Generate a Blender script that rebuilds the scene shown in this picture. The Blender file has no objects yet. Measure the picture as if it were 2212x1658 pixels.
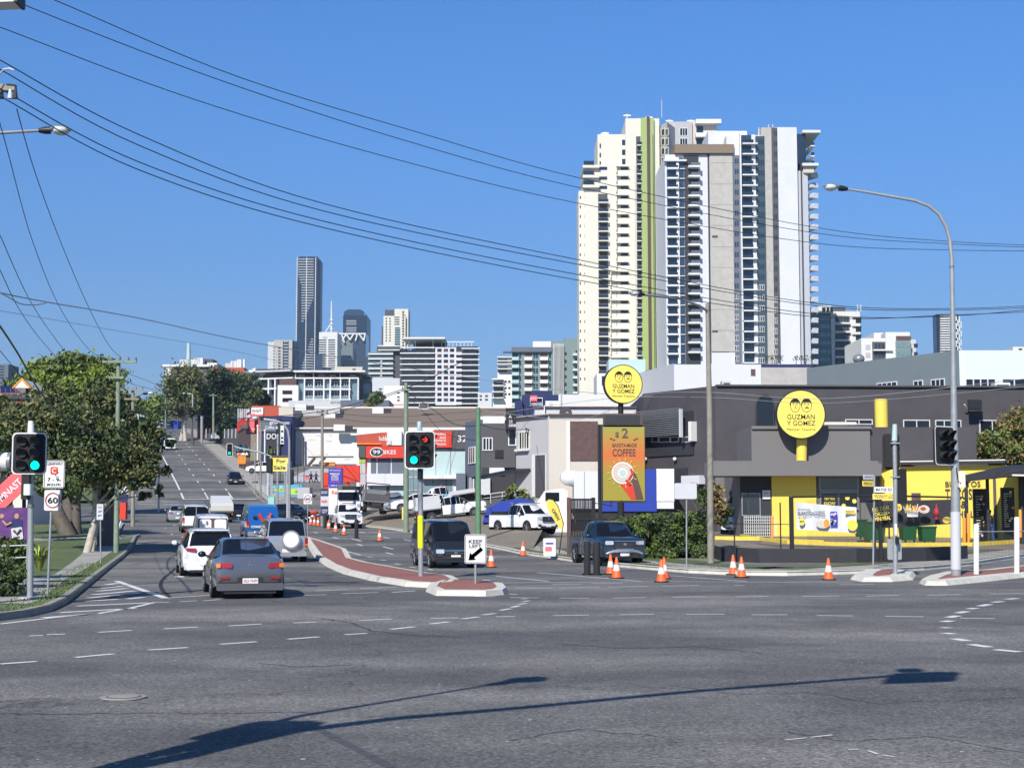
import bpy, math, random
from mathutils import Vector, Matrix
random.seed(7)
sc = bpy.context.scene
COL = sc.collection
# ------------------------------------------------------------------ camera, sky, sun, exposure
F, CX, CY, HZ, H = 3197.0, 1106.0, 829.0, 1110.0, 2.1   # lens measured on a 2212 x 1658 view of the photo
PITCH = math.atan((HZ-CY)/F)
cam = bpy.data.objects.new('camera', bpy.data.cameras.new('camera'))
COL.objects.link(cam)
cam.data.sensor_width = 36; cam.data.lens = 36*F/2212
cam.data.clip_start = .1; cam.data.clip_end = 20000
cam.location = (0, 0, H); cam.rotation_euler = (math.pi/2+PITCH, 0, 0)
sc.camera = cam
SUN_EL = math.radians(38); SDX, SDY = .342, .94          # shadows run along (SDX, SDY)
w = bpy.data.worlds.new('World'); sc.world = w; w.use_nodes = True
nt = w.node_tree; bg = nt.nodes['Background']
sky = nt.nodes.new('ShaderNodeTexSky'); sky.sky_type = 'NISHITA'; sky.sun_disc = False
sky.sun_elevation = SUN_EL; sky.sun_rotation = math.atan2(-SDX, -SDY)
sky.altitude = 0; sky.air_density = .85; sky.dust_density = 0; sky.ozone_density = 5.0
hs = nt.nodes.new('ShaderNodeHueSaturation'); hs.inputs['Saturation'].default_value = 1.2
nt.links.new(sky.outputs[0], hs.inputs['Color'])
tcw = nt.nodes.new('ShaderNodeTexCoord'); sp = nt.nodes.new('ShaderNodeSeparateXYZ'); nt.links.new(tcw.outputs['Generated'], sp.inputs[0])
sky_ramp = nt.nodes.new('ShaderNodeValToRGB'); cr_ = sky_ramp.color_ramp; cr_.interpolation = 'B_SPLINE'
cr_.elements[0].position = 0; cr_.elements[0].color = (.33,.29,.31,1); cr_.elements[1].position = 1; cr_.elements[1].color = (.38,.39,.42,1)
for p_, c_ in ((.12,(.48,.43,.46)),(.34,(.86,.84,.92)),(.52,(.56,.58,.64))): e_ = cr_.elements.new(p_); e_.color = c_+(1,)
nt.links.new(sp.outputs[2], sky_ramp.inputs[0])
ml = nt.nodes.new('ShaderNodeVectorMath'); ml.operation = 'MULTIPLY'; nt.links.new(hs.outputs[0], ml.inputs[0]); nt.links.new(sky_ramp.outputs[0], ml.inputs[1])
m2 = nt.nodes.new('ShaderNodeVectorMath'); m2.operation = 'SCALE'; m2.inputs['Scale'].default_value = 2; nt.links.new(ml.outputs[0], m2.inputs[0])
nt.links.new(m2.outputs[0], bg.inputs[0]); bg.inputs[1].default_value = .088
sun = bpy.data.objects.new('sun', bpy.data.lights.new('sun', 'SUN')); COL.objects.link(sun)
sun.data.energy = 5.0; sun.data.angle = math.radians(.5); sun.data.color = (1, .955, .88)
sun.rotation_euler = Vector((SDX, SDY, -math.tan(SUN_EL))).to_track_quat('-Z', 'Y').to_euler()
sc.view_settings.view_transform = 'Standard'; sc.view_settings.look = 'None'
sc.view_settings.exposure = .25; sc.view_settings.gamma = 1

# ------------------------------------------------------------------ measuring helpers
CP, SP = math.cos(PITCH), math.sin(PITCH)
PROF = [(-80,0),(60,0),(75,.12),(90,.55),(110,1.05),(130,1.35),(150,1.75),(170,2.65),(185,3.85),(196,5.2),(208,6.5),(316,17.6),(400,25),(430,26.5),(9000,27)]
def T(Y):
    for (a, za), (b, zb) in zip(PROF, PROF[1:]):
        if Y <= b: return za+(zb-za)*(Y-a)/(b-a)
    return 27
def ray(x, y):
    u, v = (x-CX)/F, (CY-y)/F
    return u, CP-v*SP, SP+v*CP
def P(x, y, Y):
    a, b, c = ray(x, y); k = Y/b
    return Vector((a*k, Y, H+c*k))
def PX(x, Y, y=1000): return P(x, y, Y).x
def PZ(y, Y, x=1106): return P(x, y, Y).z
def G(x, y, dz=0):
    lo = 4.0; Y = lo
    while Y < 460:
        n = Y+1.0
        if P(x, y, n).z < T(n)+dz:
            for _ in range(25):
                m = (Y+n)/2
                if P(x, y, m).z < T(m)+dz: n = m
                else: Y = m
            break
        Y = n
    p = P(x, y, Y); p.z = T(Y)+dz
    return p
def V3(*a): return Vector(a)

# ------------------------------------------------------------------ materials
M = {}
def mat(name, col, rough=.7, metal=0, var=.08, scale=3, bump=0, emit=0, spec=None, coat=0):
    m = bpy.data.materials.new(name); m.use_nodes = True; n = m.node_tree; b = n.nodes['Principled BSDF']
    c = tuple(col)+(1,)
    b.inputs['Roughness'].default_value = rough; b.inputs['Metallic'].default_value = metal
    if spec is not None: b.inputs['Specular IOR Level'].default_value = spec
    if coat: b.inputs['Coat Weight'].default_value = coat; b.inputs['Coat Roughness'].default_value = .05
    if emit:
        b.inputs['Emission Color'].default_value = c; b.inputs['Emission Strength'].default_value = emit
    tc = n.nodes.new('ShaderNodeTexCoord'); nz = n.nodes.new('ShaderNodeTexNoise')
    nz.inputs['Scale'].default_value = scale; nz.inputs['Detail'].default_value = 6; nz.inputs['Roughness'].default_value = .65
    n.links.new(tc.outputs['Object'], nz.inputs['Vector'])
    mr = n.nodes.new('ShaderNodeMapRange'); mr.inputs[3].default_value = 1-var; mr.inputs[4].default_value = 1+var
    mr.inputs[1].default_value = .25; mr.inputs[2].default_value = .75
    n.links.new(nz.outputs[0], mr.inputs[0])
    mx = n.nodes.new('ShaderNodeVectorMath'); mx.operation = 'SCALE'; mx.inputs[0].default_value = c[:3]
    n.links.new(mr.outputs[0], mx.inputs['Scale']); n.links.new(mx.outputs[0], b.inputs['Base Color'])
    if bump:
        bp = n.nodes.new('ShaderNodeBump'); bp.inputs['Strength'].default_value = bump; bp.inputs['Distance'].default_value = .02
        nb = n.nodes.new('ShaderNodeTexNoise'); nb.inputs['Scale'].default_value = scale*8; nb.inputs['Detail'].default_value = 4
        n.links.new(tc.outputs['Object'], nb.inputs['Vector'])
        n.links.new(nb.outputs[0], bp.inputs['Height']); n.links.new(bp.outputs[0], b.inputs['Normal'])
    M[name] = m; return m
def lin(r, g, b):
    f = lambda v: ((v/255+.055)/1.055)**2.4 if v > 10 else v/255/12.92
    return (f(r), f(g), f(b))
for nm, c, kw in [
    ('white', (.70,.70,.70), dict(var=.04)), ('offwhite', (.66,.65,.62), dict(var=.06)), ('cream', (.66,.63,.545), dict(var=.04, scale=.3)),
    ('towerglass', (.014,.03,.06), dict(rough=.35, spec=.25, var=.1, scale=.2)), ('towerwhite', (.61,.62,.67), dict(var=.05, scale=.2)), ('concrete', (.42,.40,.37), dict(var=.14, scale=.6, bump=.1)), ('kerb', (.30,.28,.25), dict(var=.25, scale=2, bump=.3)),
    ('kerbwhite', (.62,.59,.51), dict(var=.22, scale=2.5, bump=.2)), ('brick', (.38,.135,.095), dict(var=.25, scale=6, bump=.3)), ('roofbrown', (.21,.155,.11), dict(var=.05, scale=.5)),
    ('green', (.32,.42,.15), dict(var=.03, scale=.2)), ('teal', (.17,.235,.235), dict(var=.05, scale=.3)), ('tealpale', (.42,.55,.55), dict(var=.05)),
    ('charcoal', (.028,.028,.034), dict(var=.12)), ('charcoal2', (.075,.072,.078), dict(var=.08, scale=.5)), ('greywall', (.062,.056,.062), dict(var=.16, scale=.6)),
    ('greyfascia', (.155,.148,.146), dict(var=.05, scale=.5)), ('shedgrey', (.16,.195,.21), dict(var=.05, scale=.5)), ('shedpale', (.60,.72,.80), dict(var=.03, scale=.5)),
    ('black', (.007,.007,.008), dict(rough=.5)), ('blackmatt', (.016,.016,.018), dict(rough=.85)), ('glass', (.02,.03,.045), dict(rough=.08, spec=.8, var=.3, scale=.4)),
    ('glassblue', (.03,.05,.085), dict(rough=.12, spec=.8, var=.2, scale=.3)), ('glassdark', (.012,.016,.024), dict(rough=.1, spec=.6)), ('glasspale', (.16,.24,.27), dict(rough=.15, spec=.8, var=.3, scale=.7)),
    ('yellow', (.80,.60,.09), dict(var=.04, scale=.6)), ('yellowpaint', (.70,.52,.07), dict(var=.2, scale=2)), ('orange', (.85,.30,.03), dict()),
    ('red', (.62,.04,.02), dict(var=.06)), ('redbrick', (.42,.07,.035), dict(var=.1)), ('pink', (.80,.12,.13), dict()), ('coneorange', (.90,.13,.025), dict(var=.08, rough=.5)),
    ('conewhite', (.75,.75,.75), dict(rough=.4)), ('blue', (.012,.04,.32), dict(var=.1)), ('navy', (.012,.022,.10), dict(var=.05)), ('signblue', (.045,.035,.36), dict()),
    ('galv', (.34,.36,.37), dict(rough=.45, metal=.35, var=.15, scale=6)), ('galvdark', (.20,.21,.22), dict(rough=.5, metal=.3, var=.15)), ('timber', (.20,.25,.18), dict(var=.25, scale=3, bump=.3)),
    ('timbergreen', (.10,.22,.12), dict(var=.2, scale=3)), ('timberbrown', (.25,.23,.19), dict(var=.2, scale=3, bump=.3)), ('wire', (.02,.025,.03), dict(rough=.8)), ('wirepale', (.25,.27,.3), dict(rough=.8)),
    ('tyre', (.012,.012,.012), dict(rough=.9)), ('rim', (.35,.35,.36), dict(rough=.35, metal=.8)), ('chrome', (.65,.65,.66), dict(rough=.15, metal=1)),
    ('carglass', (.008,.011,.018), dict(rough=.06, spec=.18)), ('taillight', (.35,.012,.01), dict(rough=.15, coat=1)), ('amber', (.75,.22,.02), dict(rough=.2, coat=1)), ('headlight', (.55,.57,.60), dict(rough=.08, metal=.3, coat=1, var=.4, scale=20)),
    ('plate', (.75,.74,.72), dict()), ('platered', (.35,.02,.03), dict()), ('hiviz', (.80,.85,.02), dict(rough=.35)), ('lamp', (.28,.30,.32), dict(rough=.3, metal=.4)), ('lens', (.55,.58,.6), dict(rough=.1)),
    ('grass', (.105,.135,.045), dict(var=.45, scale=1.2, bump=.5)), ('path', (.40,.375,.33), dict(var=.14, scale=1.5, bump=.15)), ('dirt', (.22,.185,.14), dict(var=.25, scale=.8, bump=.3)),
    ('paint', (.66,.67,.66), dict(var=.12, scale=6)), ('skin', (.42,.24,.16), dict(rough=.6)), ('jeans', (.03,.07,.2), dict(rough=.9)), ('hair', (.02,.014,.01), dict()),
    ('bark', (.11,.09,.07), dict(var=.35, scale=4, bump=.6)), ('barkpale', (.42,.38,.31), dict(var=.3, scale=4, bump=.4)), ('bin', (.012,.085,.03), dict(rough=.5)), ('tile', (.30,.11,.07), dict(var=.2)),
    ('solar', (.01,.015,.06), dict(rough=.15)), ('steelgrey', (.11,.13,.17), dict(var=.06, scale=.5)), ('beige', (.55,.50,.43), dict(var=.04, scale=.5)), ('greybeige', (.43,.42,.43), dict(var=.04, scale=.5)),  # the greyer beige is a paint colour of its own, for grey walls and panels
    ('darkroof', (.06,.055,.06), dict(var=.1)), ('rust', (.10,.055,.05), dict(var=.3)), ('signyellow', (.84,.68,.12), dict(var=.02)), ('aqua', (.25,.55,.50), dict()), ('lightgrey', (.52,.53,.55), dict(var=.05)),
    ('purple', (.10,.03,.16), dict(var=.5, scale=4)), ('limegreen', (.45,.6,.08), dict()), ('skyblue', (.10,.38,.55), dict()), ('glassgreen', (.055,.075,.08), dict(rough=.15, spec=.8, var=.2))]:
    mat(nm, c, **kw)
mat('litgreen', (.0,.85,.55), emit=1.6); mat('litred', (1,.03,.02), emit=1.8)
def leafmat(name, col, var=.45):
    m = mat(name, col, rough=.6, var=var, scale=.9)
    return m
for nm, c in [('leafdark', (.032,.055,.02)), ('leafmid', (.07,.105,.028)), ('leafolive', (.14,.145,.045)), ('leafbright', (.16,.21,.025)), ('leafgrey', (.10,.10,.06)), ('leaflime', (.13,.19,.03)), ('leafrust', (.22,.15,.05)), ('leafpine', (.022,.048,.026))]:
    leafmat(nm, c)
# asphalt: fine aggregate, wheel-worn pale patches, dark patches and a few cracks
def asphalt(name, base, worn):
    m = mat(name, base, rough=.85, var=.2, scale=28, bump=.25); n = m.node_tree; b = n.nodes['Principled BSDF']
    src = b.inputs['Base Color'].links[0].from_socket; tc = [x for x in n.nodes if x.type == 'TEX_COORD'][0]
    mp = n.nodes.new('ShaderNodeMapping'); mp.inputs['Scale'].default_value = (.10,.22,.2); n.links.new(tc.outputs['Object'], mp.inputs[0])
    a = n.nodes.new('ShaderNodeTexNoise'); a.inputs['Scale'].default_value = 1; a.inputs['Detail'].default_value = 5; n.links.new(mp.outputs[0], a.inputs['Vector'])
    r = n.nodes.new('ShaderNodeMapRange'); r.inputs[1].default_value = .42; r.inputs[2].default_value = .68; r.inputs[3].default_value = .68; r.inputs[4].default_value = 1.45; n.links.new(a.outputs[0], r.inputs[0])
    f = n.nodes.new('ShaderNodeTexNoise'); f.inputs['Scale'].default_value = 14; f.inputs['Detail'].default_value = 8; f.inputs['Roughness'].default_value = .85; n.links.new(tc.outputs['Object'], f.inputs['Vector'])
    fr = n.nodes.new('ShaderNodeMapRange'); fr.inputs[1].default_value = .3; fr.inputs[2].default_value = .75; fr.inputs[3].default_value = .35; fr.inputs[4].default_value = 2.1; n.links.new(f.outputs[0], fr.inputs[0])
    vo = n.nodes.new('ShaderNodeTexVoronoi'); vo.feature = 'DISTANCE_TO_EDGE'; vo.inputs['Scale'].default_value = .088
    wp = n.nodes.new('ShaderNodeTexNoise'); wp.inputs['Scale'].default_value = .8; wp.inputs['Detail'].default_value = 6; n.links.new(tc.outputs['Object'], wp.inputs['Vector'])
    ad = n.nodes.new('ShaderNodeVectorMath'); ad.operation = 'MULTIPLY_ADD'; n.links.new(wp.outputs['Color'], ad.inputs[0]); ad.inputs[1].default_value = (3,3,0); n.links.new(tc.outputs['Object'], ad.inputs[2])
    n.links.new(ad.outputs[0], vo.inputs['Vector'])
    cr = n.nodes.new('ShaderNodeMapRange'); cr.inputs[1].default_value = 0; cr.inputs[2].default_value = .004; cr.inputs[3].default_value = .55; cr.inputs[4].default_value = 1; n.links.new(vo.outputs[0], cr.inputs[0])
    def mul(x, y):
        q = n.nodes.new('ShaderNodeVectorMath'); q.operation = 'SCALE'; n.links.new(x, q.inputs[0]); n.links.new(y, q.inputs['Scale']); return q.outputs[0]
    v2 = n.nodes.new('ShaderNodeTexVoronoi'); v2.inputs['Scale'].default_value = 34; n.links.new(tc.outputs['Object'], v2.inputs['Vector'])
    vr = n.nodes.new('ShaderNodeMapRange'); vr.inputs[3].default_value = .6; vr.inputs[4].default_value = 1.4; sv = n.nodes.new('ShaderNodeSeparateXYZ'); n.links.new(v2.outputs['Color'], sv.inputs[0]); n.links.new(sv.outputs[0], vr.inputs[0])
    n3 = n.nodes.new('ShaderNodeTexNoise'); n3.inputs['Scale'].default_value = .9; n3.inputs['Detail'].default_value = 7; n3.inputs['Roughness'].default_value = .7; n.links.new(tc.outputs['Object'], n3.inputs['Vector'])
    r3 = n.nodes.new('ShaderNodeMapRange'); r3.inputs[1].default_value = .35; r3.inputs[2].default_value = .65; r3.inputs[3].default_value = .82; r3.inputs[4].default_value = 1.2; n.links.new(n3.outputs[0], r3.inputs[0])
    warm = n.nodes.new('ShaderNodeMix'); warm.data_type = 'RGBA'; warm.inputs['A'].default_value = (.93,.97,1.06,1); warm.inputs['B'].default_value = (1.06,1.0,.9,1); n.links.new(a.outputs[0], warm.inputs['Factor'])
    wm = n.nodes.new('ShaderNodeVectorMath'); wm.operation = 'MULTIPLY'; n.links.new(src, wm.inputs[0]); n.links.new(warm.outputs['Result'], wm.inputs[1])
    n.links.new(mul(mul(mul(mul(mul(wm.outputs[0], r.outputs[0]), fr.outputs[0]), cr.outputs[0]), vr.outputs[0]), r3.outputs[0]), b.inputs['Base Color'])
def joints(name, bw, bh, mortar, mcol, offset=.5):
    m = M[name]; n = m.node_tree; b = n.nodes['Principled BSDF']; src = b.inputs['Base Color'].links[0].from_socket
    tc = [x for x in n.nodes if x.type == 'TEX_COORD'][0]; bt = n.nodes.new('ShaderNodeTexBrick'); bt.offset = offset; n.links.new(tc.outputs['Object'], bt.inputs['Vector']); n.links.new(src, bt.inputs['Color1'])
    dk = n.nodes.new('ShaderNodeVectorMath'); dk.operation = 'SCALE'; dk.inputs['Scale'].default_value = .82; n.links.new(src, dk.inputs[0]); n.links.new(dk.outputs[0], bt.inputs['Color2'])
    bt.inputs['Mortar'].default_value = mcol+(1,); bt.inputs['Scale'].default_value = 1; bt.inputs['Brick Width'].default_value = bw; bt.inputs['Row Height'].default_value = bh; bt.inputs['Mortar Size'].default_value = mortar; n.links.new(bt.outputs[0], b.inputs['Base Color'])
joints('brick', .24, .12, .012, (.16,.10,.085)); joints('path', 1.5, 1.5, .02, (.12,.11,.10), 0)
asphalt('asphalt', (.126,.123,.118), 1); asphalt('asphaltworn', (.15,.14,.125), 1)

# ------------------------------------------------------------------ mesh builder
ORIG = {}
class MB:
    def __init__(s): s.v = []; s.f = []; s.m = []; s.ms = []; s.sm = []
    def mi(s, m):
        if m not in s.ms: s.ms.append(m)
        return s.ms.index(m)
    def add(s, vs, fs, m, smooth=False):
        o = len(s.v); s.v += [tuple(v) for v in vs]; k = s.mi(m)
        for f in fs: s.f.append([i+o for i in f]); s.m.append(k); s.sm.append(smooth)
        return s
    def box(s, x0, x1, y0, y1, z0, z1, m):
        return s.add([(x0,y0,z0),(x1,y0,z0),(x1,y1,z0),(x0,y1,z0),(x0,y0,z1),(x1,y0,z1),(x1,y1,z1),(x0,y1,z1)],
              [(0,3,2,1),(4,5,6,7),(0,1,5,4),(1,2,6,5),(2,3,7,6),(3,0,4,7)], m)
    def hexa(s, p, m):   # 8 points, bottom ring then top ring
        return s.add(p, [(0,3,2,1),(4,5,6,7),(0,1,5,4),(1,2,6,5),(2,3,7,6),(3,0,4,7)], m)
    def prism(s, pts, z0, z1, m, mtop=None):
        n = len(pts); b = [(p[0],p[1],z0) for p in pts]; t = [(p[0],p[1],z1) for p in pts]
        s.add(b+t, [(i,(i+1)%n,n+(i+1)%n,n+i) for i in range(n)]+[tuple(range(n-1,-1,-1))], m)
        return s.add(t, [tuple(range(n))], mtop or m)
    def tube(s, pts, r, m, n=8, cap=True):
        pts = [Vector(p) for p in pts]; k = len(pts); R = r if isinstance(r, (list, tuple)) else [r]*k
        vs = []; up = None
        for i, p in enumerate(pts):
            d = (pts[min(i+1,k-1)]-pts[max(i-1,0)]).normalized()
            if up is None: up = Vector((0,0,1)) if abs(d.z) < .9 else Vector((0,1,0))
            a = d.cross(up).normalized(); b = a.cross(d).normalized(); up = b
            for j in range(n):
                t = 2*math.pi*j/n; vs.append(p+(a*math.cos(t)+b*math.sin(t))*R[i])
        fs = [(i*n+j, i*n+(j+1)%n, (i+1)*n+(j+1)%n, (i+1)*n+j) for i in range(k-1) for j in range(n)]
        s.add(vs, fs, m, True)
        if cap: s.add(vs[:n]+vs[-n:], [tuple(range(n-1,-1,-1)), tuple(range(n,2*n))], m)
        return s
    def ball(s, c, r, m, n=10, k=6):
        rx, ry, rz = r if isinstance(r, (list, tuple)) else (r,r,r)
        vs = [(c[0]+rx*math.cos(2*math.pi*j/n)*math.cos(a), c[1]+ry*math.sin(2*math.pi*j/n)*math.cos(a), c[2]+rz*math.sin(a)) for i in range(k+1) for a in [-math.pi/2+math.pi*i/k] for j in range(n)]
        return s.add(vs, [(i*n+j, i*n+(j+1)%n, (i+1)*n+(j+1)%n, (i+1)*n+j) for i in range(k) for j in range(n)], m, True)
    def plate(s, O, U, W, w, h, th, m, r=0, mside=None, k=5):
        # rounded plate, centre O, axes U (right) W (up); front towards U x W
        O, U, W = Vector(O), Vector(U).normalized(), Vector(W).normalized(); N = U.cross(W)
        c = []
        if r > 0:
            for (sx, sy, a0) in ((1,1,0),(-1,1,90),(-1,-1,180),(1,-1,270)):
                for i in range(k+1):
                    a = math.radians(a0+90*i/k); c.append((sx*(w/2-r)+r*math.cos(a), sy*(h/2-r)+r*math.sin(a)))
        else: c = [(w/2,h/2),(-w/2,h/2),(-w/2,-h/2),(w/2,-h/2)]
        return s.shape(O, U, W, c, th, m, mside)
    def disc(s, O, U, W, R, th, m, mside=None, n=36, ry=None):
        return s.shape(Vector(O), Vector(U).normalized(), Vector(W).normalized(), [(R*math.cos(2*math.pi*i/n), (ry or R)*math.sin(2*math.pi*i/n)) for i in range(n)], th, m, mside)
    def shape(s, O, U, W, c, th, m, mside=None):
        O, U, W = Vector(O), Vector(U), Vector(W)
        N = U.cross(W); n = len(c)
        f = [O+U*x+W*y+N*(th/2) for x, y in c]; b = [O+U*x+W*y-N*(th/2) for x, y in c]
        s.add(f, [tuple(range(n))], m)
        return s.add(f+b, [(i,n+i,n+(i+1)%n,(i+1)%n) for i in range(n)]+[tuple(range(2*n-1,n-1,-1))], mside or m)
    def ring(s, O, U, W, R, r, m, n=32, th=.004):
        O, U, W = Vector(O), Vector(U), Vector(W); N = U.cross(W); vs = []
        for rr in (R, r):
            for d in (th, 0):
                vs += [O+U*rr*math.cos(2*math.pi*i/n)+W*rr*math.sin(2*math.pi*i/n)+N*d for i in range(n)]
        q = lambda a, b: [(a*n+i, a*n+(i+1)%n, b*n+(i+1)%n, b*n+i) for i in range(n)]
        return s.add(vs, q(0,2)+q(1,0)+q(2,3), m)
    def obj(s, name, parent=None, origin=None, kind=None, label=None):
        o3 = Vector(origin) if origin is not None else (ORIG.get(parent.as_pointer(), Vector((0,0,0))) if parent is not None else Vector((0,0,0)))
        me = bpy.data.meshes.new(name)
        me.from_pydata([(x-o3.x, y-o3.y, z-o3.z) for x, y, z in s.v], [], s.f)
        for k in s.ms: me.materials.append(M[k])
        me.polygons.foreach_set('material_index', s.m); me.polygons.foreach_set('use_smooth', s.sm); me.update()
        o = bpy.data.objects.new(name, me); COL.objects.link(o)
        if parent is not None: o.parent = parent
        elif origin is not None: o.location = o3
        ORIG[o.as_pointer()] = o3
        if kind: o['kind'] = kind
        if label: o['label'] = label
        return o
def thing(name, label, cat, loc=(0,0,0), group=None):
    o = bpy.data.objects.new(name, None); COL.objects.link(o); o.empty_display_size = .3
    o.location = loc; ORIG[o.as_pointer()] = Vector(loc)
    o['label'] = label; o['category'] = cat
    if group: o['group'] = group
    return o
def tag(o, label, cat, group=None, kind=None):
    o['label'] = label; o['category'] = cat
    if group: o['group'] = group
    if kind: o['kind'] = kind
    return o
def one(mb, name, label, cat, origin, group=None): return tag(mb.obj(name, None, origin), label, cat, group)
def kids(o): return [c for c in COL.objects if c.parent == o]
def dup(o, parent=None, loc=None, rz=None, label=None, ks=None):
    c = o.copy(); COL.objects.link(c); c.parent = parent
    if loc is not None: c.location = loc
    if rz is not None: c.rotation_euler = (0,0,rz)
    if label: c['label'] = label
    for ch in o.children: dup(ch, c)
    return c
def emit(parts, name, parent, limit=100):
    for i, mb in enumerate(parts):
        if i < limit: mb.obj(name, parent)
    if len(parts) > limit:
        a = MB()
        for mb in parts[limit:]:
            o = len(a.v); a.v += mb.v
            for f, k, sm in zip(mb.f, mb.m, mb.sm): a.f.append([i+o for i in f]); a.m.append(a.mi(mb.ms[k])); a.sm.append(sm)
        a.obj(name, parent, kind='stuff')
TXT = {}
def text(parent, s, O, U, W, h, m, width=None, name='lettering', off=.006, bold=0, th=0):
    key = (s, bold)
    if key not in TXT:
        cu = bpy.data.curves.new('t', 'FONT'); cu.body = s; cu.offset = bold; cu.resolution_u = 3; cu.align_x = 'CENTER'; cu.space_line = .85
        o = bpy.data.objects.new('t', cu); COL.objects.link(o)
        me = bpy.data.meshes.new_from_object(o); vs = [tuple(v.co) for v in me.vertices]; fs = [tuple(p.vertices) for p in me.polygons]
        COL.objects.unlink(o); bpy.data.objects.remove(o); bpy.data.curves.remove(cu); bpy.data.meshes.remove(me); TXT[key] = (vs, fs)
    vs, fs = TXT[key]
    if not vs: return
    xs = [v[0] for v in vs]; ys = [v[1] for v in vs]; w0, h0 = max(xs)-min(xs), max(ys)-min(ys)
    cx, cy = (max(xs)+min(xs))/2, (max(ys)+min(ys))/2; sy = h/h0; sx = (width/w0) if width else sy
    O, U, W = Vector(O), Vector(U).normalized(), Vector(W).normalized(); N = U.cross(W)
    mb = MB(); mb.add([O+U*((v[0]-cx)*sx)+W*((v[1]-cy)*sy)+N*off for v in vs], fs, m)
    return mb.obj(name, parent)

class Fac:
    """a real wall plane through plan points A (left) and B (right) as seen from the street"""
    def __init__(s, A, B):
        s.A = Vector((A[0],A[1],0)); s.B = Vector((B[0],B[1],0)); s.d = (s.B-s.A); s.L = s.d.length; s.d.normalize()
        s.N = Vector((s.d.y, -s.d.x, 0))
    def hit(s, x, y):
        a, b, c = ray(x, y); D = Vector((a,b,0))
        t = s.A.dot(s.N)/D.dot(s.N)
        p = D*t
        return (p-s.A).dot(s.d), H+c*t
    def pt(s, u, z, out=0): return s.A+s.d*u+s.N*out+Vector((0,0,z))
    def P(s, x, y, out=0): u, z = s.hit(x, y); return s.pt(u, z, out)
    def uz(s, mb, u0, u1, z0, z1, o0, o1, m):
        q = [s.pt(u, z, o) for z in (z0,z1) for (u, o) in ((u0,o1),(u1,o1),(u1,o0),(u0,o0))]
        return mb.hexa(q, m)
    def rect(s, mb, x0, y0, x1, y1, m, o1=.05, o0=-.02):
        ym = (y0+y1)/2; xm = (x0+x1)/2
        u0, u1 = s.hit(x0, ym)[0], s.hit(x1, ym)[0]; z1, z0 = s.hit(xm, y0)[1], s.hit(xm, y1)[1]
        return s.uz(mb, u0, u1, z0, z1, o0, o1, m)
    def window(s, x0, y0, x1, y1, glass='glass', frame='white', fw=.06, mull=1, o=.04):
        mb = MB(); ym = (y0+y1)/2; xm = (x0+x1)/2
        u0, u1 = s.hit(x0, ym)[0], s.hit(x1, ym)[0]; z1, z0 = s.hit(xm, y0)[1], s.hit(xm, y1)[1]
        s.uz(mb, u0, u1, z0, z1, -.02, o, glass)
        if frame:
            g = o+.03
            s.uz(mb, u0-fw, u1+fw, z1, z1+fw, -.02, g, frame); s.uz(mb, u0-fw, u1+fw, z0-fw, z0, -.02, g+.03, frame)
            s.uz(mb, u0-fw, u0, z0, z1, -.02, g-.003, frame); s.uz(mb, u1, u1+fw, z0, z1, -.02, g-.003, frame)
            for i in range(1, mull): c = u0+(u1-u0)*i/mull; s.uz(mb, c-fw/2, c+fw/2, z0, z1, o, g-.006, frame)
        return mb
    def text(s, parent, t, x, y, hpx, m, wpx=None, off=.08, bold=0, name='lettering'):
        p = s.P(x, y); k = 1/F*p.y
        return text(parent, t, p, s.d, (0,0,1), hpx*k, m, width=(abs(s.hit(x+wpx/2, y)[0]-s.hit(x-wpx/2, y)[0]) if wpx else None), off=off, bold=bold, name=name)
def building(name, label, cat, x0, x1, ytop, Y0, Y1=None, depth=15, m='white', mtop='darkroof', group=None, zb=None, back=None, part='wall'):
    Y1 = Y1 or Y0
    A = (PX(x0, Y0), Y0); B = (PX(x1, Y1), Y1)
    f = Fac(A, B); zt = f.hit((x0+x1)/2, ytop)[1]; z0 = (min(T(Y0), T(Y1))-1) if zb is None else zb
    th = thing(name, label, cat, (A[0], Y0, z0), group)
    b = f.N*-depth
    mb = MB(); mb.prism([f.A, f.B, f.B+b, f.A+b], z0, zt, m, mtop); mb.obj(part, th)
    return th, f, z0, zt
# ------------------------------------------------------------------ ground, roads, paths
from mathutils.geometry import tessellate_polygon
def mline(Y): return -.8-.27*(Y-41)
def clipY(poly, y, keep_above):
    out = []
    for i in range(len(poly)):
        a, b = poly[i], poly[(i+1) % len(poly)]
        ia, ib = (a[1] >= y) == keep_above or a[1] == y, (b[1] >= y) == keep_above or b[1] == y
        if ia: out.append(a)
        if ia != ib and b[1] != a[1]:
            t = (y-a[1])/(b[1]-a[1]); out.append((a[0]+(b[0]-a[0])*t, y))
    return out
def land(name, polys, dz, m, kind='structure', skirt=None):
    mb = MB()
    for poly in polys:
        poly = [(p[0], p[1]) for p in poly]
        ys = [p[1] for p in poly]; cuts = [min(ys)]+[p[0] for p in PROF if min(ys) < p[0] < max(ys)]+[max(ys)]
        for a, b in zip(cuts, cuts[1:]):
            q = clipY(clipY(poly, a, True), b, False)
            if len(q) < 3: continue
            vs = [(x, y, T(y)+dz) for x, y in q]
            tr = tessellate_polygon([[Vector((x, y, 0)) for x, y in q]])
            fs = []
            for t in tr:
                p0, p1, p2 = [vs[i] for i in t]
                ar = (p1[0]-p0[0])*(p2[1]-p0[1])-(p1[1]-p0[1])*(p2[0]-p0[0])
                if abs(ar) > 1e-6: fs.append(t if ar > 0 else t[::-1])
            mb.add(vs, fs, m)
    o = mb.obj(name); o['kind'] = kind; return o
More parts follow.
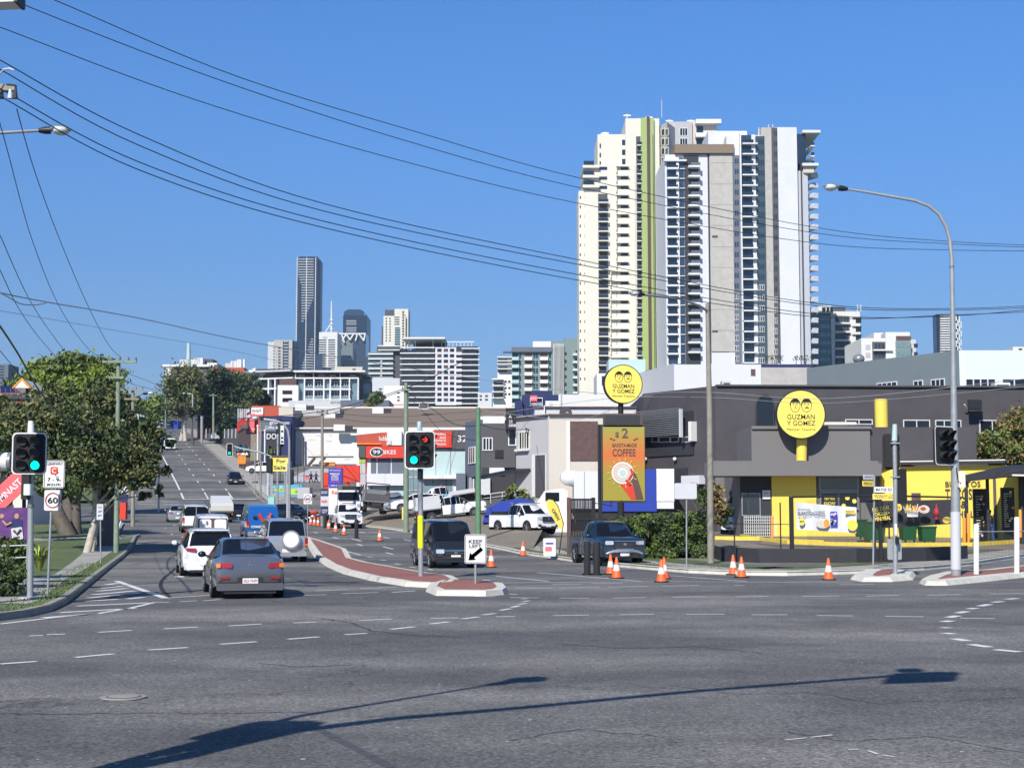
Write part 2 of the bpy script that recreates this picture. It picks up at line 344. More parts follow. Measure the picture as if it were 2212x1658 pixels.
def dens(pts, step=4):
    out = []
    for a, b in zip(pts, pts[1:]):
        a, b = Vector((a[0],a[1])), Vector((b[0],b[1])); n = max(1, int((b-a).length/step))
        out += [a.lerp(b, i/n) for i in range(n)]
    return out+[Vector((pts[-1][0],pts[-1][1]))]
def kerb(name, pts, side, w=.2, h=.15, m='kerb', mb=None):
    mk = mb or MB(); pts = dens(pts)
    n = len(pts); L = []
    for i, p in enumerate(pts):
        d = (pts[min(i+1,n-1)]-pts[max(i-1,0)]).normalized(); nn = Vector((-d.y, d.x))*side
        a, b = p, p+nn*w; z = T(p.y)
        L += [(a.x,a.y,z-.1),(a.x+nn.x*.04,a.y+nn.y*.04,z+h),(b.x,b.y,z+h),(b.x,b.y,z-.1)]
    fs = [(i*4+j, i*4+4+j, i*4+5+j, i*4+1+j) if side > 0 else (i*4+1+j, i*4+5+j, i*4+4+j, i*4+j) for i in range(n-1) for j in range(3)]
    mk.add(L, fs, m)
    if mb is None: o = mk.obj(name); o['kind'] = 'structure'; return o
gp = lambda L: [G(x, y) for x, y in L]
land('ground', [[(-3000,-120),(3000,-120),(3000,3000),(-3000,3000)]], -.2, 'grass')
land('road', [[(-110,-60),(110,-60),(110,125),(-110,125)],
              [(mline(153)-9.8,153),(mline(153)+9.2,153),(mline(185)+8.2,185),(mline(440)+8.2,440),(mline(440)-9.8,440)],
              [(-200,125),(mline(125)-9.8,125),(mline(178)-9.8,178),(-200,178)],
              [(mline(125)+9,125),(60,125),(60,153),(mline(153)+9,153)],[(mline(125)-9.8,124.9),(mline(125)+12,124.9),(mline(153)+10,153),(mline(153)-9.8,153)]], 0, 'asphalt')
LK = [(-60,27.5)]+[(p.x,p.y) for p in gp([(-40,1346),(0,1340),(60,1332),(110,1320),(145,1303),(195,1262),(240,1225),(268,1203),(288,1178),(297,1158)])]
LK += [(mline(Y)-9.7, Y) for Y in (88,118)]
land('verge', [LK+[(-110,118),(-110,27.5)]], .13, 'grass')
kerb('kerb', LK, 1, m='kerb')
land('verge', [[(mline(182)-9.8,182),(mline(440)-9.8,440),(-260,440),(-260,182)]], .13, 'grass')
kerb('kerb', [(mline(182)-9.8,182),(mline(440)-9.8,440)], 1)
# right side
RK = [(p.x,p.y) for p in gp([(2300,1190),(2212,1203),(2100,1221),(1997,1231),(1900,1237),(1814,1240),(1700,1243),(1600,1242),(1486,1237),(1400,1230),(1300,1220),(1240,1213),(1192,1206),(1088,1188),(990,1169),(896,1151),(790,1137)])]
RK = [(70,74)]+RK+[(mline(118)+9.6,118)]
land('yard', [RK+[(110,118),(110,74)]], .13, 'asphaltworn')
kerb('kerb', RK, -1, m='kerbwhite')
land('yard', [[(mline(152)+9.1,152),(mline(185)+8.2,185),(mline(440)+8.2,440),(-40,440),(140,300),(140,152)]], .10, 'asphaltworn')
kerb('kerb', [(mline(152)+9.1,152),(mline(185)+8.2,185),(mline(440)+8.2,440)], -1)
# paths of concrete
gq = lambda L, dz=.13: [(p.x,p.y) for p in [G(x, y, dz) for x, y in L]]
land('footpath', [gq([(-30,1266),(118,1240),(185,1189),(252,1128),(268,1128),(244,1189),(140,1252),(85,1296),(60,1304),(-30,1302)])], .137, 'path')
land('lawn_path', [gq([(-30,1166),(190,1159),(190,1164),(-30,1172)])], .138, 'path')
def off(pts, d):
    out = []; n = len(pts)
    for i, p in enumerate(pts):
        a, b = Vector(pts[max(i-1,0)]), Vector(pts[min(i+1,n-1)]); dd = (b-a).normalized()
        out.append((p[0]+dd.y*d, p[1]-dd.x*d))
    return out
R2 = RK[1:-1]
land('footpath', [off(R2, .5)[::1]+off(R2, 2.3)[::-1]], .137, 'path')
land('verge', [off(R2[7:], 2.6)+off(R2[7:], 4.2)[::-1], off(R2[:8], 2.7)+off(R2[:8], 3.9)[::-1], off(R2[9:14], .45)+off(R2[9:14], 1.0)[::-1]], .142, 'grass')
R3 = [(mline(Y)+8.6-(Y > 185)*.3, Y) for Y in (153,185,230,300,430)]
land('footpath', [[(x+.3,y) for x, y in R3]+[(x+3.2,y) for x, y in R3][::-1]], .108, 'path')
land('verge', [[(x+5,y) for x, y in R3[2:]]+[(x+9,y) for x, y in R3[2:]][::-1]], .112, 'grass')
land('dirt_yard', [[(mline(Y)+o_, Y) for Y, o_ in ((78,13),(116,12.5))]+[(8,116),(14,78)]], .145, 'dirt')
# ------------------------------------------------------------------ painted markings
mk = MB()
def seg(p, q, w=.13, m='paint', z=.006):
    p, q = Vector(p), Vector(q); d = Vector((q.x-p.x, q.y-p.y, 0)); 
    if d.length < .05: return
    d.normalize(); n = Vector((-d.y, d.x, 0))*w/2
    k = max(1, int((q-p).length/6))
    for i in range(k):
        a, b = p.lerp(q, i/k), p.lerp(q, (i+1)/k); vs = []
        for v in (a-n, b-n, b+n, a+n): vs.append((v.x, v.y, max(T(v.y), T(p.lerp(q,.5).y)*0+T(v.y))+z))
        mk.add(vs, [(0,1,2,3)], m)
def segs(L, fx, fy, w=.13):
    for x0, y0, x1, y1 in L: seg(G(*[fx(x0), fy(y0)]), G(*[fx(x1), fy(y1)]), w)
segs([(0,410,145,400),(297,384,448,370),(587,355,742,345),(872,332,1013,322),(1137,312,1260,303),(1362,294,1450,289),(1545,273,1636,263),(1698,252,1773,243),(1826,232,1890,224),(1906,216,1958,210),(1976,198,2018,191),(2022,186,2050,180),(2048,174,2080,170),(2067,163,2090,160),(2060,153,2085,151),(2013,133,2040,135),
 (115,299,170,297),(186,294,257,292),(387,285,521,277),(648,271,781,264),(903,260,1032,252),(1158,248,1250,244),(1420,238,1548,232),(1700,229,1810,228),(1960,223,2035,222),
 (600,166,670,167),(712,163,780,160),(803,160,868,155),(1000,145,1085,143),(1128,140,1290,136),(1350,132,1495,127),(1548,127,1640,121),(1247,121,1376,115),(1422,112,1570,105),(670,148,835,138),(1875,143,1958,144),
 (0,252,200,228),(200,228,390,210),(390,210,520,188),(520,188,605,168)], lambda x: .5468*x, lambda y: 1209.6+.5468*y)
segs([(460,82,655,150)], lambda x: .5468*x, lambda y: 1209.6+.5468*y, .2)
segs([(615,1428,690,1418),(590,1448,720,1435),(570,1465,745,1448),(545,1485,790,1463),(515,1505,825,1475),(490,1523,690,1512),(740,1510,840,1500),(450,1552,870,1533),(350,1590,790,1565),(250,1620,580,1595)], lambda x: .37*x, lambda y: 734.4+.37*y, .22)
segs([(0,100,220,122),(172,85,610,122),(730,98,1050,122),(0,128,740,122),(740,122,1500,128),(80,152,235,150),(262,150,436,147),(470,146,640,142),(698,142,853,139),(995,140,1040,139),(1440,135,1585,134),(235,135,360,133),(400,131,530,129),
 (60,190,180,191),(265,192,392,192),(495,192,627,190),(742,188,878,186),(1002,187,1143,184),(1284,185,1437,183),(1550,184,1690,181),(1806,180,1947,177),(2070,175,2212,173),
 (240,266,390,263),(520,262,663,260),(795,260,957,260),(1072,262,1220,262),(1345,265,1497,267),(1630,268,1793,271),(1942,276,2090,278)], lambda x: 1071.4+.5156*x, lambda y: 1192.3+.5156*y, .12)
segs([(1213,787,1300,778),(1320,776,1410,766),(1475,828,1520,826),(1560,832,1600,846),(1620,850,1670,858)], lambda x: 1071.4+.5156*x, lambda y: 1192.3+.5156*y, .035)
segs([(2140,197,2185,193),(2080,210,2125,206),(2025,226,2070,218),(1980,238,2012,234),(1932,255,1975,248),(1895,274,1935,266),(1873,292,1908,287),(1870,315,1898,318),(1878,338,1918,343),(1920,362,1975,372),(1990,386,2068,398),(2092,408,2195,418)], lambda x: 1071.4+.5156*x, lambda y: 1192.3+.5156*y, .2)
segs([(830,1205,950,1230),(540,1305,680,1340),(320,1445,400,1455),(500,1488,580,1497),(700,1540,790,1552),(910,1585,1000,1598),(110,1195,240,1230),(1160,1615,1230,1630),(840,1630,1000,1640),(0,1360,230,1420),(1960,1440,2090,1460)], lambda x: 743+.1562*x, lambda y: 976.3+.1562*y)
segs([(240,1590,600,1580),(400,1555,600,1580)], lambda x: 743+.1562*x, lambda y: 976.3+.1562*y, .3)
for x, y in ((304,1040),(293,1155),(280,1275),(250,1352),(309,838),(258,748),(192,688)):
    p = G(345.6+.1668*x, 1019.5+.1668*y); d = Vector((-.26,.965,0)); seg(p-d*.5, p+d*.5, .3)
for o_ in (1.9, 5.0):
    for i in range(19):
        Y = 196+12*i; seg((mline(Y)+o_, Y, 0), (mline(Y+3)+o_, Y+3, 0), .16)
for o_ in (-4.4, -7.2):
    for i in range(17):
        Y = 188+12*i; seg((mline(Y)+o_, Y, 0), (mline(Y+3)+o_, Y+3, 0), .16)
    for i in range(5):
        Y = 62+12*i; seg((mline(Y)+o_+1, Y, 0), (mline(Y+1)+o_+1, Y+1, 0), .14)
seg((mline(186)-1.2,186,0), (mline(420)-1.2,420,0), .22)
seg((mline(186)-1.2,186,0), (mline(186)+8,186,0), .4); seg((mline(186)+1.9,186,0),(mline(194)+1.9,194,0),.16); seg((mline(186)+5,186,0),(mline(194)+5,194,0),.16)
for a in range(5):
    seg((mline(182)-10+3*a,182,0),(mline(182)-8+3*a,182,0),.25); seg((mline(178)-10+3*a,178,0),(mline(178)-8+3*a,178,0),.25)
for off_ in (3.2, 6.4):
    for i in range(6):
        Y = 74+9*i; seg((mline(Y)+off_+.6, Y, 0), (mline(Y+2)+off_+.6, Y+2, 0), .14)
tr = [(330,1110),(250,1190),(150,1290),(60,1360),(20,1410),(8,1470),(40,1540),(130,1615)]
tr = [G(345.6+.1668*x, 1019.5+.1668*y) for x, y in tr]
for a, b in zip(tr, tr[1:]): seg(a, b, .12, 'blackmatt', .003)
a, b = G(690,1575), G(850,1658)
for i in range(8): seg(Vector(a).lerp(b, i/8), Vector(a).lerp(b, (i+.9)/8), .10, 'charcoal2', .003)
def crack(px, w, m='charcoal', z=.004):
    q = [G(x, y) for x, y in px]; random.seed(len(px))
    for a, b in zip(q, q[1:]):
        k = 6; pr = a
        for i in range(1, k+1): nx = a.lerp(b, i/k)+Vector((random.uniform(-.03,.03), random.uniform(-.05,.05), 0))*(i < k); seg(pr, nx, w*random.uniform(.7,1.2), m, z); pr = nx
crack([(0,1541),(150,1542),(300,1540),(450,1540),(600,1538),(690,1540)], .02); 
crack([(690,1335),(760,1345),(800,1362),(900,1372),(1000,1376)], .05); crack([(1440,1480),(1600,1500),(1750,1495),(1900,1520),(2212,1505)], .015); crack([(1100,1600),(1250,1575),(1420,1590)], .015); crack([(1700,1580),(1830,1600),(2000,1590),(2212,1625)], .015)
crack([(560,1432),(640,1440),(760,1436)], .04, 'charcoal2'); crack([(1200,1390),(1350,1400),(1500,1396),(1650,1410)], .04, 'charcoal2')
random.seed(77)
for i in range(90):
    g_ = G(random.uniform(20,2190), random.uniform(1420,1650)); r_ = random.uniform(.008,.022); mk.add([(g_.x-r_,g_.y-r_,.004),(g_.x+r_,g_.y-r_*.6,.004),(g_.x+r_*.8,g_.y+r_,.004),(g_.x-r_*.7,g_.y+r_*.8,.004)], [(0,1,2,3)], random.choice(['paint','kerb','charcoal2']))
mk.obj('road_markings')['kind'] = 'structure'
# islands
def island(name, px, brick=True, h=.15, w=.32, label=None, kw='kerbwhite'):
    p = [Vector((q.x, q.y)) for q in gp(px)]; n = len(p)
    ar = sum(p[i].x*p[(i+1)%n].y-p[(i+1)%n].x*p[i].y for i in range(n))
    if ar < 0: p = p[::-1]
    inn = []
    for i in range(n):
        d = (p[(i+1)%n]-p[i-1]).normalized(); inn.append(p[i]+Vector((-d.y, d.x))*w)
    mid = [a.lerp(b, .2) for a, b in zip(p, inn)]
    mb = MB(); v = [(q.x,q.y,T(q.y)-.05) for q in p]+[(q.x,q.y,T(q.y)+h*.9) for q in mid]+[(q.x,q.y,T(q.y)+h) for q in inn]
    mb.add(v, [(i,(i+1)%n,n+(i+1)%n,n+i) for i in range(n)]+[(n+i,n+(i+1)%n,2*n+(i+1)%n,2*n+i) for i in range(n)], kw)
    tr_ = tessellate_polygon([[Vector((q.x,q.y,0)) for q in inn]]); fs = []
    for t in tr_:
        q = [inn[i] for i in t]; a_ = (q[1].x-q[0].x)*(q[2].y-q[0].y)-(q[1].y-q[0].y)*(q[2].x-q[0].x)
        fs.append(t if a_ > 0 else t[::-1])
    mb.add([(q.x,q.y,T(q.y)+h-.01) for q in inn], fs, 'brick')
    o = mb.obj(name); o['kind'] = 'structure'
MI = [(658,1166),(664,1178),(683,1208),(710,1226),(740,1239),(800,1254),(873,1266),(935,1269),(985,1266),(996,1260),(980,1251),(930,1245),(870,1234),(800,1221),(762,1211),(756,1200),(750,1190),(700,1173),(664,1162)]
island('median_island', MI)
island('median_island', [(918,1277),(926,1268),(945,1262),(1000,1260),(1060,1262),(1090,1269),(1099,1278),(1090,1284),(1050,1287),(940,1286)])
island('traffic_island', [(1833,1251),(1845,1243),(1862,1238),(1940,1236),(1982,1240),(1975,1252),(1930,1256),(1860,1256)], w=.75)
island('traffic_island', [(1983,1259),(2000,1251),(2040,1241),(2110,1238),(2300,1217),(2330,1240),(2212,1247),(2120,1257),(2050,1264),(1995,1264)], w=.6)
# manhole in the near asphalt
p = G(267,1507); mb = MB()
U = (1,0,0); mb.disc((p.x,p.y,.012), U, (0,1,0), .26, .012, 'kerb', n=24); mb.disc((p.x,p.y,.020), U, (0,1,0), .18, .01, 'kerb', n=24)
mb.ring((p.x,p.y,.02), Vector(U), Vector((0,1,0)), .195, .18, 'charcoal2')
one(mb, 'manhole_cover', 'round manhole cover in pale concrete surround set in the near asphalt', 'manhole', (p.x,p.y,0))
# ------------------------------------------------------------------ far skyline
def slabs(f, parent, x0, x1, ys, m, name='balcony', out=1.2, hpx=2, o0=-.02, rail=None, rh=4):
    parts = []
    for y in ys:
        mb = MB(); f.rect(mb, x0, y, x1, y+hpx, m, out, o0)
        if rail: f.rect(mb, x0, y-rh, x1, y, rail, out-.02, out-.12)
        parts.append(mb)
    emit(parts, name, parent)
def wins(f, parent, xs, ys, h, glass='glass', frame=None, name='window', fw=.08, mull=1, limit=100):
    emit([f.window(a, y, b, y+h, glass, frame, fw, mull) for y in ys for a, b in xs], name, parent, limit)
def rng(a, b, s):
    out = []; 
    while a < b: out.append(a); a += s
    return out
def block(parent, name, x0, x1, y0, y1, Y, depth, m, mtop=None):
    A, B = (PX(x0, Y), Y), (PX(x1, Y), Y); f = Fac(A, B); z1 = f.hit((x0+x1)/2, y0)[1]; z0 = f.hit((x0+x1)/2, y1)[1]
    if y1 >= 775 and Y > 250: z0 = T(Y)-1
    mb = MB(); mb.prism([(A[0],Y),(B[0],Y),(B[0],Y+depth),(A[0],Y+depth)], z0, z1, m, mtop); mb.obj(name, parent); return f
def addrect(parent, name, f, x0, y0, x1, y1, m, o1=.05, o0=-.02):
    mb = MB(); f.rect(mb, x0, y0, x1, y1, m, o1, o0); return mb.obj(name, parent)

# tallest tower of the skyline
t, f, z0, zt = building('skyscraper', 'tallest slim dark glass tower of the distant skyline with white stepped sunshade bands', 'skyscraper', 641, 681, 554, 1500, depth=26, m='towerglass', zb=26)
g = 600+0; X_ = lambda cx: (600+cx/3.7675)*.864; Y_ = lambda cy: (600+cy/3.7675)*.864
mb = MB()
pts = [(PX(681,1500),1500),(PX(688,1508),1508),(PX(688,1508),1524),(PX(681,1500),1524)]; mb.prism(pts, 20, PZ(561,1504), 'towerglass'); mb.obj('corner_bay', t)
mb = MB(); pts = [(PX(637,1508),1508),(PX(641,1500),1500),(PX(641,1500),1524),(PX(637,1508),1524)]; mb.prism(pts, 20, PZ(556,1504), 'towerglass'); mb.obj('corner_bay', t)
for x in (641, 661.5, 681): addrect(t, 'rib', f, x-.9, 556, x+.9, 800, 'lightgrey', 1.2)
bands = []
for i, cy in enumerate(rng(178, 1225, 24.3)):
    a, b = 549, 695
    if cy > 330: a = min(549+(cy-330)*.33, 580)
    if cy > 540: b = 695-(cy-540)*.42
    if 790 < cy < 880: continue
    if cy >= 880: a = max(585, 690-(cy-880)*.36); b = 692
    if b-a < 12: continue
    mb = MB(); f.rect(mb, X_(a), Y_(cy), X_(b), Y_(cy+6.5), 'lightgrey', .9); bands.append(mb)
emit(bands, 'sunshade', t)
emit([(lambda mb: (f.rect(mb, 636.8, Y_(cy), 640.5, Y_(cy+9), 'lightgrey', -7, -9.5), mb)[1])(MB()) for cy in rng(490, 1000, 24.3)], 'balcony', t)
# grey block left of it
t, f, *_ = building('office_tower', 'grey flat-topped tower just left of the tallest dark tower', 'tower', 588, 628, 734, 1300, depth=30, m='concrete', zb=26)
block(t, 'side_wing', 575, 588, 738, 840, 1304, 20, 'lightgrey'); block(t, 'side_wing', 628, 636, 736, 840, 1306, 20, 'glassblue')
slabs(f, t, 613, 622, rng(737, 800, 6.4), 'offwhite', 'ledge', .8, 1.4); addrect(t, 'window_strip', f, 611, 736, 623, 800, 'glass', .3)
wins(f, t, [(601,606)], rng(750, 800, 6.4), 3.4)
wins(f, t, [(590,593)], rng(750, 800, 6.4), 2)
# white banded office with mast
t, f, *_ = building('office_tower', 'white banded office block with a pale mast on its roof', 'tower', 686, 726, 717, 1350, depth=30, m='offwhite', zb=26)
wins(f, t, [(688,705),(709,724)], rng(733, 800, 5), 2.6, 'glassdark'); wins(f, t, [(697,707)], [728], 1.5, 'glassdark')
mb = MB(); a = P(716, 717, 1352); mb.tube([P(716,719,1352), P(716,650,1352)], [1.1,.5], 'white', 6); mb.tube([P(703,718,1352), P(716,698,1352)], .7, 'white', 6)
for y in (692, 700, 712): mb.tube([P(713,y,1352), P(719,y,1352)], 1.4, 'lightgrey', 6)
mb.obj('mast', t)
mb = MB(); 
t, f, *_ = building('office_tower', 'low dark blue office block at the foot of the tallest tower', 'tower', 680, 694, 766, 1320, depth=20, m='glassblue', zb=26)
# blue glass towers
t, f, *_ = building('office_tower', 'dark blue glass tower with rounded crown behind the white zigzag crown', 'tower', 738, 790, 681, 1500, depth=40, m='towerglass', zb=26)
mb = MB(); q = [(743,681),(743,673),(752,668),(778,668),(786,672),(786,681)]
fr = [P(x,y,1501) for x, y in q]; mb.add([tuple(v) for v in fr]+[(v.x, v.y+30, v.z) for v in fr], [tuple(range(5,-1,-1)), tuple(range(6,12))]+[(i,(i+1)%6,6+(i+1)%6,6+i) for i in range(6)], 'glassblue'); mb.obj('crown', t)
slabs(f, t, 748, 770, [692,696,700,707,711,715], 'lightgrey', 'louvre', .5, 1.2)
t, f, *_ = building('office_tower', 'blue green glass office with white zigzag crown', 'tower', 728, 788, 720, 1400, depth=30, m='glassblue', zb=26)
addrect(t, 'glass_front', f, 729, 734, 762, 800, 'shedgrey', .5); slabs(f, t, 729, 788, rng(738, 798, 4.2), 'steelgrey', 'ledge', .55, .7)
mb = MB()
for a, b in (((730,722),(734,745)),((734,745),(731,752)),((738,722),(744,740)),((740,735),(748,722)),((748,722),(756,734)),((756,734),(764,722)),((772,722),(768,736)),((776,722),(786,736)),((786,736),(789,722)),((729,721),(790,721))):
    mb.tube([P(*a, 1397), P(*b, 1397)], .9, 'white', 4)
mb.obj('crown_lattice', t)
# cream tower
t, f, *_ = building('apartment_tower', 'cream tower with dark penthouse right of the blue glass towers', 'tower', 826, 874, 682, 1100, depth=30, m='cream', zb=26)
block(t, 'penthouse', 829, 852, 669, 683, 1104, 20, 'charcoal2'); block(t, 'lift_tower', 850, 880, 667, 800, 1103, 20, 'cream'); block(t, 'side_wing', 822, 826, 704, 800, 1104, 15, 'charcoal2')
wins(f, t, [(833,836),(841,844)], rng(686,740,6), 3.5); wins(f, t, [(852,863)], rng(684,704,5), 2.5)
addrect(t, 'blue_glass', f, 853, 707, 864, 745, 'glassblue', .3); slabs(f, t, 853, 864, rng(710,745,5), 'tealpale', 'ledge', .5, 1.4); wins(f, t, [(869,873)], rng(672,745,6), 4, 'glassdark')
# balcony block between them and the dark block
t, f, *_ = building('apartment_block', 'stepped apartment block with white balcony bands left of the dark balcony block', 'apartments', 797, 866, 762, 640, depth=25, m='charcoal2', zb=26)
block(t, 'upper_floors', 812, 866, 748, 763, 642, 20, 'charcoal2', 'offwhite'); block(t, 'side_wing', 787, 797, 770, 850, 645, 18, 'glassgreen')
slabs(f, t, 796, 850, rng(764, 850, 10.5), 'white', 'balcony', 2, 2.6, rail='glasspale', rh=3); slabs(f, t, 818, 864, [747,756], 'white', 'balcony', 2.5, 2)
mb = MB(); f.rect(mb, 822, 775, 826, 850, 'offwhite', 1.5); mb.obj('column', t)

# dark balcony block with white grid
t, f, *_ = building('apartment_block', 'dark apartment block with white window grid and thin white balcony slabs in mid distance', 'apartments', 870, 1029, 757, 600, depth=30, m='charcoal2', zb=20, mtop='concrete')
X_ = lambda cx: (980+cx/4.608)*.864; Y_ = lambda cy: (750+cy/4.608)*.864
ysl = [Y_(545+63.5*i) for i in range(11)]
for i, y in enumerate(ysl):
    mb = MB(); f.rect(mb, X_(95), y, X_(495), y+2.2, 'white', 1.7); mb.obj('balcony', t); mb = MB(); f.rect(mb, X_(800), y+2, X_(1015), y+4, 'white', 1.9); mb.obj('balcony', t)
    mb = MB(); f.rect(mb, X_(115), y+7, X_(490), y+7.6, 'steelgrey', 1.5, 1.4); mb.obj('balustrade', t)
for i in range(10):
    for a in (130, 225, 320, 415, 830, 900): f.window(X_(a), ysl[i]+3.2, X_(a+55), ysl[i]+10.5, 'glass', None).obj('window', t) if a > 800 or i % 2 == 0 else None
addrect(t, 'white_grid', f, X_(498), Y_(545), X_(740), 875, 'towerwhite', .8)
emit([(lambda mb: (f.rect(mb, X_(a), ysl[i]+3, X_(a+50), ysl[i]+10, ['glassdark','rust'][(i+j) % 3 == 1], .85, .3), mb)[1])(MB()) for i in range(10) for j, a in enumerate((523,597,668))], 'window', t)
emit([(lambda mb: (f.rect(mb, X_(738), ysl[i]+11, X_(805), ysl[i]+17, 'towerwhite', 1.6), mb)[1])(MB()) for i in range(10)], 'balcony', t)
block(t, 'penthouse', X_(240), X_(610), 736, 757, 612, 15, 'charcoal2'); block(t, 'penthouse', X_(640), X_(985), 748, 757, 606, 20, 'charcoal')
mb = MB(); a = Fac((PX(X_(125),596),596),(PX(X_(612),596),596)); a.rect(mb, X_(125), 728, X_(612), 731.5, 'white', 0, -20); mb.obj('roof_canopy', t)
a = Fac((PX(X_(560),600),600),(PX(X_(945),600),600)); mb = MB()
for i in range(9): a.rect(mb, X_(570+43*i), 738, X_(575+43*i), 748, 'white', 0, -.3)
a.rect(mb, X_(570), 737, X_(945), 739, 'white', 0, -.3); mb.obj('roof_frame', t)
addrect(t, 'roof_planter', f, X_(300), 752.5, X_(600), 757, 'leafmid', -.5, -2)
for x in (190, 265, 470): addrect(t, 'canopy_post', f, X_(x), 732, X_(x)+1.4, 757, 'white', 0, -.5)
# small pale block in the gap
t, f, *_ = building('apartment_block', 'small pale block seen in the gap right of the dark balcony block', 'apartments', 1032, 1062, 848, 520, depth=15, m='lightgrey', zb=26)
wins(f, t, [(1036,1041),(1048,1054)], [853,861], 4)
# white stepped block + teal block
X_ = lambda cx: (980+cx/4.608)*.864; Y_ = lambda cy: (750+cy/4.608)*.864
t, f, *_ = building('apartment_block', 'white stepped apartment block with slab balconies left of the teal block', 'apartments', X_(1165), X_(1380), Y_(900), 500, depth=20, m='white', zb=26)
block(t, 'upper_floors', X_(1215), X_(1390), Y_(650), Y_(905), 503, 17, 'white', 'charcoal2'); f2 = Fac((PX(X_(1215),503),503),(PX(X_(1390),503),503))
slabs(f, t, X_(1150), X_(1285), [Y_(c) for c in (910,985,1055,1125)], 'white', 'balcony', 2.4, 2)
for c in (925,1000,1070): f.window(X_(1172), Y_(c), X_(1280), Y_(c+50), 'charcoal2', None).obj('recess', t); [f.window(X_(a), Y_(c), X_(a+25), Y_(c+25), 'glassdark', None).obj('window', t) for a in (1297, 1340)]
slabs(f2, t, X_(1213), X_(1385), [Y_(c) for c in (655,700,735,790)], 'white', 'balcony', 2, 2); wins(f2, t, [(X_(1218),X_(1330))], [Y_(c) for c in (675,712,760,805)], 5, 'steelgrey')
addrect(t, 'roof_blade', f2, X_(1280), Y_(595), X_(1380), Y_(612), 'steelgrey', 2.5)
t, f, *_ = building('apartment_block', 'teal and white apartment block with recessed balconies left of the cream tower', 'apartments', X_(1380), X_(1850), Y_(560), 490, depth=22, m='teal', zb=20, mtop='steelgrey')
addrect(t, 'roof_band', f, X_(1378), Y_(545), X_(1840), Y_(600), 'steelgrey', 1.2)
block(t, 'lift_tower', X_(1625), X_(1840), Y_(475), Y_(545), 497, 10, 'white'); block(t, 'stair_tower', X_(1840), X_(1990), Y_(465), Y_(1140), 489.5, 15, 'teal')
f3 = block(t, 'east_wing', X_(1990), X_(2185), Y_(440), Y_(1140), 489, 20, 'teal')
for i in range(7):
    y = Y_(610+88*i)
    for a, b, c in ((1385,1455,'glassdark'),(1530,1610,'rust'),(1708,1790,'rust')):
        f.window(X_(a), y, X_(b), y+9, c, None, o=.02).obj('window', t)
        mb = MB(); f.rect(mb, X_(a-5), y+9, X_(b+5), y+16, ['tealpale','white'][a > 1400], 1.4); mb.obj('balcony', t)
    for a in (1465, 1630, 1660, 1810): f.window(X_(a), y, X_(a+22), y+11, 'glass', None).obj('window', t)
    mb = MB(); f3.rect(mb, X_(2080), y+4, X_(2160), y+6, 'white', 2); f3.rect(mb, X_(2085), y+1, X_(2158), y+4, 'tealpale', 1.9, 1.8); mb.obj('balcony', t)
    f3.window(X_(2115), y-6, X_(2150), y+1, 'glass', None).obj('window', t)
    f3.window(X_(1992), y-2, X_(2012), y+5, 'glassdark', None).obj('window', t)
for i in range(9): addrect(t, 'screen_blade', f, X_(1858+14*i), Y_(510), X_(1863+14*i), 880, 'white', 2.0, 1.2)

# ------------------------------------------------------------------ cream and green tower
X_ = lambda cx: 1226.9+.3649*cx; Y_ = lambda cy: 224.6+.3649*cy
YC = 465
t, f, *_ = building('residential_tower', 'tall cream residential tower with a lime green stripe and stepped top', 'tower', X_(105), X_(410), Y_(360), YC, depth=26, m='cream', zb=20, mtop='concrete')
block(t, 'corner_bay', X_(69), X_(106), Y_(515), 840, YC+.6, 14, 'cream')
block(t, 'upper_tier', X_(185), X_(356), Y_(180), Y_(361), YC+2, 20, 'cream', 'concrete')
block(t, 'core', X_(354), X_(558), Y_(86), 800, YC+.3, 24, 'cream', 'concrete')
fc = Fac((PX(X_(354),YC+.3),YC+.3),(PX(X_(558),YC+.3),YC+.3)); fu = Fac((PX(X_(185),YC+2),YC+2),(PX(X_(356),YC+2),YC+2))
addrect(t, 'green_stripe', fc, X_(436), Y_(88), X_(470), 800, 'green', 1.2); addrect(t, 'dark_stripe', fc, X_(470), Y_(82), X_(487), 800, 'rust', 1.6); addrect(t, 'green_stripe', fc, X_(487), Y_(88), X_(512), 800, 'green', 1.2)
addrect(t, 'window_strip', fc, X_(504), Y_(190), X_(509), 795, 'leafmid', 1.25, 1.15)
addrect(t, 'balcony_recess', f, X_(181), Y_(532), X_(237), 815, 'charcoal2', .06); addrect(t, 'balcony_recess', fc, X_(408), Y_(192), X_(434), 775, 'charcoal2', .06)
ys = rng(Y_(585), 812, 20.6)
slabs(f, t, X_(180), X_(238), ys, 'cream', 'balcony', 1.6, 2.4, rail='glass', rh=6)
slabs(fc, t, X_(407), X_(435), rng(Y_(247), 780, 20.6), 'cream', 'balcony', 1.5, 2, rail='glass', rh=6)
for i, y in enumerate(rng(Y_(372), 780, 20.6)):
    mb = f.window(X_(312), y+1, X_(355), y+7, ['glassdark','glass','rust'][i % 3 if i % 4 else 0], None); mb.obj('window', t)
    mb = MB(); f.rect(mb, X_(284 if i < 11 else 250), y-1.2, X_(358), y+.8, 'cream', 1.2); f.rect(mb, X_(284 if i < 11 else 250), y-1, X_(289 if i < 11 else 255), y+14, 'cream', .8); mb.obj('sunshade', t)
    f.window(X_(284), y+1.5, X_(292), y+14, 'greybeige', None, o=.03).obj('panel', t)
wins(f, t, [(X_(184),X_(232))], [Y_(372),Y_(430),Y_(485)], 7, 'glass')
fb = Fac((PX(X_(69),YC+.6),YC+.6),(PX(X_(106),YC+.6),YC+.6))
wins(fb, t, [(X_(70),X_(76)),(X_(97),X_(103))], rng(Y_(545), 830, 20.6), 6, 'glassdark')
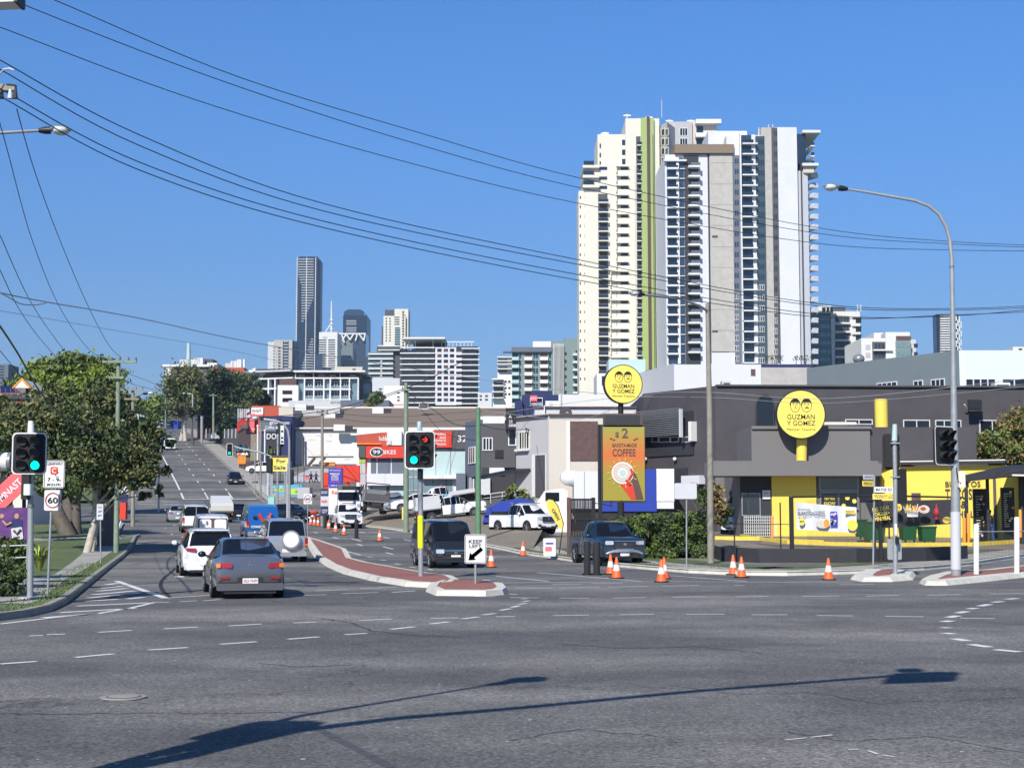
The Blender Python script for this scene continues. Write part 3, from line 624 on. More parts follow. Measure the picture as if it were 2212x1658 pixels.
wins(fu, t, [(X_(320),X_(350))], [Y_(212),Y_(270),Y_(325)], 12, 'glass'); wins(fu, t, [(X_(187),X_(195))], [Y_(235),Y_(290),Y_(340)], 10, 'glassdark')
for c in (370, 428, 486):
    mb = MB(); fb.rect(mb, X_(86), Y_(c), X_(184), Y_(c+16), 'cream', 2.0, -12); mb.obj('balcony', t); mb = MB(); fb.rect(mb, X_(92), Y_(c-26), X_(152), Y_(c), 'glass', 1.6, 1.5); mb.obj('balustrade', t)
block(t, 'penthouse', X_(104), X_(186), Y_(372), Y_(520), YC+4, 10, 'greybeige')
for i, (x, c) in enumerate(((220,165),(215,172),(600,92),(725,92),(740,95),(480,72),(415,85),(350,60))):
    mb = MB(); a = P(X_(x), Y_(c+25 if x != 350 else c+30), YC+8); b = P(X_(x), Y_(c), YC+8); mb.tube([a, b], .18, 'white', 5); mb.tube([b-Vector((1.2,0,.6)), b+Vector((1.2,0,-.6))], .35, 'white', 5); mb.obj('antenna', t)
mb = MB(); mb.tube([P(X_(555),Y_(80),YC+6), P(X_(555),216,YC+6)], .12, 'lightgrey', 5); mb.obj('antenna', t)
# grey face that recedes behind the core, and the grey tower top
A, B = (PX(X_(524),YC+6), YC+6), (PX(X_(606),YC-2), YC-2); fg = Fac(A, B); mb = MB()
mb.prism([A, B, (B[0]+14,B[1]+30), (A[0],A[1]+30)], 20, fg.hit(X_(565), Y_(118))[1], 'greybeige'); mb.obj('grey_wing', t)
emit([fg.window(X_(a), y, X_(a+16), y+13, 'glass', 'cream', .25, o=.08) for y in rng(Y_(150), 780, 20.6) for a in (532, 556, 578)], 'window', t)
t, f, *_ = building('residential_tower', 'grey tower top with white penthouse standing between the cream tower and the white tower', 'tower', X_(604), X_(757), Y_(105), YC+5, depth=20, m='greybeige', zb=26)
f2 = block(t, 'penthouse', X_(755), X_(905), Y_(100), 800, YC+6, 18, 'beige'); wins(f, t, [(X_(664),X_(706))], [Y_(145),Y_(205)], 15, 'glassdark', 'white', fw=.15, mull=3)
slabs(f2, t, X_(752), X_(902), [Y_(100),Y_(180)], 'white', 'balcony', 2.2, 9); addrect(t, 'window_strip', f2, X_(760), Y_(132), X_(800), Y_(180), 'glass', .1); addrect(t, 'window_strip', f2, X_(760), Y_(200), X_(800), Y_(240), 'glass', .1)

# ------------------------------------------------------------------ white tower
YW = 428
X7, Y7 = X_, Y_
X8 = lambda cx: 1503.4+.3649*cx
t, f, *_ = building('residential_tower', 'tall white residential tower with charcoal edge, bare concrete panel and balconies down its right edge', 'tower', X7(590), X8(255), Y_(300), YW, depth=28, m='towerwhite', zb=20, mtop='concrete')
FW = Fac((PX(1440,YW),YW),(PX(1760,YW),YW))
block(t, 'upper_tier', X8(205), X8(416), Y_(186), 800, YW-.1, 26, 'towerwhite'); block(t, 'upper_tier', X8(415), X8(492), Y_(140), 800, YW-.2, 25, 'concrete', 'charcoal2')
block(t, 'east_wall', X8(492), X8(630), Y_(138), 800, YW-.3, 26, 'towerwhite', 'charcoal')
block(t, 'roof_cap', X7(650), X8(250), Y_(238), Y_(290), YW-1.2, 24, 'roofbrown'); block(t, 'plant_room', X8(95), X8(330), Y_(160), Y_(240), YW+6, 14, 'towerwhite')
A, B = (PX(X8(636),YW-.1), YW-.1), (PX(X8(692),YW+1.5), YW+1.5); fe = Fac(A, B)
mb = MB(); mb.prism([A, B, (B[0],B[1]+24), (A[0],A[1]+24)], 20, fe.hit(X8(660), Y_(402))[1], 'towerwhite'); mb.obj('east_wing', t)
addrect(t, 'shadow_gap', FW, X8(630), Y_(350), X8(636), 785, 'charcoal', .05, -4)
block(t, 'penthouse', X8(632), X8(684), Y_(178), Y_(355), YW+1, 18, 'glass'); 
for c, x1 in ((157, 735), (352, 724)): addrect(t, 'roof_slab', FW, X8(628), Y_(c), X8(x1), Y_(c+16), 'towerwhite', .6, -18)
addrect(t, 'wall_taper', FW, X8(636), Y_(365), X8(700), Y_(405), 'beige', -.4, -12)
emit([(lambda mb: (FW.rect(mb, X8(684), Y_(c), X8(708), Y_(c+6), 'white', -1, -14), FW.rect(mb, X8(686), Y_(c-20), X8(706), Y_(c), 'glass', -1.2, -1.4), mb)[2])(MB()) for c in (240, 300, 350)], 'balcony', t)
emit([(lambda mb: (fe.rect(mb, X8(694), y+4, X8(737), y+10.5, 'towerwhite', -1, -9), fe.rect(mb, X8(712), y, X8(738), y+4, 'towerwhite', -1, -9), mb)[2])(MB()) for y in rng(Y_(400), 780, 22.45)], 'balcony', t)
# front strips
addrect(t, 'charcoal_wall', FW, X7(692), Y_(306), X7(778), 786, 'charcoal', .25)
addrect(t, 'glass_strip', FW, X7(662), Y_(318), X7(690), 786, 'glassblue', .15); addrect(t, 'glass_strip', FW, X7(590), Y_(345), X7(644), 786, 'glassblue', .1); addrect(t, 'white_column', FW, X7(645), Y_(330), X7(660), 786, 'white', .9)
addrect(t, 'roof_slab', FW, X7(565), Y_(335), X7(700), Y_(345), 'towerwhite', 1.5)
ys = rng(Y_(375), 780, 21.0)
emit([(lambda mb: (FW.rect(mb, X7(708), y, X7(778), y+3.6, 'white', 2.6, .2), FW.rect(mb, X7(722), y-6.5, X7(778), y, 'steelgrey', 2.5, 2.4), mb)[2])(MB()) for y in ys], 'balcony', t)
emit([(lambda mb: (FW.rect(mb, X7(585), y+3, X7(650), y+6.5, 'white', 1.8, .1), FW.rect(mb, X7(588), y-2, X7(648), y+3, 'glass', 1.7, 1.6), FW.rect(mb, X7(660), y+3, X7(692), y+5, 'lightgrey', .6, .1), mb)[3])(MB()) for y in ys], 'balcony', t)
addrect(t, 'shadow_gap', FW, X8(75), Y_(282), X8(85), 785, 'charcoal', .05)
addrect(t, 'concrete_panel', FW, X8(86), Y_(282), X8(222), Y_(1465), 'concrete', .35)
for c in (350, 475, 598, 720, 845, 968, 1216, 1340): addrect(t, 'panel_joint', FW, X8(87), Y_(c), X8(221), Y_(c)+.5, 'charcoal2', .37, .3)
for c in (780, 1340): addrect(t, 'wall_vent', FW, X8(95), Y_(c), X8(128), Y_(c+11), 'rust', .5)
def winstrip(x0, x1, top, m, n2, col='glassdark', lightfrom=600, fr='white'):
    addrect(t, 'glass_strip', FW, X8(x0), top, X8(x1), 785, col, .35)
    for i, y in enumerate(rng(top+4, 778, 22.45)):
        w_ = (x1-x0-12)
        for k in range(n2):
            a = x0+6+w_*k/n2; mb = MB(); q = .42
            FW.rect(mb, X8(a), y+3, X8(a+w_/n2-5), y+13.5, 'glass', q)
            if y > lightfrom: 
                for (xa, ya, xb, yb) in ((a, y+2, a+w_/n2-5, y+3),(a, y+13.5, a+w_/n2-5, y+14.5),(a-1.5, y+2, a, y+14.5),(a+w_/n2-5, y+2, a+w_/n2-3.5, y+14.5)): FW.rect(mb, X8(xa), ya, X8(xb), yb, 'white', q+.05)
            WL.append(mb)
WL = []
winstrip(224, 262, Y_(306), 'x', 2, 'steelgrey', 620); winstrip(362, 414, Y_(192), 'x', 3, 'glassgreen', 600); winstrip(456, 491, Y_(142), 'x', 2, 'charcoal2', 620)
emit(WL, 'window', t)
addrect(t, 'balcony_recess', FW, X8(270), Y_(186), X8(335), 785, 'glassblue', .3); addrect(t, 'white_column', FW, X8(335), Y_(186), X8(357), 785, 'towerwhite', .9); addrect(t, 'white_column', FW, X8(262), Y_(184), X8(269), 785, 'white', 2.2)
emit([(lambda mb: (FW.rect(mb, X8(269), y, X8(358), y+2.6, 'white', 2.2, .2), FW.rect(mb, X8(272), y-7, X8(334), y, 'glass', 2.1, 2.0), FW.rect(mb, X8(300), y-19, X8(304), y-7, 'charcoal2', .5, .2), mb)[3])(MB()) for y in rng(Y_(240), 786, 22.45)], 'balcony', t)
for i, x in enumerate((372, 410, 430, 455)): 
    mb = MB(); mb.tube([P(X8(x),Y_(186 if x < 420 else 140),YW+3), P(X8(x),Y_(140 if x < 420 else 122),YW+3)], .2, 'lightgrey', 5); mb.obj('antenna', t)

# ------------------------------------------------------------------ blocks right of the towers
X_ = lambda cx: 1745.3+.3127*cx; Y_ = lambda cy: 345.6+.3127*cy
t, f, *_ = building('apartment_block', 'teal and white apartment block against the right edge of the white tower', 'apartments', X_(70), X_(178), Y_(1012), 500, depth=20, m='teal', zb=15)
f2 = block(t, 'east_wing', X_(178), X_(380), Y_(1045), 870, 499.5, 20, 'offwhite')
emit([f.window(X_(a), Y_(c), X_(a+40), Y_(c+27), 'glasspale', None) for c in (1077,1135,1193,1250,1308,1366) for a in (85,130)], 'window', t)
for c in (1080,1140,1197,1254,1312,1370):
    mb = MB(); f2.rect(mb, X_(188), Y_(c), X_(288), Y_(c+40), 'charcoal2', .05); mb.obj('recess', t)
    mb = MB(); f2.rect(mb, X_(186), Y_(c+45), X_(290), Y_(c+54), 'white', 1.2); mb.obj('balcony', t)
    for a in (205, 225, 250, 268): f2.window(X_(a), Y_(c+8), X_(a+10), Y_(c+36), 'glass', None, o=.1).obj('window', t)
    f2.window(X_(330), Y_(c+12), X_(368), Y_(c+46), 'glassdark', None).obj('window', t); mb = MB(); f2.rect(mb, X_(306), Y_(c+8), X_(372), Y_(c+12), 'charcoal2', .6); mb.obj('sunshade', t)
block(t, 'penthouse', X_(90), X_(180), Y_(1005), Y_(1055), 498.8, 12, 'offwhite'); block(t, 'plant_room', X_(190), X_(280), Y_(1015), Y_(1046), 505, 8, 'charcoal2')
wins(Fac((PX(X_(90),498.8),498.8),(PX(X_(180),498.8),498.8)), t, [(X_(97),X_(122)),(X_(128),X_(148)),(X_(153),X_(172))], [Y_(1018)], 10, 'glassdark')
mb = MB(); mb.tube([P(X_(120),Y_(1005),385), P(X_(120),Y_(885),385)], .08, 'wirepale', 5); [mb.tube([P(X_(x),Y_(1045),384), P(X_(x),Y_(1000),384)], .12, 'white', 5) for x in (342,366)]; mb.tube([P(X_(342),Y_(1010),384), P(X_(366),Y_(1030),384)], .12, 'white', 5); mb.obj('antenna', t)
t, f, *_ = building('apartment_block', 'low white apartment block with teal bay above the grey shed roof', 'apartments', X_(385), X_(580), Y_(1230), 400, depth=20, m='offwhite', zb=15)
f2 = block(t, 'east_wing', X_(555), X_(725), Y_(1188), 870, 399.5, 18, 'offwhite'); f3 = block(t, 'side_wing', X_(725), X_(765), Y_(1238), 870, 403, 12, 'lightgrey'); block(t, 'plant_room', X_(475), X_(560), Y_(1193), Y_(1232), 405, 10, 'white')
addrect(t, 'recess', f, X_(447), Y_(1255), X_(580), 860, 'charcoal2', .1); addrect(t, 'recess', f2, X_(608), Y_(1215), X_(712), Y_(1245), 'rust', .1); addrect(t, 'teal_bay', f2, X_(608), Y_(1248), X_(712), 860, 'teal', .2)
emit([f.window(X_(a), Y_(c), X_(a+16), Y_(c+36), 'glass', None, o=.18) for c in (1268,1325) for a in (462,486,510,534,556)]+[f2.window(X_(a), Y_(c), X_(a+20), Y_(c+26), 'glasspale', None, o=.3) for c in (1265,1322) for a in (615,645,680)]+[f.window(X_(398), Y_(c), X_(432), Y_(c+36), 'greybeige', None) for c in (1275,1330)]+[f3.window(X_(732), Y_(c), X_(758), Y_(c+28), 'glass', None) for c in (1268,1325)], 'window', t)
slabs(f, t, X_(447), X_(578), [Y_(1310)], 'white', 'balcony', 1.3, 3); addrect(t, 'window_strip', f3, X_(730), Y_(1268), X_(760), Y_(1276), 'glass', .1)
# striped far tower
t, f, *_ = building('residential_tower', 'distant slim tower striped with white slabs behind the right street lamp', 'tower', X_(912), X_(1065), Y_(1064), 900, depth=8, m='glassdark', zb=15, mtop='charcoal2')
slabs(f, t, X_(910), X_(1015), rng(Y_(1075), 800, 5.2), 'white', 'balcony', 1.5, 2.5)
emit([(lambda mb: (f.rect(mb, X_(1018+11*i), Y_(1068+(i*37 % 60)+60*j), X_(1024+11*i), Y_(1110+(i*37 % 60)+60*j), 'white', 1.2), mb)[1])(MB()) for i in range(4) for j in range(4)], 'screen_blade', t)
# tiny blocks at the frame edges
t, f, *_ = building('office_block', 'small grey block at the far left edge above the trees', 'tower', -40, 12, 786, 700, depth=15, m='steelgrey', zb=26)
wins(f, t, [(0,9)], rng(790, 815, 6), 3)
t, f, *_ = building('plant_room', 'small white rooftop box above the pale blue shed at the right edge', 'building', X_(1440), X_(1560), Y_(1290), 250, depth=10, m='offwhite', zb=10); addrect(t, 'vent', f, X_(1455), Y_(1300), X_(1480), Y_(1312), 'charcoal2')
# ------------------------------------------------------------------ white framed building and others on the hill
X_ = lambda cx: 518.4+.2293*cx; Y_ = lambda cy: 518.4+.2293*cy
t, f, z0, zt = building('office_building', 'white framed office building with dark eaves and two balcony storeys below the skyline', 'office', X_(525), X_(1125), Y_(1260), 380, depth=22, m='charcoal2')
mb = MB(); f.rect(mb, X_(520), Y_(1237), X_(1190), Y_(1252), 'white', 3, -22); f.rect(mb, X_(525), Y_(1237), X_(530), Y_(1560), 'white', 1.4, 0); mb.obj('roof', t)
fl = Fac((PX(X_(205),384),384),(PX(X_(526),380.5),380.5)); mb = MB(); mb.prism([fl.A,fl.B,fl.B+Vector((0,18,0)),fl.A+Vector((0,18,0))], T(380)-1, fl.hit(X_(400),Y_(1262))[1], 'charcoal2'); mb.obj('west_wing', t)
mb = MB(); fl.rect(mb, X_(200), Y_(1237), X_(530), Y_(1246), 'white', 3, -18); a, b = fl.P(X_(128), Y_(1270), 3), fl.P(X_(200), Y_(1240), 3); mb.hexa([a, a+Vector((0,15,0)), b+Vector((0,15,0)), b, a+Vector((0,0,.8)), a+Vector((0,15,.8)), b+Vector((0,15,.8)), b+Vector((0,0,.8))], 'white'); mb.obj('roof', t)
for (a, b, c, d) in ((205,1300,525,1312),(205,1398,370,1412),(525,1298,1125,1310),(610,1402,1050,1415),(610,1500,1050,1510)): addrect(t, 'floor_slab', f if a > 500 else fl, X_(a), Y_(b), X_(c), Y_(d), 'white', 1.6)
for x in (200,288,350,608,696,790,850,946,1030,1112): addrect(t, 'column', f if x > 500 else fl, X_(x), Y_(1305), X_(x+12), Y_(1560), 'white', 1.55)
for x in (695, 945): addrect(t, 'column', f, X_(x), Y_(1250), X_(x+6), Y_(1300), 'white', 1.55)
for a, b in ((542,606),(803,848),(1044,1110)): addrect(t, 'stair_glass', f, X_(a), Y_(1312), X_(b), Y_(1520), 'glasspale', .3)
for r_ in (1330, 1425):
    for a, b in ((622,692),(708,786),(864,942),(960,1026)):
        f.window(X_(a), Y_(r_), X_(b), Y_(r_+42), 'glass', 'lightgrey', fw=.15, mull=3).obj('window', t); addrect(t, 'balustrade', f, X_(a), Y_(r_+48), X_(b), Y_(r_+70), 'glasspale', 1.5, 1.4)
for a in (550, 740, 845, 1035): f.window(X_(a), Y_(1268), X_(a+60), Y_(1284), 'greybeige', None).obj('window', t)
bx = block(t, 'white_block', X_(345), X_(540), Y_(1366), Y_(1600), 377.5, 3, 'white'); block(t, 'dark_roof', X_(360), X_(520), Y_(1304), Y_(1368), 377.8, 3, 'rust')
emit([bx.window(X_(405), Y_(c), X_(488), Y_(c+26), 'glassdark', 'rust', fw=.15) for c in (1420,1492)], 'window', t)
for a, b in ((228,282),(298,350)): fl.window(X_(a), Y_(1322), X_(b), Y_(1385), 'glass', None).obj('window', t)
block(t, 'east_wing', X_(1130), X_(1240), Y_(1312), Y_(1500), 384, 15, 'shedgrey'); addrect(t, 'window', Fac((PX(X_(1130),384),384),(PX(X_(1240),384),384)), X_(1160), Y_(1350), X_(1228), Y_(1440), 'glasspale', .1)
fs = block(t, 'shopfront', X_(450), X_(960), Y_(1510), Y_(1570), 374, 4, 'lightgrey'); fs.text(t, 'VENTURA', X_(900), Y_(1530), 4.5, 'charcoal2', X_(950)-X_(850))
t, f, *_ = building('plant_room', 'flat beige rooftop plant room behind the white framed office', 'plant room', X_(880), X_(1145), Y_(1192), 420, depth=10, m='beige', zb=24); addrect(t, 'vent', f, X_(1060), Y_(1210), X_(1090), Y_(1235), 'charcoal2')
t, f, *_ = building('shop_building', 'small white shop building with dark roof right of the white framed office', 'shop', X_(1355), X_(1540), Y_(1372), 330, depth=15, m='white', mtop='charcoal2')
t2 = block(t, 'parapet', X_(1240), X_(1500), Y_(1300), Y_(1330), 345, 10, 'lightgrey'); block(t, 'low_wing', X_(940), X_(1400), Y_(1505), Y_(1590), 320, 10, 'steelgrey', 'lightgrey'); block(t, 'upper_floor', X_(1240), X_(1500), Y_(1328), Y_(1500), 346, 9, 'charcoal2')
addrect(t, 'pink_trim', f, X_(1395), Y_(1545), X_(1540), Y_(1552), 'pink'); 
for c in (1430,1470,1500): f.window(X_(1480), Y_(c), X_(1505), Y_(c+16), 'charcoal2', None).obj('window', t)
# far left building group on the hill
X_ = lambda cx: 328.3+.1355*cx; Y_ = lambda cy: 725.8+.1355*cy
t, f, *_ = building('office_building', 'white flat-roofed building with dark windows behind the trees at the top of the road', 'office', X_(185), X_(1030), Y_(455), 520, depth=20, m='charcoal2', zb=20)
mb = MB(); f.rect(mb, X_(178), Y_(455), X_(1000), Y_(490), 'white', 1, -18); mb.obj('roof', t); addrect(t, 'white_bay', f, X_(215), Y_(495), X_(305), Y_(1320), 'white', .6)
for c in range(500, 1300, 62): f.window(X_(190), Y_(c), X_(212), Y_(c+42), 'glass', None).obj('window', t); f.window(X_(250), Y_(c+8), X_(262), Y_(c+24), 'charcoal2', None, o=.65).obj('window', t)
for a, b, c, m_ in ((410,640,375,'cream'),(640,740,348,'lightgrey'),(740,780,345,'white'),(780,940,365,'charcoal2'),(850,1010,425,'white')): block(t, 'roof_unit', X_(a), X_(b), Y_(c), Y_(456), 524+m_.count('c')*2, 8, m_)
mb = MB(); mb.tube([P(X_(578), Y_(500), 515), P(X_(584), Y_(110), 515)], [.9,.6], 'tealpale', 6); one(mb, 'mast', 'tall pale tapering mast above the white flat-roofed building', 'mast', P(X_(578), Y_(500), 515))
t, f, *_ = building('brick_building', 'red brick building with cream corner and white vent pipes behind the dark trees', 'building', X_(930), X_(1445), Y_(500), 470, depth=15, m='redbrick', zb=20); addrect(t, 'corner_pier', f, X_(950), Y_(515), X_(985), Y_(660), 'cream', .3)
for x, y in ((1275,395),(1290,395),(1335,395),(1375,370),(1412,370),(1472,370)):
    mb = MB(); mb.tube([P(X_(x),Y_(505),475), P(X_(x),Y_(y),475)], .45, 'white', 6); mb.obj('vent_pipe', t)
block(t, 'roof_unit', X_(1140), X_(1360), Y_(430), Y_(500), 480, 6, 'beige')
t, f, *_ = building('warehouse', 'low dark roofed hall between the brick building and the white framed office', 'hall', X_(1440), X_(1760), Y_(545), 430, depth=15, m='steelgrey', zb=20); block(t, 'ridge', X_(1645), X_(2200), Y_(520), Y_(548), 440, 5, 'charcoal2')
# shops up the hill, behind the street trees
t, f, *_ = building('shop_building', 'red fronted shops with awnings under the trees up the hill', 'shop', 425, 462, 882, 330, depth=10, m='redbrick'); addrect(t, 'shopfront', f, 427, 893, 446, 930, 'glassdark'); addrect(t, 'signboard', f, 444, 893, 452, 916, 'white', .3); addrect(t, 'awning', f, 427, 886, 456, 890, 'red', 1.5)
t, f, *_ = building('utility_box', 'blue site box beside the road at the top of the hill', 'site box', 366, 383, 908, 400, depth=4, m='blue'); addrect(t, 'door', f, 368, 911, 374, 927, 'navy')
t, f, *_ = building('shop_building', 'pale low shop building at the top of the road behind the small cars', 'shop', 290, 352, 893, 430, depth=10, m='tealpale', mtop='lightgrey'); addrect(t, 'shopfront', f, 300, 900, 348, 912, 'glass'); f.window(330,897,345,903,'white',None).obj('signboard', t)
t, f, *_ = building('fence', 'dark slatted fence line between the footpath and the parked cars up the hill', 'fence', 440, 520, 930, 318, 290, depth=.3, m='charcoal2')
for x in range(445, 520, 8): addrect(t, 'post', f, x, 926, x+1, 946, 'lightgrey', .1)

# ------------------------------------------------------------------ red container-like shop and coffee building
X_ = lambda cx: (580+cx/12.283)*.864; Y_ = lambda cy: (1000+cy/12.283)*.864
YR = 262
t, f, *_ = building('red_shop', 'red corner shop with dark red glazed side, pink banner and white billboard', 'shop', X_(585), X_(1430), Y_(165), YR, depth=14, m='redbrick', mtop='darkroof')
fl = Fac((PX(X_(185),YR+24),YR+24),(PX(X_(585),YR),YR)); mb = MB(); mb.prism([fl.A,fl.B,fl.B+Vector((12,14,0)),fl.A+Vector((12,8,0))], T(YR)-1, fl.hit(X_(585),Y_(175))[1], 'rust'); mb.obj('glazed_side', t)
for x in (195,262,330,395,450): addrect(t, 'mullion', fl, X_(x), Y_(270), X_(x+12), Y_(640), 'greybeige', .2)
addrect(t, 'red_panel', fl, X_(195), Y_(590), X_(450), Y_(900), 'red', .25)
for a, c in ((500,330),(510,500),(285,400),(290,490)): addrect(t, 'wall_graphic', fl, X_(a-35), Y_(c-40), X_(a+35), Y_(c+60), 'offwhite', .15)
addrect(t, 'billboard', f, X_(600), Y_(230), X_(965), Y_(480), 'offwhite', .3); f.text(t, 'oqil', X_(760), Y_(330), 8, 'charcoal2', 18, off=.36); addrect(t, 'pink_strip', f, X_(700), Y_(440), X_(965), Y_(490), 'pink', .35)
addrect(t, 'banner', f, X_(580), Y_(430), X_(725), Y_(1000), 'pink', 1.2, .9); f.text(t, 'SALE', X_(690), Y_(900), 3, 'white', 8, off=1.22)
addrect(t, 'awning', f, X_(330), Y_(800), X_(575), Y_(900), 'charcoal2', 3); addrect(t, 'shopfront', f, X_(440), Y_(900), X_(720), Y_(1050), 'glassdark', .2)
t, f, *_ = building('coffee_shop', 'dark navy coffee shop block with white lettering beside the white warehouse wall', 'coffee shop', X_(900), X_(1830), Y_(490), 236, depth=14, m='navy', mtop='darkroof')
addrect(t, 'charcoal_front', f, X_(905), Y_(560), X_(1370), Y_(960), 'steelgrey', .3); addrect(t, 'lower_front', f, X_(1030), Y_(960), X_(1370), Y_(1500), 'charcoal', .2)
addrect(t, 'dark_column', f, X_(1440), Y_(560), X_(1500), Y_(1658), 'black', .35); addrect(t, 'blue_column', f, X_(1600), Y_(700), X_(1810), Y_(1800), 'navy', .4); addrect(t, 'poster', f, X_(1500), Y_(780), X_(1610), Y_(1350), 'offwhite', .5)
f.text(t, 'grill', X_(1290), Y_(700), 9, 'white', 18, off=.35, bold=.012); f.text(t, 'Coffee &', X_(1225), Y_(840), 7, 'white', 28, off=.35, bold=.012); f.text(t, 'DO', X_(1225), Y_(1115), 12, 'white', 21, off=.35, bold=.012)
for c in (690, 725): addrect(t, 'lettering', f, X_(1500), Y_(c-10), X_(1780), Y_(c+8), 'white', .45)
for c in (930,1130,1250): addrect(t, 'poster_mark', f, X_(1520), Y_(c), X_(1590), Y_(c+60), 'charcoal', .53)
addrect(t, 'hedge_strip', f, X_(1040), Y_(1510), X_(1370), Y_(1650), 'leafmid', 1.5)
t, f, *_ = building('retaining_wall', 'beige brick retaining wall below the coffee shop with thin flagpoles', 'wall', X_(560), X_(970), Y_(1040), 240, 240, depth=1.5, m='dirt')
for x, y in ((882,930),(1010,930),(790,790)):
    mb = MB(); b = P(X_(x), Y_(1900), 232); b.z = T(232); mb.tube([b, P(X_(x), Y_(y), 232)], .13, 'white', 6); mb.ball(P(X_(x), Y_(y), 232), .2, 'white'); one(mb, 'flagpole', 'thin white flagpole in front of the dark coffee shop, %s' % {882:'second from the left',1010:'rightmost of three',790:'shortest and leftmost of three'}[x], 'flagpole', b, 'flagpoles at the coffee shop')

# ------------------------------------------------------------------ brown roofed warehouse with white wall
X1 = lambda cx: 483.8+.1719*cx; Y1 = lambda cy: 864+.1719*cy
t, f, z0, zt = building('warehouse', 'long warehouse with brown roof and big white faded mural wall', 'warehouse', X1(848), 1120, Y1(385), 240, depth=.5, m='offwhite', zb=5)
A_, B_ = f.P(X1(848), Y1(380)), f.P(1120, Y1(380)); C_, D_ = P(X1(848)+8, 881, 275), P(1120, 881, 275)
mb = MB(); mb.add([A_, B_, D_, C_], [(0,1,2,3)], 'roofbrown'); mb.add([A_-Vector((0,0,.4)), B_-Vector((0,0,.4)), D_-Vector((0,0,.4)), C_-Vector((0,0,.4))], [(3,2,1,0)], 'roofbrown'); mb.obj('roof', t)
fr = Fac((C_.x-2,275),(D_.x+2,275)); mb = MB(); fr.rect(mb, X1(848), 878.5, 1120, 881.5, 'cream', .4, -1); mb.obj('ridge', t)
addrect(t, 'gutter', f, X1(850), Y1(345), 1120, Y1(362), 'offwhite', .8); addrect(t, 'eave_shadow', f, X1(850), Y1(362), 1120, Y1(380), 'greybeige', .2)
block(t, 'front_gable', X1(850), X1(1450), Y1(100), Y1(350), 262, 8, 'greybeige', 'roofbrown'); block(t, 'stair_block', X1(680), X1(860), 878, 1040, 252, 10, 'beige')
for x, y in ((975,92),(1340,190),(1945,130),(1460,345)):
    mb = MB(); p = P(X1(x), Y1(y), 238); mb.box(p.x-1, p.x+.8, p.y-.4, p.y+.4, p.z-.5, p.z+.5, 'offwhite'); mb.box(p.x+.8, p.x+2, p.y-.3, p.y+.3, p.z-.4, p.z+.3, 'charcoal'); mb.obj('roof_vent', t)
random.seed(3)
for i in range(26):
    x, y = random.uniform(X1(900), X1(1600)), random.uniform(Y1(420), Y1(860)); addrect(t, 'faded_mural', f, x, y, x+random.uniform(3,14), y+random.uniform(.6,3), random.choice(['offwhite','beige','beige','lightgrey']), .06, .02) if i % 2 else None
mb = MB(); a, b = f.P(X1(1050), Y1(860), 1.5), f.P(X1(1160), Y1(725), 1.5)
mb.tube([a, b], .25, 'charcoal2', 5); mb.tube([f.P(X1(1215),Y1(800),1.5), f.P(X1(1290),Y1(725),1.5)], .2, 'charcoal2', 5); mb.tube([f.P(X1(1070),Y1(718),1.5), f.P(X1(1640),Y1(716),1.5)], .12, 'charcoal2', 5); mb.tube([f.P(X1(1000),Y1(460),1), f.P(X1(1000),Y1(930),1)], .18, 'charcoal2', 5); mb.obj('outside_stair', t)
addrect(t, 'orange_panel', f, X1(1250), Y1(780), X1(1395), Y1(860), 'orange', .5); f.text(t, 'NEON', X1(1320), Y1(822), 5, 'red', 22, off=.55)

# concrete ramp with fence where two people walk, mural wall under it
t, f, *_ = building('ramp_wall', 'grey concrete ramp wall with dark railing below the white warehouse wall', 'ramp', X1(620), X1(1330), Y1(1052), 206, depth=8, m='greybeige', mtop='path')
for x in range(int(X1(640)), int(X1(1230)), 7):
    pass
mb = MB(); f.rect(mb, X1(700), Y1(825), X1(1240), Y1(829), 'black', -7.5, -7.6); mb.obj('rail', t); mb = MB(); f.rect(mb, X1(700), Y1(945), X1(1240), Y1(949), 'black', -.2, -.3); mb.obj('rail', t)
for x in (700,780,860,920,1000): addrect(t, 'post', f, X1(x), Y1(825), X1(x+8), Y1(1052), 'black', -.1, -.25)
mb = MB(); a, b, c, d = P(X1(690),Y1(1045),207), P(X1(1330),Y1(1045),207), P(X1(1330),Y1(860),216), P(X1(1080),Y1(860),216); mb.add([a,b,c,d],[(0,1,2,3)],'greybeige'); mb.obj('ramp_surface', t)
t, f, *_ = building('mural_wall', 'low wall painted with blue, yellow and green waves at the street corner', 'wall', X1(560), X1(980), Y1(1062), 192, 187, depth=.4, m='skyblue', mtop='path')
for a, b, c, d, m_ in ((565,1120,760,1140,'yellowpaint'),(700,1110,985,1150,'limegreen'),(700,1070,740,1110,'aqua'),(900,1130,960,1165,'greybeige'),(820,1150,930,1185,'limegreen'),(600,1075,640,1110,'aqua')): addrect(t, 'painted_wave', f, X1(a), Y1(b), X1(c), Y1(d), m_, .06)
t, f, *_ = building('tent_sign', 'grey fabric dome standing on the corner beside the painted wall', 'tent', X1(930), X1(1080), Y1(1095), 186, depth=3, m='greybeige')
t, f, *_ = building('sheet_fence', 'grey corrugated sheet fence on the far street corner', 'fence', X1(430), X1(545), Y1(930), 204, 190, depth=.2, m='lightgrey')
for i in range(8): addrect(t, 'post', f, X1(432+15*i), Y1(925), X1(434+15*i), Y1(1060), 'galvdark', .08)
t, f, *_ = building('brick_planter', 'low dark red brick wall with orange posts beside the hillside footpath', 'wall', X1(190), X1(400), Y1(770), 236, 225, depth=1, m='rust', mtop='dirt')
for x in (195,218,258): addrect(t, 'orange_post', f, X1(x), Y1(700), X1(x+14), Y1(800), 'orange', .3)

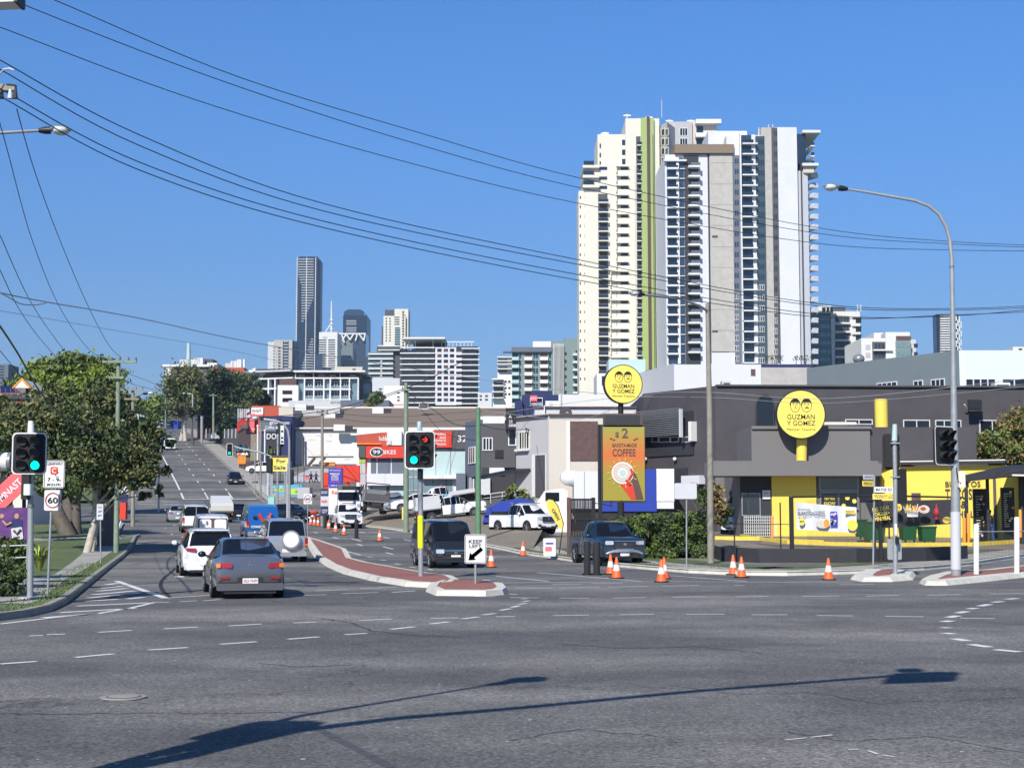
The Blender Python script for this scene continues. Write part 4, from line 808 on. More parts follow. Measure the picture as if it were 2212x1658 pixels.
# ------------------------------------------------------------------ red and white bike shop
YB = 134
t, f, z0, zt = building('bike_shop', 'white two storey bike shop with red fascia and white 99 Bikes lettering', 'shop', X1(1668), 1006, Y1(352), YB, depth=18, m='white', mtop='roofbrown', zb=1)
mb = MB(); pts = [f.P(X1(a), Y1(b), .12) for a, b in ((1672,578),(2050,578),(2050,400),(1672,436))]; mb.add(pts+[p-f.N*.1 for p in pts], [(0,1,2,3),(3,2,6,7),(1,5,6,2),(0,3,7,4)], 'redbrick'); mb.obj('red_panel', t)
f.text(t, 'hubb', X1(2000), Y1(480), 10, 'white', 17, off=.16, bold=.012)
addrect(t, 'wall_cabinet', f, X1(2080), Y1(530), X1(2110), Y1(575), 'charcoal2', .4)
addrect(t, 'fascia', f, X1(1790), Y1(582), 872, Y1(728), 'red', .5); addrect(t, 'orange_trim', f, X1(1672), Y1(545), X1(1980), Y1(556), 'orange', .3)
p = f.P(X1(1925), Y1(655), .52); mb = MB(); mb.disc(p, f.d, (0,0,1), .52*1.18, .02, 'white', ry=.36*1.18); mb.disc(p+f.N*.02, f.d, (0,0,1), .45*1.18, .02, 'charcoal', ry=.3*1.18); mb.obj('logo', t)
f.text(t, '99', X1(1925), Y1(655), 8.5, 'white', 15.5, off=.56, bold=.012); f.text(t, 'BIKES', X1(2080), Y1(655), 9, 'white', 30, off=.53, bold=.012)
addrect(t, 'corner_box', f, X1(1700), Y1(575), X1(1785), Y1(722), 'charcoal2', .55)
for i in range(5): addrect(t, 'stripe', f, X1(1702+17*i), Y1(728), X1(1712+17*i), Y1(920), 'white', .3); addrect(t, 'lime_tip', f, X1(1700+17*i), Y1(728), X1(1713+17*i), Y1(790), 'limegreen', .34)
addrect(t, 'pink_backing', f, X1(1695), Y1(728), X1(1795), Y1(1050), 'pink', .1); addrect(t, 'column', f, X1(1700), Y1(925), X1(1785), Y1(1060), 'greybeige', .32)
for i in range(3): addrect(t, 'column', f, X1(1712+27*i), Y1(1060), X1(1722+27*i), Y1(1240), 'lightgrey', .4)
emit([f.window(X1(a), Y1(732), X1(b), Y1(922), 'steelgrey', None) for a, b in ((1845,1915),(1930,2095),(2108,2260))], 'window', t)
addrect(t, 'ledge', f, X1(1800), Y1(925), 872, Y1(1072), 'towerwhite', .6)
emit([f.window(X1(a), Y1(1082), X1(b), Y1(1200), 'tealpale', 'rust', fw=.1) for a, b in ((1862,2045),(2078,2255))], 'roller_door', t)
XB = lambda cx: 829.4+.2398*cx; YB_ = lambda cy: 889.9+.2398*cy
addrect(t, 'dark_band', f, XB(450), YB_(160), 1006, YB_(332), 'charcoal2', .3); addrect(t, 'red_sign', f, XB(430), YB_(170), XB(612), YB_(320), 'red', .45)
for s_, y, w_ in (('SPARES', 200, 20), ('AND', 232, 8), ('SERVICE', 258, 20), ('EXTENSION', 290, 22)): f.text(t, s_, XB(548)-w_/2, YB_(y), 5, 'white', w_+6, off=.48, bold=.012)
f.text(t, '32', XB(706), YB_(240), 14, 'white', 20, off=.36, bold=.012); 
emit([f.window(XB(a), YB_(350), XB(b), YB_(558), 'tealpale', 'lightgrey', fw=.05) for a, b in ((352,465),(468,598),(601,726))], 'window', t)
addrect(t, 'white_band', f, XB(340), YB_(565), XB(655), YB_(600), 'white', .8); emit([f.window(XB(a), YB_(605), XB(b), YB_(760), 'glasspale', 'white', fw=.06) for a, b in ((345,438),(445,560),(565,620))]+[f.window(XB(a), YB_(c), XB(b), YB_(d), 'glasspale', 'lightgrey', fw=.05) for a, b in ((222,262),(266,308)) for c, d in ((520,580),(590,700),(705,770))], 'window', t)
mb = MB(); f.rect(mb, XB(30), YB_(170), XB(162), YB_(300), 'offwhite', .5); f.rect(mb, XB(40), YB_(255), XB(70), YB_(295), 'lightgrey', .6); mb.obj('air_conditioner', t)

# dark blue-grey building 2
X6 = lambda cx: 846.7+.1875*cx; Y6 = lambda cy: 648+.1875*cy
t, f, *_ = building('office_building', 'dark blue grey building with small windows between the bike shop and beige building', 'office', 1004.5, 1034, 909, 122, 118, depth=14, m='steelgrey', zb=1)
f2 = block(t, 'dark_front', 1034, 1119, 914, 1120, 117.8, 13, 'charcoal2'); block(t, 'porch', XB(650), XB(735), YB_(550), YB_(760), 121, 2, 'steelgrey'); 
for ff, a, b, c, d in ((f,770,822,320,455),(f,775,808,600,720),(f2,895,972,236,338)): ff.window(XB(a), YB_(c), XB(b), YB_(d), 'glassdark', 'white', fw=.07, mull=3).obj('window', t)
addrect(t, 'eave', f2, 1034, 898, 1090, 914, 'offwhite', -.3, -6); addrect(t, 'white_sign', f2, XB(950), YB_(500), XB(1087), YB_(566), 'towerwhite', .3); addrect(t, 'shutter_panel', f2, XB(875), YB_(588), XB(958), YB_(742), 'lightgrey', .5)
addrect(t, 'recess', f2, XB(1000), YB_(340), XB(1090), YB_(412), 'black', .1); addrect(t, 'lower_wall', f2, XB(880), YB_(500), XB(1180), YB_(760), 'charcoal', .15); addrect(t, 'parapet_box', f2, XB(1080), YB_(330), XB(1185), YB_(500), 'charcoal2', .6)
addrect(t, 'number_column', f2, X6(1310), Y6(1250), X6(1425), Y6(1500), 'black', .8)
for s_, x, y, h in (('7',1302,1385,8),('A',1362,1350,7),('22',1368,1405,6),('3808',1385,1450,6)): f2.text(t, s_, X6(x), Y6(y), h, 'white', off=.85, bold=.012)
for i in range(7): addrect(t, 'roof_pipe', f2, 1112+i*5, 880, 1115+i*5, 902, 'navy' if i % 2 else 'black', .2+.1*i)
f2.window(1100, 925, 1113, 960, 'glassdark', 'white', fw=.08).obj('window', t)
# blue building with framed sign
XS = lambda cx: (1280+cx/18.42)*.864; YS = lambda cy: (970+cy/18.42)*.864
t, f, *_ = building('blue_building', 'navy blue building with a red and white framed wall sign behind the beige building', 'building', XS(470), XS(2150), YS(300), 128, depth=12, m='navy', zb=2)
block(t, 'upper_part', XS(900), XS(1860), YS(110), YS(320), 130, 8, 'navy'); block(t, 'low_wing', XS(130), XS(480), YS(580), YS(1400), 127.5, 6, 'navy')
addrect(t, 'red_sign', f, XS(850), YS(350), XS(1160), YS(610), 'pink', .25); addrect(t, 'sign_frame', f, XS(835), YS(430), XS(850), YS(850), 'white', .22); addrect(t, 'sign_frame', f, XS(1160), YS(440), XS(1410), YS(480), 'white', .22); addrect(t, 'sign_frame', f, XS(1390), YS(480), XS(1412), YS(850), 'white', .22)
f.text(t, 'BURLAP', XS(1005), YS(480), 5, 'white', 11, off=.28, bold=.012); f.text(t, 'FURNITURE', XS(1140), YS(750), 7, 'white', 22, off=.28, bold=.012)
# white wall right of it
t, f, *_ = building('warehouse', 'plain white wall of a warehouse behind the beige building, left of the round yellow sign', 'warehouse', 1207, 1400, 852, 140, depth=15, m='offwhite', zb=2); addrect(t, 'downpipe', f, 1210, 850, 1213, 880, 'lightgrey', .15)
# beige building
XE = lambda cx: 1036.8+.1772*cx; YE = lambda cy: 820.8+.1772*cy
t, f, *_ = building('beige_building', 'two storey beige building with grey side, dark wall panel and tall door recess', 'building', XE(440), XE(838), YE(425), 107.5, 104, depth=12, m='greybeige', zb=.5)
A, B = (f.B.x, f.B.y), (PX(1375,104), 104); f2 = Fac(A, B); mb = MB(); mb.prism([A,B,(B[0],116),(A[0],116)], .5, f2.hit(1250, YE(425))[1], 'beige'); mb.obj('front', t)
mb = MB(); f.rect(mb, XE(438), YE(440), XE(838), YE(452), 'rust', .25, -.3); mb.obj('parapet', t); mb = MB(); f2.rect(mb, XE(836), YE(416), 1375, YE(430), 'rust', .25, -.3); mb.obj('parapet', t)
addrect(t, 'wall_panel', f2, XE(1100), YE(502), 1291, YE(978), 'rust', .1); addrect(t, 'panel_frame', f2, XE(1055), YE(498), XE(1098), YE(1100), 'offwhite', .05)
mb = MB(); f.rect(mb, XE(640), YE(905), XE(806), YE(1420), 'offwhite', .06); f.rect(mb, XE(685), YE(912), XE(802), YE(1420), 'charcoal2', .09); mb.obj('door_recess', t)
mb = f.window(XE(490), YE(636), XE(600), YE(832), 'glassdark', 'cream', fw=.1, mull=4); f.rect(mb, XE(460), YE(838), XE(606), YE(864), 'offwhite', .3); mb.obj('window', t)
fb = block(t, 'upper_storey', XE(670), 1375, YE(335), YE(440), 110, 8, 'lightgrey', 'rust'); addrect(t, 'parapet', fb, XE(640), YE(322), 1375, YE(336), 'rust', .2, -.2); addrect(t, 'pipe', fb, XE(778), YE(310), XE(790), YE(420), 'white', .3)
mb = MB(); p = P(XE(1045), YE(400), 108.5); U = Vector((.96,.26,0)); mb.disc(p, U, (0,0,1), .48, .06, 'charcoal2', ry=.44); mb.tube([p, p+Vector((.2,-.5,0))], .02, 'white'); mb.ball(p+Vector((.1,-.45,0)), .05, 'white'); mb.tube([p, p-Vector((0,0,.6))], .04, 'charcoal2'); one(mb, 'satellite_dish', 'round dark grey satellite dish on the parapet of the beige building', 'satellite dish', p-Vector((0,0,.6)))
mb = MB(); q = P(XE(880), YE(320), 111); mb.box(q.x-.5, q.x+.5, 111, 111.4, q.z, q.z+.42, 'white'); mb.disc((q.x-.1,110.98,q.z+.2), (1,0,0), (0,0,1), .15, .02, 'lightgrey'); one(mb, 'air_conditioner', 'white split air conditioner unit on the roof of the beige building', 'air conditioner', q)
mb = MB(); a = f.P(XE(235), YE(1180), 1.8); b = f.P(XE(600), YE(1080), 0); c = f.P(XE(400), YE(1180), 2.2); d = f.P(XE(628), YE(1080), .2); v0 = f.P(XE(300), YE(1090), .3)
pts = [f.P(XE(235),YE(1185),2.4), f.P(XE(400),YE(1190),2.4), f.P(XE(628),YE(1075),.1), f.P(XE(420),YE(1078),.1)]; mb.add(pts+[p+Vector((0,0,-.12)) for p in pts], [(0,1,2,3),(7,6,5,4),(0,4,5,1),(1,5,6,2)], 'black'); mb.obj('awning', t)
mb = MB(); mb.tube([f.P(XE(600),YE(610),.05), f.P(XE(630),YE(590),.5), f.P(XE(610),YE(640),.3)], .06, 'charcoal', 5); mb.obj('wall_bracket', t)

# ------------------------------------------------------------------ podium walls and shed behind
X4 = lambda cx: 1209.6+.3128*cx; Y4 = lambda cy: 760.3+.3128*cy
t, f, *_ = building('podium', 'pale concrete podium wall below the towers', 'podium', 1458, 1752, 787, 300, depth=30, m='towerwhite', mtop='concrete', zb=12)
fl = Fac((PX(1384,320),320),(PX(1459,300),300)); mb = MB(); mb.prism([fl.A,fl.B,fl.B+Vector((0,30,0)),fl.A+Vector((0,30,0))], 12, fl.hit(1440,789)[1], 'lightgrey'); mb.obj('side_wall', t)
addrect(t, 'concrete_wall', f, 1644, 793, 1752, 900, 'concrete', .4); addrect(t, 'planter_edge', f, 1644, 787, 1752, 793, 'navy', .5); addrect(t, 'rust_stain', f, 1622, 797, 1632, 812, 'rust', .02, -.01)
fx = block(t, 'low_storey', 1290, 1400, 806, 900, 322, 12, 'offwhite'); block(t, 'roof_rail', 1316, 1396, 776, 808, 330, 8, 'tealpale', 'lightgrey'); emit([fx.window(a, 812, a+6, 832, 'glassdark', None) for a in (1300,1310)], 'window', t)
for x in (1656,1668,1686,1720,1731,1741,1755):
    mb = MB(); b = P(x, 788, 303); mb.tube([b, b+Vector((0,0,.8))], .08, 'bark', 5); random.seed(x)
    for i in range(60):
        c = b+Vector((random.gauss(0,.28), random.gauss(0,.28), .9+random.random()*1.1)); d = [Vector([random.uniform(-.2,.2) for _ in range(3)]) for _ in range(4)]
        mb.add([c+d[0], c+d[1], c+d[2]], [(0,1,2)], 'leafdark')
    one(mb, 'potted_shrub', 'small dark potted shrub on the podium edge below the white tower, one of a row', 'shrub', b, 'potted shrubs on the podium')
YSH = 135
t, f, *_ = building('shed', 'large grey blue shed with slanted roof line and pale blue front', 'shed', 1746, 2078, 774, 151.8, YSH, depth=20, m='shedgrey', zb=2, part='back_hall')
kids_ = t.children[0]; 
me = kids_.data; zl, zr = f.hit(1746, 794.3)[1], f.hit(2078, 755)[1]
for v in me.vertices:
    wv = v.co+Vector(ORIG[t.as_pointer()])
    if wv.z > 8: v.co.z = (zl if (wv-f.A).dot(f.d) < f.L*.5 else zr)-ORIG[t.as_pointer()].z
A, B = (f.B.x, f.B.y), (PX(2400,YSH), YSH); f2 = Fac(A, B); mb = MB(); mb.prism([A,B,(B[0],160),(A[0],160)], 2, f2.hit(2200,756.5)[1], 'shedpale'); mb.obj('front_hall', t)
addrect(t, 'corner_trim', f2, 2078, 757, 2084, 900, 'white', .1)
emit([f.window(a, b, c, d, 'glassdark', 'white', fw=.08, mull=m_) for a, b, c, d, m_ in ((1896,827,1937,836,4),(1975,823,1993,837,2),(2013,820,2040,837,3))]+[f2.window(a, 819, b, 837, 'glassdark', 'white', fw=.1, mull=m_) for a, b, m_ in ((2087,2149,4),(2166,2290,5))], 'window', t)
mb = MB(); p = P(1855, 775, 150); mb.ball(p, (.62,.62,.5), 'lamp'); mb.tube([p, p-Vector((0,0,1.2))], .15, 'galv'); one(mb, 'roof_ventilator', 'round metal roof ventilator on the slanted edge of the grey shed', 'roof vent', p-Vector((0,0,1.2)))

# ------------------------------------------------------------------ charcoal hall behind the restaurant
X5 = lambda cx: 1537.9+.2606*cx; Y5 = lambda cy: 820.8+.2606*cy
X6b = lambda cx: 1814.4+.2606*cx; Y6b = lambda cy: 846.7+.2606*cy
t, f, *_ = building('charcoal_hall', 'long charcoal painted two storey hall behind the yellow restaurant', 'hall', 1547, 2420, 834.5, 100, 101.5, depth=24, m='greywall', zb=0)
fl = Fac((PX(1391,106.6),106.6),(f.A.x,f.A.y)); mb = MB(); mb.prism([fl.A,fl.B,fl.B+Vector((0,22,0)),fl.A+Vector((0,22,0))], 0, fl.hit(1545,833)[1], 'greywall'); mb.obj('side_wall', t)
mb = MB(); f.rect(mb, 1547, 832.5, 2420, 836, 'charcoal2', .2, -.3); mb.obj('parapet', t)
mb = MB(); n = 16; pc = [(5.6*math.cos(math.pi*i/n)*-1, 18*math.sin(math.pi*i/n)) for i in range(n+1)]
c0 = f.P(X5(440), Y5(230)); k = c0.y/F; pts = [c0+f.d*(x*3.4*k)+Vector((0,0,z*1.55*k*1.0)) for x, z in pc]+[c0+f.d*(19*k)-Vector((0,0,43*k)), c0-f.d*(19*k)-Vector((0,0,43*k))]
mb.add([p+f.N*.06 for p in pts], [tuple(range(len(pts)-1,-1,-1))], 'glassdark'); q = pts+[pts[0]]
mb.tube([p+f.N*.06 for p in q], .07, 'charcoal', 5); mb.obj('arched_window', t)
emit([f.window(X6b(a), Y6b(b), X6b(c), Y6b(d), 'glassdark', 'offwhite', fw=.06, mull=m_) for a, b, c, d, m_ in ((50,232,262,262,2),(530,236,738,298,2),(797,238,998,414,3),(1162,238,1362,414,2),(1415,238,1560,414,2))], 'window', t)
mb = MB(); a = f.P(X6b(1070), Y6b(150), .05); mb.tube([a, a+Vector((-.3,-.4,.1)), a+Vector((-.5,-.6,.35))], .05, 'white', 6); mb.plate(a+Vector((.1,-.9,.3)), (1,.1,0), (.1,.35,.94), .95, .7, .15, 'black'); mb.obj('floodlight', t)
emit([(lambda mb: (fl.rect(mb, 1391, Y4(402+6.2*i*2), X4(895), Y4(402+6.2*i*2+5.5), 'galvdark', .9, .75), mb)[1])(MB()) for i in range(15)], 'louvre_slat', t)
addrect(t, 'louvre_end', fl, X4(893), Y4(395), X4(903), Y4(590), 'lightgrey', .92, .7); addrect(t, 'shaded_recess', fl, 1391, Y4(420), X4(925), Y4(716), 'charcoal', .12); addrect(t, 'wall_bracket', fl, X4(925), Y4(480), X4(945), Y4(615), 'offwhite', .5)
emit([fl.window(X4(a), Y4(588), X4(b), Y4(618), 'glassdark', 'lightgrey', fw=.05, o=.16) for a, b in ((650,690),(700,770),(780,830),(860,920))], 'window', t)
addrect(t, 'dark_door', fl, X4(795), Y4(800), X4(885), Y4(1000), 'charcoal', .1); addrect(t, 'white_sign', fl, X4(875), Y4(852), X4(1002), Y4(912), 'towerwhite', .5); addrect(t, 'beige_panel', f, 1545, Y4(755), X4(1140), Y4(1100), 'greyfascia', .04)
for x in (605, 808): mb = MB(); mb.ball(fl.P(X4(x), Y4(738), .2), .14, 'offwhite'); mb.obj('wall_lamp', t)

# ------------------------------------------------------------------ yellow restaurant
YG = 90.0
t, f, z0, zt = building('restaurant', 'single storey restaurant with yellow walls, grey fascia and black lettering', 'restaurant', 1599, 1905, 1010, YG+2.5, depth=7, m='greyfascia', mtop='charcoal2', zb=.4)
fb = block(t, 'upper_box', X5(330), X6b(255), Y5(385), Y5(700), YG+1.3, 6, 'greyfascia'); fs_ = block(t, 'upper_wing', X6b(255), 2110, 922, 1010, YG+1.6, 6, 'greywall')
mb = MB(); fb.rect(mb, X5(328), Y5(380), X6b(257), Y5(405), 'greyfascia', .15, -.2); mb.obj('parapet', t)
ff = block(t, 'fascia', 1539, X6b(345), Y5(668), Y5(792), YG+.55, 4, 'greyfascia'); addrect(t, 'panel_step', ff, X6b(318), Y6b(568), X6b(345), Y6b(585), 'charcoal2', .02)
yw = Fac((PX(1599,YG+2.3),YG+2.3),(PX(1930,YG+2.3),YG+2.3))
addrect(t, 'yellow_wall', yw, 1666, 1005, 1762, 1168, 'yellow', .25); addrect(t, 'yellow_plinth', yw, 1755, 1128, 1900, 1168, 'yellow', .27)
addrect(t, 'dark_entry', yw, 1599, 1010, 1667, 1160, 'charcoal', .1); emit([yw.window(a, 1066, b, 1112, 'glass', 'galv', fw=.05, o=.16) for a, b in ((1603,1615),(1617,1640))]+[yw.window(1770, 1028, 1850, 1058, 'glassgreen', 'galv', fw=.06, o=.25), yw.window(1772, 1064, 1808, 1098, 'glassdark', 'galv', fw=.06, o=.25), yw.window(1811, 1064, 1850, 1098, 'glassdark', 'galv', fw=.06, o=.25)], 'window', t)
addrect(t, 'window_surround', yw, 1764, 1012, 1856, 1130, 'greyfascia', .12)
yw.text(t, 'DID YOU', 1790, 1077, 5, 'signyellow', 22, off=.3, bold=.012); yw.text(t, 'KNOW?', 1790, 1087, 7.5, 'signyellow', 24, off=.3, bold=.012)
for x, y in ((1820,1092),(1843,1082),(1828,1075)): mb = MB(); mb.disc(yw.P(x, y, .31), yw.d, (0,0,1), .14, .01, 'signyellow', n=12); mb.obj('window_sticker', t)
addrect(t, 'notice', yw, X5(415), Y5(912), X5(480), Y5(985), 'offwhite', .2); yw.text(t, 'MENU', X5(447), Y5(935), 2.5, 'charcoal', off=.22)
mb = MB()
for i in range(16): yw.rect(mb, X5(222+17*i), Y5(1120), X5(226+17*i), Y5(1290), 'offwhite', 2.1, 2.05)
for i in range(7): yw.rect(mb, X5(220), Y5(1130+26*i), X5(490), Y5(1134+26*i), 'offwhite', 2.1, 2.06)
mb.obj('mesh_screen', t)
# yellow drive-through wing
A, B = (PX(1904,YG+2), YG+2), (PX(2174,YG-1.5), YG-1.5); fy = Fac(A, B); mb = MB(); mb.prism([A,B,(B[0],B[1]+6),(A[0],A[1]+6)], .4, fy.hit(2040,1006)[1], 'yellow', 'charcoal2'); mb.obj('yellow_wing', t)
mb = MB(); fy.rect(mb, 1946, 997, 2174, 1002, 'charcoal', .5, -.2); mb.obj('roof_edge', t); mb = MB(); fy.rect(mb, 1946, 994, 2174, 996.6, 'cream', .55, -.2); mb.obj('roof_flashing', t)
fy.text(t, 'BURRITOS', X6b(1020), Y6b(762), 12, 'charcoal', 76, off=.06, bold=.012); fy.text(t, 'TACOS', X6b(985), Y6b(845), 23, 'charcoal', 58, off=.06, bold=.012)
fy.text(t, '&', X6b(1030), Y6b(930), 15, 'charcoal', 14, off=.06, bold=.012); fy.text(t, 'CHILL', X6b(1020), Y6b(1010), 14, 'charcoal', 50, off=.06, bold=.012)
addrect(t, 'dark_opening', fy, X6b(595), Y6b(835), X6b(670), Y6b(900), 'rust', .08)
fy2 = Fac((PX(2132,YG-1.2),YG-1.2),(PX(2330,YG-3),YG-3)); mb = MB(); mb.prism([fy2.A,fy2.B,fy2.B+Vector((0,5,0)),fy2.A+Vector((0,5,0))], .4, fy2.hit(2200,1015)[1], 'yellow', 'charcoal2'); mb.obj('yellow_wing', t)
addrect(t, 'dark_column', fy2, X6b(1275), Y6b(700), X6b(1300), Y6b(1240), 'charcoal2', .2); addrect(t, 'dark_opening', fy2, X6b(1485), Y6b(690), 2330, Y6b(1180), 'charcoal', .1)
# canopy over the menu boards
t2 = thing('canopy', 'black sloping drive-through canopy over the menu boards at the right edge', 'canopy', P(2140,1170,84)); t2.location.z = .6; ORIG[t2.as_pointer()] = Vector(t2.location)
mb = MB(); a, b, c, d = P(2072,1030,82), P(2212,1016,80), P(2212,1003,86), P(2100,1020,86); e = P(2330,1000,80); g_ = P(2330,992,86)
top = [P(2072,1028,82), P(2180,1014,80), P(2340,1008,80), P(2340,1000,88), P(2180,1004,88)]; mb.add(top+[p-Vector((0,0,.35)) for p in top], [(0,1,2,3,4),(9,8,7,6,5)]+[(i,5+i,5+(i+1)%5,(i+1)%5) for i in range(5)], 'charcoal'); mb.obj('roof', t2)
for x, yy in ((2086,82),(2132,83),(2205,82)): mb = MB(); p = P(x,1020,yy); mb.tube([(p.x,yy,.5),(p.x,yy,p.z-.15)], .1, 'charcoal', 6); mb.obj('post', t2)
mb = MB(); mb.tube([P(2186,1026,80), P(2225,1027,80)], .06, 'white', 6); mb.obj('tube_light', t2)
def menu(x0, x1, y0, y1, Y, lab, seed):
    p0, p1 = P((x0+x1)/2, y0, Y), P((x0+x1)/2, y1, Y); w_ = PX(x1,Y)-PX(x0,Y); h_ = p0.z-p1.z
    t3 = thing('menu_board', lab, 'menu board', (p0.x, Y, .5)); mb = MB(); mb.plate(((p0.x),Y,(p0.z+p1.z)/2), (1,0,0), (0,0,1), w_, h_, .15, 'black'); mb.obj('panel', t3); mb = MB(); mb.box(p0.x-w_*.4, p0.x+w_*.4, Y-.05, Y+.05, .5, p1.z, 'black'); mb.obj('base', t3); random.seed(seed)
    mb = MB()
    for i in range(16): zz = p1.z+h_*(.1+.8*i/16); xx = p0.x-w_*.32; mb.box(xx, xx+w_*random.uniform(.15,.4), Y-.086, Y-.076, zz, zz+.035, ['offwhite','yellow','offwhite'][i % 3])
    mb.obj('menu_print', t3)
    for i in range(7): mb = MB(); mb.disc((p0.x+w_*random.uniform(.05,.38), Y-.085, p1.z+h_*random.uniform(.1,.9)), (1,0,0), (0,0,1), .07, .01, random.choice(['yellow','orange','cream']), n=10); mb.obj('menu_sticker', t3)
    return t3
menu(X6b(1100), X6b(1215), Y6b(800), Y6b(1240), 84, 'tall black menu board covered in small print, left of the standing customer', 1)
menu(X6b(1330), X6b(1440), Y6b(790), Y6b(1150), 84, 'black and pale menu board right of the standing customer', 2)
# round yellow signs
def gyg(parent, O, R, d=(1,0,0), rim=.045):
    U = Vector(d).normalized(); W = Vector((0,0,1)); N = U.cross(W)
    mb = MB(); mb.disc(O, U, W, R, .34, 'black', n=48); mb.obj('sign_body', parent)
    O2 = Vector(O)+N*.175; mb = MB(); mb.disc(O2, U, W, R*(1-rim), .02, 'signyellow', n=48); mb.obj('sign_face', parent)
    O3 = O2+N*.014
    def loc(x, y): return O3+U*(x*R)+W*(y*R)
    for sx in (-1, 1):
        mb = MB(); c = (sx*.23, .36)
        out = [(c[0]+.20*math.cos(a), c[1]+.27*math.sin(a)) for a in [2*math.pi*i/20 for i in range(20)]]
        for a, b in zip(out, out[1:]+out[:1]):
            w_ = .05 if a[1] > c[1]+.08 else .022; mb.tube([loc(*a), loc(*b)], w_*R*.5, 'black', 4, False)
        for i in range(9):
            x = -.16+.04*i; mb.tube([loc(c[0]+x, c[1]+.14), loc(c[0]+x*.8, c[1]+.27-abs(x)*.4)], .03*R, 'black', 4)
        for e in (-.07, .08): mb.tube([loc(c[0]+e-.04, c[1]+.08), loc(c[0]+e+.04, c[1]+.085)], .015*R, 'black', 4); mb.tube([loc(c[0]+e-.02, c[1]+.03), loc(c[0]+e+.02, c[1]+.03)], .012*R, 'black', 4)
        mb.tube([loc(c[0]+.01, c[1]+.04), loc(c[0]+.03, c[1]-.06), loc(c[0]-.01, c[1]-.06)], .01*R, 'black', 4)
        mb.tube([loc(c[0]-.06, c[1]-.11), loc(c[0]+.01, c[1]-.09 if sx > 0 else c[1]-.12), loc(c[0]+.09, c[1]-.11)], (.022 if sx > 0 else .01)*R, 'black', 4)
        mb.obj('drawn_head', parent)
    text(parent, 'GUZMAN', loc(.0,-.10), U, W, .20*R, 'black', 1.12*R, off=.006, bold=.006); text(parent, 'Y GOMEZ', loc(0,-.36), U, W, .20*R, 'black', 1.15*R, off=.006, bold=.006)
    text(parent, 'Mexican Taqueria', loc(0,-.62), U, W, .12*R, 'black', 1.15*R, off=.006)
Ys = YG+.25; O = P(1729, 895, Ys); R = 53.5*Ys/F
t3 = thing('round_sign', 'large round yellow restaurant sign on a yellow drum above the grey fascia', 'sign', (O.x, Ys, P(1732,994,Ys).z)); gyg(t3, O, R)
mb = MB(); a = P(1732, 1030, Ys+.6); b = P(1732, 945, Ys+.6); mb.tube([(a.x,a.y,P(1732,994,Ys).z),(b.x,b.y,b.z)], 11.5*Ys/F, 'yellow', 20); mb.obj('drum', t3)
mb = MB(); Yp = YG+4; a = P(1903, 862, Yp); mb.tube([(a.x,Yp,P(1903,930,Yp).z),a], 14*Yp/F, 'yellow', 20); one(mb, 'yellow_drum', 'plain upright yellow drum on the restaurant roof right of the round sign', 'drum', (a.x,Yp,P(1903,930,Yp).z))
mb = MB(); Yp = YG+3; mb.box(PX(1780,Yp), PX(1852,Yp), Yp, Yp+.2, P(1800,917,Yp).z, P(1800,911,Yp).z, 'cream'); one(mb, 'roof_beam', 'cream coloured beam lying on the restaurant roof behind the round sign', 'beam', (PX(1780,Yp),Yp,P(1800,917,Yp).z))
mb = MB(); Yp = YG+2.4; q = P(1976, 1008, Yp); mb.box(q.x-.35, q.x+.35, Yp, Yp+.4, q.z, q.z+1.0, 'offwhite'); mb.disc((q.x,Yp-.01,q.z+.55), (1,0,0), (0,0,1), .25, .02, 'charcoal2'); mb.box(q.x-.4, q.x+.4, Yp-.02, Yp, q.z+.8, q.z+.84, 'charcoal2'); one(mb, 'air_conditioner', 'white air conditioner standing on the restaurant roof behind the back-turned signal', 'air conditioner', q)
# painted kerbs of the drive-through
mb = MB()
for L in (((1545,1163),(1640,1164),(1700,1172),(1800,1176),(1925,1178),(2100,1177),(2212,1170)), ((1600,1158),(1670,1168),(1780,1172))):
    pts = [G(x, y, .2) for x, y in L]
    for a, b in zip(pts, pts[1:]): d = (b-a).normalized()*.0; mb.hexa([a+Vector((0,0,-.1)), b+Vector((0,0,-.1)), b+Vector((0,.35,-.1)), a+Vector((0,.35,-.1)), a+Vector((0,0,.15)), b+Vector((0,0,.15)), b+Vector((0,.35,.15)), a+Vector((0,.35,.15))], 'yellowpaint')
mb.obj('painted_kerb')['kind'] = 'structure'
mb = MB(); pts = [P(1640,1172,82), P(1940,1182,76), P(2240,1178,76), P(2240,1160,92), P(1900,1163,92), P(1660,1163,92)]
land('forecourt', [[(p.x,p.y) for p in pts]], .15, 'dirt')
